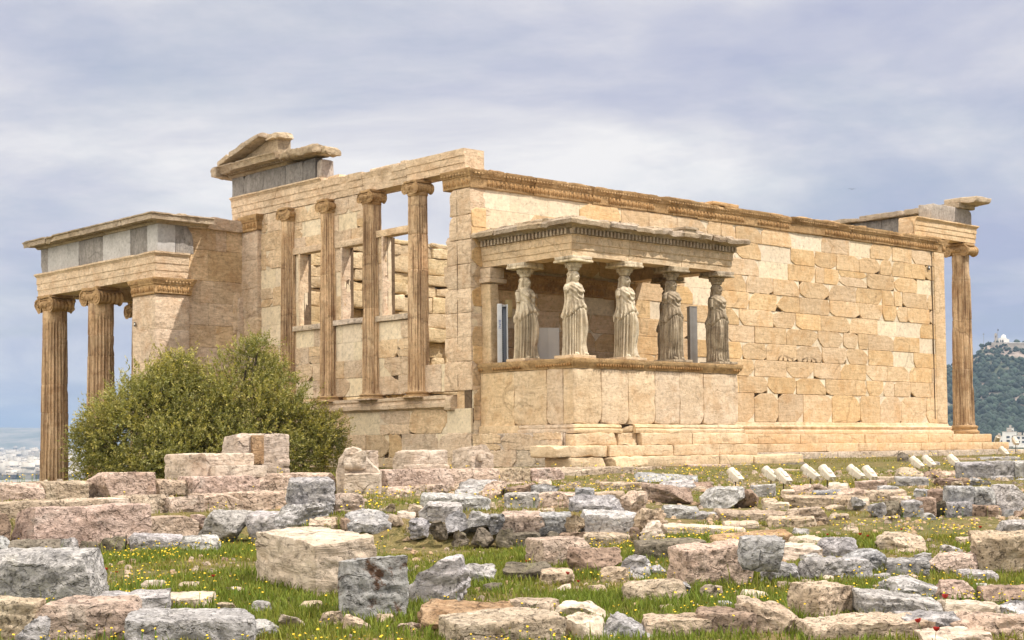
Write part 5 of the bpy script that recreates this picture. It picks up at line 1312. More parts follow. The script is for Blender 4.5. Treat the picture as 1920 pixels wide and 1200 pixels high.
# ------------------------------------------------------------------ olive bush in the lower court
M_LEAF, t, b = new_mat('olive_leaves'); N = NT(t)
at = N.n('ShaderNodeVertexColor', layer_name='tint'); g = N.n('ShaderNodeNewGeometry')
lc = N.mix(g.outputs['Backfacing'], (.215, .22, .048), (.30, .30, .125)); lc = N.mix(1.0, lc, at.outputs[0], 'MULTIPLY')
t.links.new(lc, b.inputs['Base Color']); b.inputs['Roughness'].default_value = .5
b.inputs['Specular IOR Level'].default_value = .35
tr = N.n('ShaderNodeBsdfTranslucent'); t.links.new(N.mix(.5, lc, (.22, .22, .03)), tr.inputs[0])
ms_ = N.n('ShaderNodeMixShader'); ms_.inputs[0].default_value = .28; t.links.new(b.outputs[0], ms_.inputs[1]); t.links.new(tr.outputs[0], ms_.inputs[2])
t.links.new(ms_.outputs[0], [n_ for n_ in t.nodes if n_.type == 'OUTPUT_MATERIAL'][0].inputs[0])
M_BARK = stone_mat('olive_bark', (.14, .11, .08), (.20, .17, .13), (.06, .05, .04), .5, .3, (8, 8, 1.5), .3, .02, 2, 14)
TD = 38.5
tb = at_depth(395, 900, TD); tb[2] = -3.0
tree = empty('olive_bush', tb); tag(tree, 'broad olive bush with dense yellow-green leaves before the shaded west front', 'tree')
rt = np.random.default_rng(19)
def tree_pt(px, py, dd): return at_depth(px, py, TD + dd) - tb
LOBES = [(285, 805, .0, 118), (345, 770, .1, 70), (322, 706, .1, 46), (345, 690, .2, 24), (290, 735, -.1, 48), (238, 752, .0, 44), (212, 745, .1, 26), (205, 800, -.1, 56), (168, 838, .0, 40), (150, 828, .1, 18), (190, 880, -.2, 50), (395, 815, -.2, 85), (455, 745, .1, 84), (468, 672, .2, 34), (486, 652, .2, 18), (500, 718, .2, 50), (540, 770, .0, 60), (505, 815, -.3, 85), (575, 815, .1, 46), (612, 812, .2, 38), (622, 850, .1, 30), (565, 865, .0, 55), (440, 860, -.8, 70), (330, 862, -.9, 85), (250, 868, -.6, 62), (415, 760, .1, 40)]
lb = [(tree_pt(px, py, dd), rad / FOC * TD) for px, py, dd, rad in LOBES]
tot = sum(r_ ** 2 for _, r_ in lb); SP, DR = [], []
for c_, r_ in lb:
    k = int(13500 * r_ ** 2 / tot)
    v = rt.normal(size=(k, 3)); v /= np.linalg.norm(v, axis=1, keepdims=True); q = rt.random((k, 1)) ** .42
    lump = 1 + .22 * fbm(v * 2.6 + c_ * 3, 2, 9)[:, None]
    SP.append(c_ + v * r_ * q * lump * np.array([1, .85, 1])); DR.append(v)
SP = np.concatenate(SP); DR = np.concatenate(DR)
keep = fbm(SP * 1.5, 3, 23) > -.26                         # gaps between the boughs
SP, DR = SP[keep], DR[keep]
up = np.array([.12, -.10, .42]); D = DR * .75 + up + rt.normal(size=SP.shape) * .33; D /= np.linalg.norm(D, axis=1, keepdims=True)
nsp = len(SP); NL = 16
t_ = np.tile(np.linspace(.05, 1, NL), nsp); i_ = np.repeat(np.arange(nsp), NL); n = len(t_)
L_ = (rt.uniform(.20, .42, nsp) * (1 + .7 * (rt.random(nsp) > .93)))[i_]
base = SP[i_] + D[i_] * (t_ * L_)[:, None] + np.array([0, 0, -.10]) * (t_ ** 2 * L_)[:, None]
rv = rt.normal(size=(n, 3)); sd = np.cross(D[i_], rv); sd /= np.linalg.norm(sd, axis=1, keepdims=True)
ld = D[i_] * .75 + sd * .75; ld /= np.linalg.norm(ld, axis=1, keepdims=True)
wd_ = np.cross(ld, rt.normal(size=(n, 3))); wd_ /= np.linalg.norm(wd_, axis=1, keepdims=True)
ll = rt.uniform(.055, .100, n)[:, None] * (1.1 - .35 * t_[:, None]); lw = ll * .19
V = np.stack([base, base + ld * ll * .5 + wd_ * lw, base + ld * ll, base + ld * ll * .5 - wd_ * lw], 1).reshape(-1, 3)
tw_ = sstep(-.35, .4, fbm(SP * 2.1, 2, 5))[i_]
kk = rt.uniform(.75, 1.25, n)
yel = (.25 + .9 * t_ ** 1.5 * rt.uniform(.5, 1.1, n)) * (.55 + .6 * tw_)
tint = np.stack([kk * (.75 + 1.05 * yel), kk * (.85 + .70 * yel), kk * (.9 + .25 * yel)], 1)
crown_ = MB(); crown_.add(V, (np.arange(n)[:, None] * 4 + np.arange(4)[None]), np.repeat(tint, 4, 0))
ct = MB()
for j in rt.choice(nsp, 500, replace=False): tube(ct, [SP[j] - D[j] * .15, SP[j] + D[j] * .1, SP[j] + D[j] * L_[j * NL] * .9], [.008, .006, .003], 3, (1.2, 1.2, .9))
crown_.build('crown', M_LEAF, tree, 0)
for c_, r_ in lb[:18]:
    a_ = np.array([rt.normal() * .25, rt.normal() * .2, .1]); mid = a_ * .4 + c_ * .5 + rt.normal(size=3) * .15; mid[2] = min(mid[2], c_[2] * .55)
    tube(ct, [a_, a_ * .7 + mid * .3 + [0, 0, .1], mid, mid * .4 + c_ * .6, c_ + [0, 0, .2 * r_]], [.11, .09, .06, .035, .012], 7)
ct.build('branches', M_BARK, tree, 60)
tk = MB()
for q in range(5):
    a_ = q * 1.26 + .3; tube(tk, [(.35 * math.cos(a_), .35 * math.sin(a_), -.15), (.22 * math.cos(a_), .22 * math.sin(a_), .3), (.30 * math.cos(a_ + .3), .30 * math.sin(a_ + .3), .9), (.6 * math.cos(a_ + .5), .6 * math.sin(a_ + .5), 1.6)], [.17, .14, .12, .09], 9)
tk.build('trunk', M_BARK, tree, 60)

# ================================================================== loose stones and low walls
STMAT = {'g': M_GREY, 'b': M_BLUE, 'p': M_PINK, 't': M_TAN, 'e': M_BEIGE, 'n': M_BROWN, 'd': M_DKST, 'r': M_RUST, 'l': M_LICH}
KIND = {'b': ('stone_block', 'stone block'), 'r': ('broken_stone', 'rock'), 'o': ('boulder', 'boulder'), 's': ('flat_stone', 'flat stone')}
GRP = {'A': 'blocks of the stepped terrace', 'M': 'stones of the low wall in the middle of the meadow', 'R': 'stones of the rubble wall by the floodlights', 'F': 'loose stones lying in the grass', 'T': 'carved fragments set on the terrace', 'C': 'course of blocks below the west front'}
FWH = np.array([.672, .741, 0]); RTH = np.array([.741, -.672, 0])
FOOT = []                                  # footprints kept free of grass
def put_aligned(x0, y0, x1, y1, kind, mat, grp, label, Y, T, chips=None, rough=None, seed=0, sink=.06):
    """A block lying square to the temple: its sunny long face at Y, its shaded end seen on the left."""
    sd = int(seed or 0); r = np.random.default_rng(sd)
    X1 = onplane(x1, y1, 1, Y)[0]; X0 = min(onplane(x0, y1, 1, Y + (T if grp == 'T' or x1 - x0 > 240 else 0))[0] - .02, X1 - .25); pm = (x0 + x1) / 2
    zb = onplane(pm, y1, 1, Y)[2] - sink; zt = onplane(pm, y0, 1, Y + T * .5)[2]
    s = np.array([X1 - X0, T, max(.12, zt - zb)]); mn = s.min(); nch = 6 if chips is None else chips + 2
    rg = .012 if rough is None else rough
    if kind == 'r': nch += 4; rg *= 1.4
    ch = []
    for _ in range(nch):
        v = r.normal(size=3); v[r.integers(3)] *= .25; v[2] = abs(v[2]) if r.random() < .7 else v[2]
        ch.append((v, mn * r.uniform(.08, .30 if kind == 'b' else .5)))
    P, F = stone_shape(s, max(.03, max(s) / 40), min(.022, mn * .2), rg * .6, ch, sd % 500, freq=6.0, nmax=44)
    P = craggy(P, s, mn * (.05 if kind == 'b' else .09), mn * (.04 if kind == 'b' else .08), sd % 700, 2.4 / max(.3, mn))
    lo, hi = P.min(0), P.max(0); P = (P - (lo + hi) / 2) / (hi - lo) * s; kk = r.uniform(.90, 1.08)
    o = MB().add(P + [0, 0, s[2] / 2], F, (kk, kk * r.uniform(.97, 1.01), kk * r.uniform(.94, 1.02))).build(KIND[kind][0], STMAT[mat], None, 50)
    o.location = ((X0 + X1) / 2, Y + T / 2, zb); o.rotation_euler = (0, 0, r.normal() * .02)
    tag(o, label, KIND[kind][1], GRP[grp]); FOOT.append(((X0 + X1) / 2, Y + T / 2, s[0] / 2, T / 2, 0, zt)); return o
def put_stone(x0, y0, x1, y1, kind, mat, grp, label, yaw=0.0, k=None, d=None, Y=None, sink=.06, chips=None, rough=None, seed=None, tint=None, shear=0.0, T=None):
    if Y is not None: return put_aligned(x0, y0, x1, y1, kind, mat, grp, label, Y, T if T else .7, chips, rough, seed, sink)
    gx = .045 * (x1 - x0); x0, x1 = x0 - gx, x1 + gx; y0 = y0 - .10 * (y1 - y0)
    pc = (x0 + x1) / 2
    sd = int(seed if seed is not None else abs(hash((x0, y0, x1))) % 9973)
    r = np.random.default_rng(sd)
    if d is not None: base = at_depth(pc, y1, d)
    else: base, d = ground_at(pc, y1)
    w = (x1 - x0) / FOC * d; a = math.radians(yaw)
    if k is None: k = {'b': .62, 'r': .75, 'o': .85, 's': .9}[kind]
    L = w / (abs(math.cos(a)) + k * abs(math.sin(a))); T = k * L; ext = L * abs(math.sin(a)) + T * abs(math.cos(a))
    # the stone lies on the slope, so its top leans with the ground
    q = base + FWH * .6; slope = float(np.clip((terrain(q[0], q[1], False) - terrain(base[0] - FWH[0] * .6, base[1] - FWH[1] * .6, False)) / 1.2, -.02, .085)) + .02 + r.normal() * .02
    zt = CP[2] - (y0 - horizon(pc)) * (d + ext * .8) / FOC
    H = max(.06, zt - base[2] - slope * ext * .8) + sink
    s = np.array([L, T, H])
    mn = s.min()
    if kind == 'b': nch, dep, rnd, rg = 6, .20, .020, .006
    elif kind == 'r': nch, dep, rnd, rg = 16, .62, .022, .008
    elif kind == 'o': nch, dep, rnd, rg = 14, .42, .07, .008
    else: nch, dep, rnd, rg = 8, .45, .02, .008
    nch = chips + 3 if chips is not None else nch; rg = rough * .6 if rough is not None else rg
    rg = rg * min(1.0, mn / .3 + .25)
    ch = []
    for _ in range(nch):
        v = r.normal(size=3); v[2] = v[2] * .8 + (.15 if kind != 's' else .0)
        if kind == 'b': v[r.integers(3)] *= .25
        ch.append((v, mn * dep * r.uniform(.3, 1.0)))
    res = max(max(s) / 40, 3.2 * d / FOC)
    P, F = stone_shape(s, res, min(rnd, mn * .22), rg, ch, sd % 500, freq=5.0 / max(.35, max(s)) * 1.6 + 2, nmax=44)
    P = craggy(P, s, mn * {'b': .045, 'r': .07, 'o': .05, 's': .07}[kind], mn * {'b': .03, 'r': .06, 'o': .035, 's': .08}[kind], sd % 700, 2.2 / max(.3, mn))
    lo, hi = P.min(0), P.max(0); P = (P - (lo + hi) / 2) / (hi - lo) * s
    if shear: P[:, 2] += shear * P[:, 0] * sstep(-.1, .5, P[:, 2] / H + .3)
    kk = r.uniform(.88, 1.12); tt = (kk * r.uniform(.98, 1.03), kk, kk * r.uniform(.96, 1.03)) if tint is None else tint
    mb = MB().add(P + [0, 0, H / 2 - sink], F, tt)
    nm, cat = KIND[kind]
    o = mb.build(nm, STMAT[mat], None, 50)
    c = base + FWH * ext * .5; o.location = (c[0], c[1], base[2]); o.matrix_world = Matrix.Translation((c[0], c[1], base[2] + slope * ext * .4)) @ Matrix.Rotation(cang, 4, 'Z') @ Matrix.Rotation(slope, 4, 'X') @ Matrix.Rotation(a, 4, 'Z') @ Matrix.Rotation(r.normal() * .035, 4, 'Y')
    tag(o, label, cat, GRP[grp]); FOOT.append((c[0], c[1], L / 2, T / 2, cang + a, base[2] + H - sink))
    return o, s, c, base[2]

STONES = '''
-42 1034 173 1140 b b F big pale grey squared block with a flat front and a cracked right corner | yaw=-8 k=.5 chips=3
-70 1128 62 1260 b t F tan block half cut off beneath the big pale grey squared block | k=.5 d=12.4
40 1126 247 1250 b p F pink block with an orange stain lying below the big pale grey one | yaw=12 k=.6 d=12.3 chips=4
168 1110 308 1168 b g F pale grey block with a dark hole, behind the orange stained pink block | k=.7 yaw=8
218 1148 462 1260 b g F broad grey and pink block in front of the sandy cube shaped block | yaw=8 k=.6 d=12.1 chips=4
28 1160 90 1230 r b F small dark blue pointed stone leaning on the orange stained pink block | d=11.9
300 1110 384 1142 s e F low pale slab in the grass left of the big sandy block | k=1.2
452 997 703 1118 b e F big sandy cube shaped marble block with a dark crack under its top | yaw=40 k=1.6 chips=2 rough=.012
627 1045 761 1162 b l F upright grey squared block with brown lichen patches near its top | yaw=6 k=.8 chips=3
750 1041 884 1135 r g F long ridged grey rock behind the brown lichen block | yaw=-10 k=.8 chips=8
866 1057 930 1094 r g F small pale grey rock at the tail end of the ridged grey rock | k=.8
783 1130 962 1192 r r F flat rock with a rust brown flaking top at the bottom | k=.8
824 1150 1062 1260 b t F large pitted tan block cut by the bottom edge, in the centre | yaw=14 k=.7 d=12.0 chips=4 rough=.014
956 1121 1048 1162 o t F rounded tan stone behind the pitted tan block | k=.8
1038 1127 1142 1168 r e F pale stone right of the rounded tan stone, grass on its front | k=.8
930 1144 1022 1176 s b F thin blue white slab lying on the pitted tan block's back edge | k=.7
1055 1150 1142 1225 r e F whitish broken rock between the pitted tan block and the grey one | k=.8 d=12.4
1128 1149 1228 1225 r g F grey broken rock right of the whitish broken rock at the bottom | k=.8 d=12.4
1208 1154 1334 1225 b t F short tan block with a rough face near the bottom | yaw=5 k=.7 d=12.5 chips=4
1308 1144 1424 1225 b n F brownish block at the bottom beside the short tan block | yaw=-6 k=.7 d=12.6 chips=4
1394 1121 1514 1190 r t F tan stone with a squared upper left corner, half in shade | k=.8 chips=6
1486 1092 1615 1168 b t F angular tan block with a sharply cut dark left side | yaw=40 k=.75 chips=3
1262 1018 1423 1108 b p F large rounded pink block dominating the right half of the meadow | yaw=24 k=.55 chips=5 rough=.022
1392 1006 1472 1064 o g F smooth grey block leaning behind the large pink block | k=.8 chips=5 d=14.9
1440 1054 1503 1094 r b F grey blue flat sided rock just right of the large pink block | k=.8
1244 1088 1294 1124 r g F small grey stone wedged under the left end of the large pink block | k=.9
1316 1096 1358 1124 o t F small tan stone under the middle of the large pink block | k=.9
1426 1066 1450 1092 o g F fist sized grey stone under the right end of the large pink block | k=.9
1176 1088 1288 1136 o t F low rounded tan boulder in the grass left of and below the large pink block | k=.9
1392 1106 1442 1130 o e F small pale stone in flowers below the large pink block | k=.9
1534 1008 1610 1048 r b F pointed grey rock at the back of the grey rock cluster | k=.8
1576 1031 1674 1076 r b F widest blue grey rock of the grey rock cluster | k=.8
1578 1047 1644 1090 b g F brownish grey block resting in front of the widest blue grey rock | yaw=10 k=.7
1508 1046 1592 1094 r b F dark tilted grey rock at the left of the grey rock cluster | k=.8
1498 1038 1548 1060 r g F small brown grey stone behind the dark tilted rock | k=.8
1670 1046 1754 1086 b b F blue grey block with a crack across its face, right of the cluster | yaw=-12 k=.7
1718 1036 1754 1060 r g F small grey stone behind the cracked blue grey block | k=.8
1752 1036 1844 1074 r p F pinkish brown layered rock right of the cracked blue grey block | k=.8
1818 1034 1864 1058 r g F small grey stone half behind the pinkish brown layered rock | k=.8
1836 998 1975 1074 b t F big brown grey pitted block at the right border | yaw=-10 k=.7 chips=4 rough=.02
1884 974 1965 1002 r g F smooth grey rock behind the big pitted block at the right border | k=.8
1670 1083 1782 1130 r g F slanted grey rock with layers, left of a red poppy | k=.8 shear=-.12
1756 1086 1834 1132 r p F split pinkish rock beside the slanted grey one | k=.8
1616 1111 1766 1166 s g F long thin grey slab tilted down to the right near the bottom | k=.55 shear=-.14
1778 1126 1884 1164 s e F pale flat slab behind the pink rock at the bottom right | k=.8
1858 1098 1960 1140 r n F brown grey rock at the right border above the pink rock | k=.8
1888 1128 1965 1166 r g F grey rock at the right border next to the pink rock | k=.8
1505 1150 1768 1270 s t F very large pale pitted slab cut by the bottom edge on the right | yaw=10 k=.8 d=12.2
1700 1146 1816 1192 s b F bluish white slab with poppies in front | k=.8
1794 1149 1960 1220 r p F long pink red rock in the bottom right corner | k=.6 d=12.4
1736 1178 1866 1235 s e F beige slab at the very bottom under two poppies | k=.8 d=12.0
1808 1068 1874 1088 s g F small thin slab in dry grass below the pinkish brown rock | k=.9
1852 1096 1878 1110 o e F tiny pale stone in the dry grass | k=.9
1652 998 1744 1034 r t F wedge shaped tan stone sloping to the right in the meadow | k=.7 shear=-.16
1488 1004 1544 1032 o e F low pale stone tufted with flowers | k=.9
1456 1020 1544 1054 s e F flat tan slab sunk in grass right of the large pink block | k=.9
1476 951 1560 986 r t F slanted tan stone alone in the upper right meadow | k=.7 shear=.14
986 1009 1110 1064 b p F pinkish block with a dark brown left end, left of the dark rock | yaw=32 k=.6 chips=3
1066 1026 1164 1076 r n F dark chocolate brown rock in the middle of the meadow | k=.8
1154 1040 1220 1084 r g F grey green veined rock right of the dark chocolate rock | k=.8
1128 1063 1182 1090 o t F pale tan stone under the right end of the dark chocolate rock | k=.9
1012 1066 1076 1094 s t F flat tan stone beside a red poppy | k=.9
946 1055 1034 1090 o d F half buried brownish stone among flowers | k=.9
1198 1011 1324 1050 b d F long rough dark stone overgrown with grass behind the pink block | yaw=4 k=.5
1340 998 1488 1026 b r F long stone with an orange brown top behind the leaning grey block | yaw=3 k=.5
766 972 806 1008 r b M blue grey stone at the left end of the low wall | k=.9 d=20.2
806 978 838 1014 r d M greenish stone below the broad pale flat rock | k=.9 d=20.0
828 960 884 1004 r b M blue stone under the left of the broad pale flat rock | k=.9 d=20.2
872 957 930 998 r g M grey lumpy stone, third in the top course from the left | k=.9 d=20.2
914 964 948 996 r b M small blue stone squeezed in the top course of the low wall | k=.9 d=20.1
942 961 1020 1004 b p M pinkish tan block in the middle of the low wall's top course | k=.8 d=20.2 chips=4
1012 961 1072 998 b b M blue grey block right of the pinkish tan one in the low wall | k=.8 d=20.2 chips=5
1060 963 1100 1002 r t M tan grey stone before the largest block of the low wall | k=.9 d=20.1
1092 959 1195 1004 b g M largest grey and tan block, at the right end of the low wall | k=.6 d=20.2 chips=4
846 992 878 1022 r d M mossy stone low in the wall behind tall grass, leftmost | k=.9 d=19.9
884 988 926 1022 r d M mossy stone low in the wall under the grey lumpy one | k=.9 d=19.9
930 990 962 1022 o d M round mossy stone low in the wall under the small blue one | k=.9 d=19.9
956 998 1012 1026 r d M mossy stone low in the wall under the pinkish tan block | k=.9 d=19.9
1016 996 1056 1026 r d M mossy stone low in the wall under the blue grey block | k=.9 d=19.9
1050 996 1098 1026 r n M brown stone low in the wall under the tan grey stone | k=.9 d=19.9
1096 998 1190 1030 b t M pale low block under the largest block of the wall | k=.6 d=19.9
790 929 914 972 s g M broad pale flat rock on the left of the low wall, rear part | k=.6 d=21.6
786 942 864 980 o g M broad pale flat rock on the left of the low wall, rounded front part | k=.8 d=20.6
948 925 1014 962 b g M grey block with a slanting top, first of the second row | k=.8 d=22.2
1006 925 1088 962 b p M pinkish grey block, second of the second row | k=.7 d=22.2
1072 928 1174 966 r b M jagged blue white rock lying on the low wall | k=.6 d=20.9 shear=-.10
1080 915 1114 932 b b M little blue grey stone perched on the jagged blue white rock | k=.9 d=21.6
1166 921 1219 964 o p M round pinkish boulder at the end of the second row | k=.9 d=21.2
1112 922 1178 946 s t M flat tan stone behind the jagged blue white rock | k=.9 d=22.6
1190 953 1249 994 r t M tan block tipped at the right of the low wall, upper of two | k=.9 d=20.0
1202 978 1252 1014 r e M pale split stone at the right of the low wall, lower of two | k=.9 d=19.6
1180 990 1200 1012 o n M small brown stone between the wall and the pale split stone | k=.9 d=19.7
853 901 928 942 r g M whitish grey rock below the terrace courses | k=.9 d=25
898 904 948 940 r p M pink veined rock next to the whitish grey rock | k=.9 d=24.8
920 902 950 918 r g M small pale stone behind the pink veined rock | k=.9 d=26
940 907 1004 936 r n M rock with brown streaked face, left of the small round topping stone | k=.8 d=25
994 907 1048 932 r g M grey layered rock below the small round topping stone | k=.8 d=25
1008 899 1034 914 o e M small round pale stone topping the grey layered rock | k=.9 d=25.2
528 896 624 944 b b F blue grey squared block perched on another rock by the terrace | yaw=12 k=.7 d=21.2 chips=3
510 937 610 982 r g F grey violet rock carrying the blue grey squared block | k=.8 d=20.9
598 937 624 964 r g F small grey stone between two rocks by the terrace | k=.9 d=21.2
618 926 678 968 o p F grey pink rounded rock before the tall upright fragment | k=.9 d=21.4
460 962 574 1014 o g F large smooth grey rock rising from the grass by the terrace | k=.7 chips=6
368 959 464 1018 r g F cracked whitish grey rock left of the large smooth grey one | k=.8
643 957 730 1008 r b F dark blue grey rock with a pointed top in the grass | k=.8
706 964 764 994 r t F pale low stone right of the dark pointed rock | k=.8
578 970 628 996 s t F flat tan stone in the grass near the large smooth grey rock | k=.9
636 973 660 1000 o n F small brown stone beside the dark pointed rock | k=.9
726 914 770 948 b p C small squarish pink stone in front of the lower course | k=.9 d=25.5
412 812 545 892 b e T pale marble block with an upright slot cut in its face | T=.5 Y=-5.3 chips=4
306 849 480 897 b e T long pale marble block with a stepped right end | T=1.25 Y=-6.3 chips=2
200 884 303 936 b p A rough pink block standing on the upper terrace course | Y=-6.9 chips=4
-30 904 90 942 b p A first pink block of the upper course, at the border | Y=-6.6
86 901 170 936 b t A tan block of the upper course left of the rough pink block | Y=-6.6
166 899 208 930 b t A short tan block of the upper course touching the rough pink block | Y=-6.5
298 896 366 924 b t A low block of the upper course in dry grass right of the rough pink block | Y=-6.5
360 891 490 928 b p A orange pink block of the upper course under the long stepped marble block | Y=-6.6 chips=4
484 887 562 922 b p A smooth pink block of the upper course left of the tall upright fragment | Y=-6.5
556 885 634 920 b p A last block of the upper course touching the tall upright fragment | Y=-6.5
-40 938 128 974 b t A pale flat block of the middle course at the border | Y=-8.0
112 934 206 962 b t A pitted tan block of the middle course above the long block | Y=-7.9
200 932 254 954 b e A pale short block of the middle course above the long block | Y=-7.9
252 926 338 972 r t A sloping tan rock of the middle course right of the pale short block | Y=-8.0
308 927 390 972 r p A pointed pink rock of the middle course | Y=-8.0
384 924 460 966 b p A block with a hollow broken face in the middle course | Y=-7.9 chips=5
454 920 544 964 b p A pinkish block of the middle course behind the grey violet rock | Y=-7.8 chips=4
540 918 634 960 b t A shaded tan block of the middle course beside the tall upright fragment | Y=-7.4
16 946 289 1018 b p A very long pink pitted block of the lowest course | T=.6 Y=-9.3 chips=3 rough=.02
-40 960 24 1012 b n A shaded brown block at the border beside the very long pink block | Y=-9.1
270 966 378 1010 b t A recessed tan block under the middle course right of the very long block | Y=-8.7
374 962 404 990 r p A small pink stone behind the cracked whitish grey rock | Y=-8.5
-20 1006 18 1040 r b A blue stone under the very long block at the border | k=.8 d=20
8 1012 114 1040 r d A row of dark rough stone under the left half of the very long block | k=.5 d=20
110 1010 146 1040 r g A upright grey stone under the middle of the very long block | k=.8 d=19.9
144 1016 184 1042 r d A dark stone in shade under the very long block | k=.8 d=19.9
178 1004 232 1046 r d A lumpy grey green stone under the right end of the very long block | k=.8 d=19.8
238 1002 344 1036 o g A long rounded grey stone in the grass below the terrace | k=.5 d=19.8
334 1004 406 1036 o g A low pale rounded stone in the grass right of the long rounded grey one | k=.7 d=19.6
728 878 854 914 b p C pink chipped block carrying the carved block with a moulded edge | Y=-6.9 chips=4
734 843 842 884 b e T carved pale block with a moulded lower edge | Y=-6.4 chips=4
844 833 928 882 b e T pale faceted block with a square boss on its face | T=.6 Y=-6.0 chips=5
680 844 712 890 b e T upright plain beige block behind the tall fragment | T=.3 Y=-5.2 chips=0
848 877 942 908 b p C reddish block of the upper course under the bossed block | Y=-6.8
712 880 740 912 b d C dark gap filling stone of the upper course right of the tall fragment | Y=-6.6
938 876 1002 906 b t C tan block of the upper course left of a dry plant | Y=-6.6
998 876 1062 906 b p C pinkish block of the upper course right of a dry plant | Y=-6.5
1058 874 1198 912 b t C long grey tan block of the upper course with yellow flowers on it | Y=-6.3 chips=3
1194 874 1252 902 b t C pale end block of the upper course near the grey rock pile | Y=-5.9
712 910 786 946 b t C shaded block of the lower course behind the small squarish pink stone | Y=-7.0
776 906 862 948 b p C pitted pink block of the lower course | Y=-7.1
856 904 946 934 b t C hidden tan block of the lower course behind the whitish grey rock | Y=-7.0
940 902 1060 930 b p C low pink block of the lower course behind the layered rocks | Y=-6.9
1054 904 1166 934 b n C brown shaded block of the lower course under the long grey tan one | Y=-6.8
1196 889 1308 920 r b F dark blue grey rock with a flat top behind the grey rock pile | k=.6 d=29.5
1238 902 1306 930 r g F grey rock in the middle of the grey rock pile | k=.8 d=28
1296 904 1340 926 r n F small brown rock at the right of the grey rock pile | k=.8 d=28
1296 912 1330 928 o t F small tan stone in front of the small brown rock of the pile | k=.8 d=27
1196 912 1256 932 s t F thin tan slab leaning in the grey rock pile | k=.7 d=27 shear=-.15
1130 905 1218 932 s t F long flat tan rock left of the grey rock pile | k=.7 d=27
1208 911 1300 954 r n F big violet grey rock with a sloping right side | k=.7 d=24.2 shear=-.14
1322 915 1400 956 r g F pale grey boulder under the lone floodlight | k=.8 d=23.6
1382 917 1426 950 r n F brown rock touching the pale grey boulder | k=.8 d=23.8
1246 948 1310 974 s g F flat grey slab lost in the grass below the violet grey rock | k=.8
1356 957 1484 976 s t F long flat tan slab showing through the grass | k=.5
1362 976 1424 992 s e F short pale slab showing through the grass | k=.8
1244 984 1394 1006 s e F long whitish slab lying flush in the grass | k=.35
1446 968 1534 990 s t F flat tan slab left of the slanted tan stone | k=.6
1300 958 1352 974 s g F small grey slab flush with the grass below the pale boulder | k=.8
1478 929 1626 950 s t F long pale slab in the grass under the floodlights | k=.3
1435 940 1480 954 s e F short beige slab in the grass under the pair of floodlights | k=.6
1412 909 1458 932 b g F greenish grey block behind the stake of the paired floodlights | k=.6 d=25.5
1488 909 1530 930 o p F pinkish stone behind the tall staked floodlight | k=.8 d=25.6
1523 907 1554 926 o p F small pinkish stone beside the short staked floodlight | k=.8 d=26
1556 905 1594 926 r e F pale cream rock right of the short staked floodlight | k=.8 d=26
1528 919 1580 936 b b F low dark blue slab in front of the pale cream rock | k=.5 d=24.6
1468 917 1492 928 o e F tiny pale stone by the paired floodlights | k=.9 d=25
1576 916 1626 940 o p F rounded pale stone under two floodlights | k=.9 d=24.3
1600 932 1628 950 r b F little blue stone below the rounded pale stone | k=.9 d=23
1612 901 1664 926 b p F squarish pinkish block behind the rounded pale stone | k=.7 d=25.6
1608 918 1700 936 s t F flat tan ledge stone right of the rounded pale stone | k=.5 d=24.6
1650 910 1694 932 r b F small dark blue rock on the flat tan ledge stone | k=.8 d=24.8
1594 936 1632 956 s e F pale stone among flowers left of the low stone row | k=.8
1632 942 1664 968 r b R dark blue square stone, first of the low stone row | k=.8 d=22
1656 941 1700 972 r d R mottled dark stone, second of the low stone row | k=.8 d=22
1696 938 1734 970 b g R grey stone, third of the low stone row | k=.8 d=22
1722 934 1758 970 b n R brown block, last of the low stone row | k=.8 d=22
1750 938 1786 968 r d R weedy stone between the low row and the rubble wall | k=.8 d=22.1
1778 912 1828 948 b b R squared blue stone at the upper left of the rubble wall | k=.7 d=22
1826 914 1872 954 o b R blotchy blue round stone in the upper row of the rubble wall | k=.8 d=22
1866 911 1935 960 r g R large cracked grey stone at the upper right of the rubble wall | k=.7 d=22
1782 942 1826 976 b b R squared dark stone at the lower left of the rubble wall | k=.7 d=21.8
1824 948 1848 976 b n R narrow brown stone in the lower row of the rubble wall | k=.8 d=21.8
1842 948 1880 978 o n R round violet brown stone in the lower row of the rubble wall | k=.8 d=21.8
1878 955 1906 976 r b R blue stone in the lower row of the rubble wall | k=.8 d=21.8
1902 958 1945 984 r n R brown stone at the lower right end of the rubble wall | k=.8 d=21.8
1716 917 1752 940 r g R small grey stone set above the low stone row | k=.8 d=24
1746 917 1784 940 b n R brown squared stone left of the squared blue one | k=.8 d=23
1804 867 1864 898 b b R squared blue grey block of the far wall, left one | k=.7 d=30
1858 866 1906 900 b b R squared blue grey block of the far wall, middle one | k=.7 d=30
1900 866 1950 902 b g R squared grey block of the far wall, at the border | k=.7 d=30
1864 892 1902 906 s g R thin slab under the middle of the far wall | k=.7 d=29.4
1904 892 1950 914 r b R blue stone under the far wall at the border | k=.7 d=29
1760 895 1806 914 r n R blotchy dark low stone in the flowers below the far wall | k=.8 d=28
1798 896 1822 912 r n R small brown stone right of the blotchy dark low one | k=.8 d=28
1822 895 1858 908 r g R pale pointed stone in the flowers below the far wall | k=.8 d=28
1686 894 1742 914 b g F grey slab with a clean edge below the far floodlights | k=.6 d=28
1682 878 1738 904 r t F sloping pale rock below the far floodlights | k=.7 d=30 shear=-.12
1730 884 1766 908 r n F brown grey rock right of the sloping pale rock | k=.8 d=30
1764 884 1800 900 s p F flat pinkish stone between the far floodlights and the far wall | k=.8 d=31
1640 894 1690 910 s t F flat tan stone in the flowers under the far floodlights | k=.6 d=29
1684 851 1712 874 r d F small dark rock behind the far pair of floodlights | k=.8 d=39
1842 857 1912 870 s g F low pale slab carrying a floodlight near the end of the steps | k=.4 d=41
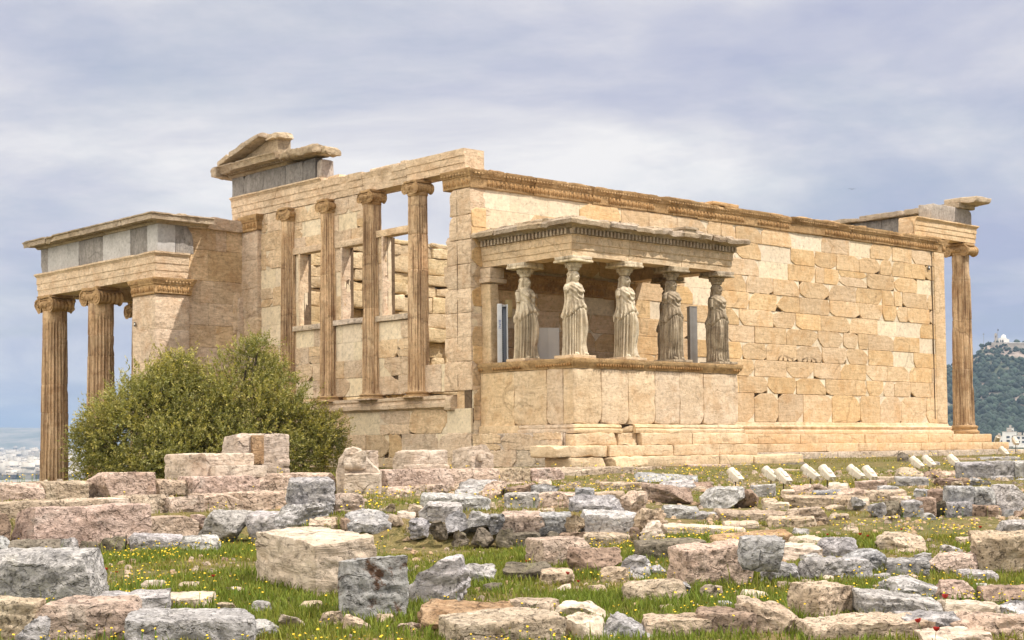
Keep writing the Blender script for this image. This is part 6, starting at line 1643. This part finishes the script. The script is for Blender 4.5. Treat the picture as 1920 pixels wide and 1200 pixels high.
1775 859 1830 868 s t F flat brownish stone behind the far wall | k=.5 d=41
1754 866 1766 876 o g F tiny grey stone under a far floodlight | k=.9 d=37
1200 878 1236 896 s e F small pale block against the steps | k=.6 d=36
1292 872 1368 892 b p F low reddish foundation stone under the white step block | k=.5 d=37
1360 872 1410 888 b t F low tan foundation stone under the end of the white step block | k=.5 d=38
1440 880 1510 896 s t F half buried stone below the steps among yellow flowers | k=.4 d=34
1470 868 1512 884 b d F dark foundation stone at the end of the white step block | k=.6 d=38
'''
for ln in STONES.strip().splitlines():
    body, _, op = ln.partition('|')
    w = body.split(); nums = [float(v) for v in w[:4]]
    kw = {}
    for q in op.split():
        a_, v_ = q.split('='); kw[a_] = float(v_) if a_ not in ('chips', 'seed') else int(v_)
    kw.setdefault('seed', int(nums[0] * 7 + nums[1] * 13) % 9973)
    put_stone(*nums, w[4], w[5], w[6], ' '.join(w[7:]), **kw)


# smaller stones that fill the gaps of the ruin field
FILL = [(540, 960, 582, 978, 't'), (690, 985, 722, 1004, 'g'), (760, 985, 790, 1004, 't'), (716, 945, 742, 960, 't'), (764, 944, 796, 966, 't'), (742, 958, 778, 974, 'e'), (812, 908, 842, 926, 'p'), (1050, 905, 1084, 922, 't'), (1000, 936, 1018, 948, 'g'),
 (1228, 1000, 1262, 1016, 't'), (1262, 1038, 1300, 1052, 'e'), (1214, 1058, 1250, 1074, 'g'), (1500, 1086, 1530, 1102, 't'), (1540, 1078, 1566, 1096, 'e'), (1460, 1090, 1494, 1106, 't'), (1640, 1072, 1672, 1090, 'g'), (1700, 1076, 1730, 1092, 'p'),
 (1640, 1096, 1668, 1112, 't'), (1740, 1098, 1764, 1112, 't'), (1830, 1094, 1856, 1108, 'g'), (1560, 1004, 1590, 1018, 't'), (1620, 1030, 1652, 1044, 'e'), (1700, 1028, 1730, 1042, 't'), (1770, 1020, 1806, 1038, 'g'), (1800, 1006, 1834, 1022, 't'),
 (1420, 1084, 1446, 1098, 'g'), (1300, 1128, 1334, 1146, 't'), (1236, 1132, 1268, 1150, 'p'), (1340, 1126, 1376, 1146, 'g'), (1370, 1106, 1394, 1120, 't'), (1104, 1096, 1140, 1114, 't'), (906, 1092, 944, 1110, 'd'), (1040, 1094, 1072, 1108, 'e'),
 (700, 1150, 744, 1172, 't'), (590, 1146, 640, 1176, 't'), (520, 1150, 566, 1178, 'e'), (556, 1126, 600, 1144, 't'), (640, 1154, 690, 1186, 't'), (470, 1126, 508, 1146, 'g'), (400, 1128, 440, 1146, 't'), (392, 1150, 430, 1168, 'g'), (470, 1160, 520, 1190, 'g'), (744, 1166, 790, 1190, 'p'),
 (262, 1088, 306, 1104, 'e'), (176, 1082, 200, 1100, 't'), (330, 1092, 372, 1106, 't'), (424, 1098, 452, 1114, 'e'), (1560, 1124, 1600, 1144, 'p'), (1600, 1158, 1650, 1180, 't'), (1668, 1150, 1706, 1170, 'g'), (1840, 1150, 1884, 1172, 't'),
 (1330, 964, 1356, 976, 't'), (1420, 960, 1446, 970, 'e'), (1560, 962, 1596, 976, 't'), (1490, 990, 1520, 1002, 'g'), (1584, 986, 1612, 998, 't'), (1660, 966, 1690, 980, 't'), (1730, 962, 1760, 976, 'g'), (1552, 946, 1588, 956, 't'), (1676, 930, 1712, 942, 'e'), (1790, 902, 1812, 912, 't'), (1640, 906, 1664, 916, 'g'), (1340, 930, 1362, 942, 't'), (1430, 934, 1460, 946, 't'), (1266, 928, 1296, 940, 'g'), (1170, 944, 1200, 958, 'n'), (900, 942, 930, 956, 't'), (1010, 952, 1040, 962, 't'), (860, 938, 890, 954, 'g')]
FL_LAB = {'t': 'small tan filler stone half sunk between the larger blocks of the ruin field', 'g': 'small grey filler stone half sunk between the larger blocks of the ruin field', 'e': 'small pale cream filler stone half sunk between the larger blocks', 'p': 'small pinkish filler stone half sunk between the larger blocks', 'd': 'small dark filler stone half sunk in the green hollow', 'n': 'small brown filler stone beside the round pinkish boulder'}
GRP['S'] = 'small filler stones of the ruin field'
for (x0, y0, x1, y1, mt) in FILL:
    put_stone(x0, y0, x1, y1, 'r' if (x0 + y0) % 3 else 'o', mt, 'S', FL_LAB[mt], k=.9, seed=(x0 * 3 + y1 * 5) % 9000)

# details cut into three of the fragments
def frag_box(px, py, Y, size, off, yaw, mat, name, rnd=.01, owner=None):
    d_ = (Y - CP[1]) / ray(px, py)[1]; p = at_depth(px, py, d_)
    mb = MB(); P, F = stone_shape(size, .06, rnd, .006, (), 3); mb.add(P, F); o = mb.build(name, mat, None, 40)
    o.location = p + np.array(off); o.rotation_euler = (0, 0, cang + math.radians(yaw))
    if owner is not None:
        bpy.context.view_layer.update(); mw = o.matrix_world.copy(); o.parent = owner; o.matrix_parent_inverse = owner.matrix_world.inverted()
    return o
by = {o.get('label'): o for o in COL.objects if o.get('label')}
frag_box(483, 843, -5.31, (.24, .05, .50), (0, 0, 0), 42, M_RUST, 'slot', .004, by['pale marble block with an upright slot cut in its face'])
frag_box(903, 858, -6.03, (.15, .12, .13), (0, 0, 0), 42, M_BEIGE, 'boss', .015, by['pale faceted block with a square boss on its face'])
frag_box(446, 884, -6.34, (1.0, .25, .20), (0, 0, 0), 42, M_BEIGE, 'stepped_end', .02, by['long pale marble block with a stepped right end'])
frag_box(800, 876, -6.42, (1.0, .15, .10), (0, 0, 0), 42, M_BEIGE, 'moulded_edge', .03, by['carved pale block with a moulded lower edge'])
# the tall upright fragment: a relief slab broken to a point above a flat ledge
db = (-7.0 - CP[1]) / ray(672, 945)[1]; pbs = at_depth(672, 945, db); fr = MB(); k_ = db / FOC
out = [(-40, 0), (40, 0), (42, 40), (43, 60), (22, 78), (2, 104), (-10, 108), (-24, 104), (-38, 84), (-42, 60)]
def plate(outl, y0_, y1_, seed):
    q = np.array(outl, float) * k_; n_ = len(q); res = []
    c_ = q.mean(0)
    for yv, sc2 in ((y1_, .90), (y1_ - .04, .985), (y0_ + .04, 1.0), (y0_, .93)):
        res.append(np.concatenate([((q - c_) * sc2 + c_)[:, :1], np.full((n_, 1), yv), ((q - c_) * sc2 + c_)[:, 1:]], 1))
    def dens(a): 
        a2 = np.roll(a, -1, 0); return np.stack([a + (a2 - a) * t_ for t_ in np.linspace(0, 1, 7)[:-1]], 1).reshape(-1, 3)
    V, F = loft(np.stack([dens(a) for a in res])); V = V + .022 * vec3(V * 6, seed, 3); fr.add(V, [f[:, ::-1] for f in F])
plate(out, -.12, .32, 5)
plate([(-26, 0), (42, 0), (42, 58), (-26, 58)], -.34, .1, 7)
P, F = stone_shape((44 * k_, .22, 36 * k_), .05, .07, .03, rchips(5, .1, 4), 9); fr.add(P + [-6 * k_, -.16, 80 * k_], F)
fo = fr.build('relief_fragment', M_PINK, None, 55); fo.location = pbs + FWH * .1; fo.rotation_euler = (0, 0, cang + .05)
fo.data.materials[0] = M_BEIGE
tag(fo, 'tall broken marble relief with a rounded top above a flat ledge', 'relief', GRP['T']); FOOT.append((pbs[0], pbs[1], .5, .4, cang, 0))

# ================================================================== grass, flowers, poppies
rg_ = np.random.default_rng(31)
def scatter(n, dmin, dmax, umin=-.46, umax=.54):
    d = np.sqrt(rg_.uniform(dmin ** 2, dmax ** 2, n)) if dmax < 60 else rg_.uniform(dmin, dmax, n)
    u = rg_.uniform(umin, umax, n); s = u * d
    return CP[0] + d * .672 + s * .741, CP[1] + d * .741 - s * .672, d, u
FA = np.array(FOOT)
def free(x, y, z, pad=.0):
    ok = np.ones(len(x), bool)
    for cx_, cy_, a_, b_, rz_, zt in FOOT:
        m_ = ok & (np.abs(x - cx_) < a_ + b_) & (np.abs(y - cy_) < a_ + b_)
        if not m_.any(): continue
        i_ = np.where(m_)[0]; dx, dy = x[i_] - cx_, y[i_] - cy_; c_, s_ = math.cos(rz_), math.sin(rz_)
        inside = (np.abs(dx * c_ + dy * s_) < a_ * .93 - pad) & (np.abs(-dx * s_ + dy * c_) < b_ * .93 - pad)
        ok[i_[inside]] = False
    return ok
def in_temple(x, y):
    return ((x > -.7) & (y > -1.2)) | ((x > -.9) & (x < 8.2) & (y > -4.2)) | ((y > -4.6) & (x < 0))
def meadow(x, y, d, u):
    """lushness 0..1 : green hollows in front, dry and sparse up the slope"""
    n_ = fbm2(x * .45, y * .45, 3, 61) 
    lush = sstep(23, 17, d) * .75 + .28
    lush = lush + .55 * n_ - .30 * sstep(.12, .3, u) * sstep(13, 22, d) - .25 * sstep(13.8, 12.0, d)
    path = sstep(.02, .32, fbm2(x * .8 + 9, y * .8, 3, 67))
    return np.clip(lush - .6 * path, 0, 1), path
def blades(n, dmin, dmax, hscale=1.0, seed=0):
    x, y, d, u = scatter(n, dmin, dmax)
    z = terrain(x, y)
    lush, path = meadow(x, y, d, u)
    ok = (rg_.random(n) < .28 + .75 * lush - .30 * path) & free(x, y, z) & ~in_temple(x, y) & (z > -2.4)
    x, y, z, d, u, lush = (v[ok] for v in (x, y, z, d, u, lush)); n = len(x)
    tuft = fbm2(x * 2.3, y * 2.3, 2, 71)
    h = (.022 + .062 * lush * rg_.uniform(.4, 1.2, n) + .05 * np.clip(tuft, 0, 1)) * hscale * rg_.uniform(.6, 1.3, n)
    tall = rg_.random(n) < .012; h[tall] *= 2.1
    a = rg_.uniform(0, 2 * np.pi, n); lean = rg_.uniform(.1, .75, n) * h; wv = (.0035 + .00022 * d) * rg_.uniform(.7, 1.3, n)
    dx, dy = np.cos(a), np.sin(a); b_ = np.stack([x, y, z - .01], 1); sd_ = np.stack([-dy, dx, dx * 0], 1) * wv[:, None]
    mid = b_ + np.stack([dx * lean * .3, dy * lean * .3, h * .6], 1); tip = b_ + np.stack([dx * lean, dy * lean, h], 1)
    V = np.stack([b_ - sd_, b_ + sd_, mid + sd_ * .75, mid - sd_ * .75, tip], 1).reshape(-1, 3)
    dry = np.clip(.66 - .55 * lush + .35 * fbm2(x * 1.1, y * 1.1, 3, 73) + rg_.normal(size=n) * .16, 0, 1)[:, None]
    g_ = np.array([[.15, .205, .028]]); yl = np.array([[.33, .245, .08]]); ol = np.array([[.235, .23, .042]])
    col = np.where(dry < .5, g_ + (ol - g_) * dry * 2, ol + (yl - ol) * (dry - .5) * 2) * rg_.uniform(.7, 1.35, (n, 1))
    k = np.arange(n)[:, None] * 5
    return V, [k + np.array([[0, 1, 2, 3]]), k + np.array([[3, 2, 4]])], np.repeat(col, 5, 0)
M_GRASS, t, b = new_mat('meadow_grass'); N = NT(t); at = N.n('ShaderNodeVertexColor', layer_name='tint')
t.links.new(at.outputs[0], b.inputs['Base Color']); b.inputs['Roughness'].default_value = .65; b.inputs['Specular IOR Level'].default_value = .2
trn = N.n('ShaderNodeBsdfTranslucent'); t.links.new(at.outputs[0], trn.inputs[0]); mx_ = N.n('ShaderNodeMixShader'); mx_.inputs[0].default_value = .35
t.links.new(b.outputs[0], mx_.inputs[1]); t.links.new(trn.outputs[0], mx_.inputs[2]); t.links.new(mx_.outputs[0], [q for q in t.nodes if q.type == 'OUTPUT_MATERIAL'][0].inputs[0])
gb = MB()
gb.add(*blades(200000, 10.5, 20)); gb.add(*blades(200000, 19, 33, 1.15)); gb.add(*blades(60000, 33, 60, 1.4))
tag(gb.build('grass', M_GRASS, None, 0), 'spring grass, green in the hollows and straw coloured up the slope', 'grass', kind='stuff')
# loose pebbles and chips of stone between the blocks
x, y, d, u = scatter(9000, 11, 34); z = terrain(x, y); cl = fbm2(x * .8 + 9, y * .8, 3, 67)
ok = (cl > .02 - .5 * rg_.random(len(x)) ** 3) & free(x, y, z) & ~in_temple(x, y) & (z > -2.4); x, y, z, d = x[ok], y[ok], z[ok], d[ok]; n = len(x)
sz = (.010 + .035 * rg_.random(n) ** 3.0) * (1 + .03 * d); V = []
for (a_, b2, c2) in ((1, 0, .1), (.5, .8, 0), (-.5, .85, .1), (-1, 0, 0), (-.5, -.85, .1), (.5, -.8, 0), (.55, .1, .75), (-.2, .55, .8), (-.3, -.5, .7)):
    j = rg_.uniform(.7, 1.25, (n, 3)); V.append(np.stack([a_ * j[:, 0], b2 * j[:, 1], c2 * j[:, 2] - .05], 1))
V = np.stack(V, 1) * sz[:, None, None]; a_ = rg_.uniform(0, 6.28, n); c_, s_ = np.cos(a_)[:, None], np.sin(a_)[:, None]
V = np.stack([V[:, :, 0] * c_ - V[:, :, 1] * s_ + x[:, None], V[:, :, 0] * s_ + V[:, :, 1] * c_ + y[:, None], V[:, :, 2] + z[:, None]], -1).reshape(-1, 3)
F = np.array([(0, 1, 6), (1, 7, 6), (1, 2, 7), (2, 3, 7), (3, 8, 7), (3, 4, 8), (4, 5, 8), (5, 6, 8), (5, 0, 6), (6, 7, 8)]); k = np.arange(n)[:, None, None] * 9
pcol = np.array([(1, 1, 1), (1, .86, .74), (1.05, .95, .8), (.8, .8, .84)])[rg_.integers(0, 4, n)] * rg_.uniform(.6, 1.1, (n, 1))
pb_ = MB(); pb_.add(V, (F[None] + k).reshape(-1, 3), np.repeat(pcol, 9, 0)); tag(pb_.build('pebbles', M_TAN, None, 0), 'small chips of stone strewn between the blocks', 'pebbles', kind='stuff')
# yellow flowers: thousands of small heads on stems
def flowers(n, dmin, dmax, rad):
    x, y, d, u = scatter(n, dmin, dmax); z = terrain(x, y)
    cl = fbm2(x * .9, y * .9, 3, 81); ok = (cl > .26 - .40 * rg_.random(n) ** 4) & free(x, y, z) & ~in_temple(x, y) & (z > -2.4)
    x, y, z, d = x[ok], y[ok], z[ok], d[ok]; n = len(x)
    h = rg_.uniform(.05, .17, n); r_ = rad * rg_.uniform(.7, 1.25, n)
    c = np.stack([x, y, z + h], 1); tl = rg_.normal(size=(n, 2)) * .35
    nrm = np.stack([tl[:, 0] - .25, tl[:, 1] - .25, np.ones(n)], 1); nrm /= np.linalg.norm(nrm, axis=1, keepdims=True)
    uu = np.cross(nrm, [[0, 1, 0]]); uu /= np.linalg.norm(uu, axis=1, keepdims=True); vv = np.cross(nrm, uu)
    V = [c[:, None] - nrm[:, None] * .004]
    for j in range(6):
        a_ = j * np.pi / 3; V.append((c + r_[:, None] * (uu * math.cos(a_) + vv * math.sin(a_)) + nrm * .006)[:, None])
    V = np.concatenate(V, 1).reshape(-1, 3); k = np.arange(n)[:, None, None] * 7
    F = (np.array([(0, 1 + j, 1 + (j + 1) % 6) for j in range(6)])[None] + k).reshape(-1, 3)
    return V, F, c, z
M_YEL = plain_mat('yellow_petals', (.72, .50, .02), .6, 0, .15, 8)
fb = MB()
for args in ((7500, 11, 20, .0105), (11000, 18, 34, .0135), (4500, 33, 60, .020)):
    V, F, c, z = flowers(*args); fb.add(V, F)
    n = len(c); st_ = np.stack([c + [.0025, 0, 0], c - [.0025, 0, 0], np.stack([c[:, 0] - .003, c[:, 1] + .01, z - .01], 1), np.stack([c[:, 0] + .003, c[:, 1] + .01, z - .01], 1)], 1).reshape(-1, 3)
    fb.add(st_, np.arange(n)[:, None] * 4 + np.arange(4)[None], (.12, .35, .8))
tag(fb.build('wildflowers', M_YEL, None, 0), 'thousands of small yellow daisies scattered through the grass', 'flowers', kind='stuff')
M_RED = plain_mat('poppy_petals', (.42, .016, .010), .55, 0, .2, 30); M_STEM = plain_mat('poppy_stem', (.10, .16, .04), .7)
def poppy():
    root = empty('poppy'); pt = MB()
    for j in range(4):
        a_ = j * math.pi / 2 + .3; rings = []
        for q, (r_, z_) in enumerate(((.004, 0), (.020, .010), (.032, .026), (.034, .040))):
            rings.append([(r_ * math.cos(a_ + w_) * (1 + .05 * math.sin(9 * w_)), r_ * math.sin(a_ + w_), z_ + .004 * math.sin(7 * w_ + j)) for w_ in np.linspace(-.95, .95, 7)])
        Rg = np.array(rings); m_, n_ = Rg.shape[:2]; i_ = np.arange((m_) * n_).reshape(m_, n_)
        pt.add(Rg.reshape(-1, 3) + [0, 0, .20], np.stack([i_[:-1, :-1], i_[:-1, 1:], i_[1:, 1:], i_[1:, :-1]], -1).reshape(-1, 4))
    pt.build('petals', M_RED, root, 60)
    h_ = MB(); V, F = lathe([(.002, .198), (.009, .203), (.010, .214), (.002, .222)], 8); h_.add(V, F); h_.build('seed_head', M_BLACK, root, 60)
    s_ = MB(); tube(s_, [(.01, 0, -.02), (.0, .01, .08), (.006, 0, .15), (0, 0, .20)], .003, 5); s_.build('stem', M_STEM, root, 60)
    return root
POP = [(1059, 1073, 'bright red poppy below the dark chocolate brown rock', .9), (984, 1049, 'red poppy at the left end of the pinkish block', .85), (1772, 1124, 'big red poppy above the long thin grey slab', 1.2), (1731, 1169, 'red poppy before the bluish white slab, left of two', 1.1), (1753, 1180, 'red poppy before the bluish white slab, right of two', 1.1),
       (1838, 990, 'red poppy in the green meadow before the rubble wall', .9), (197, 1063, 'dark red poppy in the grass right of the big pale grey squared block', .9), (216, 1069, 'small dark red poppy beside a larger one near the big pale grey block', .7), (306, 1139, 'red poppy by the low pale slab', .7), (1888, 1160, 'orange red poppy near the right border at the bottom', .9),
       (399, 1082, 'rusty red poppy left of the big sandy block', .8), (1082, 1090, 'orange poppy in the flowers below the tan stone', .7), (1551, 1004, 'dull red poppy in the meadow behind the pointed grey rock', .7), (1613, 1003, 'dull red poppy left of the wedge shaped tan stone', .9), (1628, 1005, 'dull red poppy touching the wedge shaped tan stone', .7), (1600, 1021, 'orange poppy in front of the wedge shaped tan stone', .7), (1690, 995, 'faded poppy behind the wedge shaped tan stone', .7)]
pp = poppy()
for k, (px, py, lab, s_) in enumerate(POP):
    o = pp if k == 0 else copy_tree(pp); s_ *= .68; p, d_ = ground_at(px, py + .21 * s_ * FOC / ground_at(px, py + 28)[1])
    z_ = float(terrain(p[0], p[1])); o.location = (p[0], p[1], z_); o.scale = (s_, s_, s_); o.rotation_euler = (rg_.normal() * .12, rg_.normal() * .12, rg_.uniform(0, 6.28)); tag(o, lab, 'poppy', 'red poppies in the meadow')

HAZE = 0.00011
# ------------------------------------------------------------------ the hazy air
hz_ = MB(); V = np.array([(x, y, z) for x in (-15000, 15000) for y in (-15000, 15000) for z in (-125, 330)], float)
hz_.add(V, np.array([(0, 1, 3, 2), (4, 6, 7, 5), (0, 4, 5, 1), (2, 3, 7, 6), (0, 2, 6, 4), (1, 5, 7, 3)]))
m = bpy.data.materials.new('pale_air'); m.use_nodes = True; t = m.node_tree; t.nodes.clear()
o_ = t.nodes.new('ShaderNodeOutputMaterial'); v_ = t.nodes.new('ShaderNodeVolumePrincipled'); t.links.new(v_.outputs[0], o_.inputs['Volume'])
v_.inputs['Color'].default_value = (.36, .53, .80, 1); v_.inputs['Density'].default_value = HAZE; v_.inputs['Anisotropy'].default_value = 0.0
tag(hz_.build('haze', m, None, 0), kind='stuff')
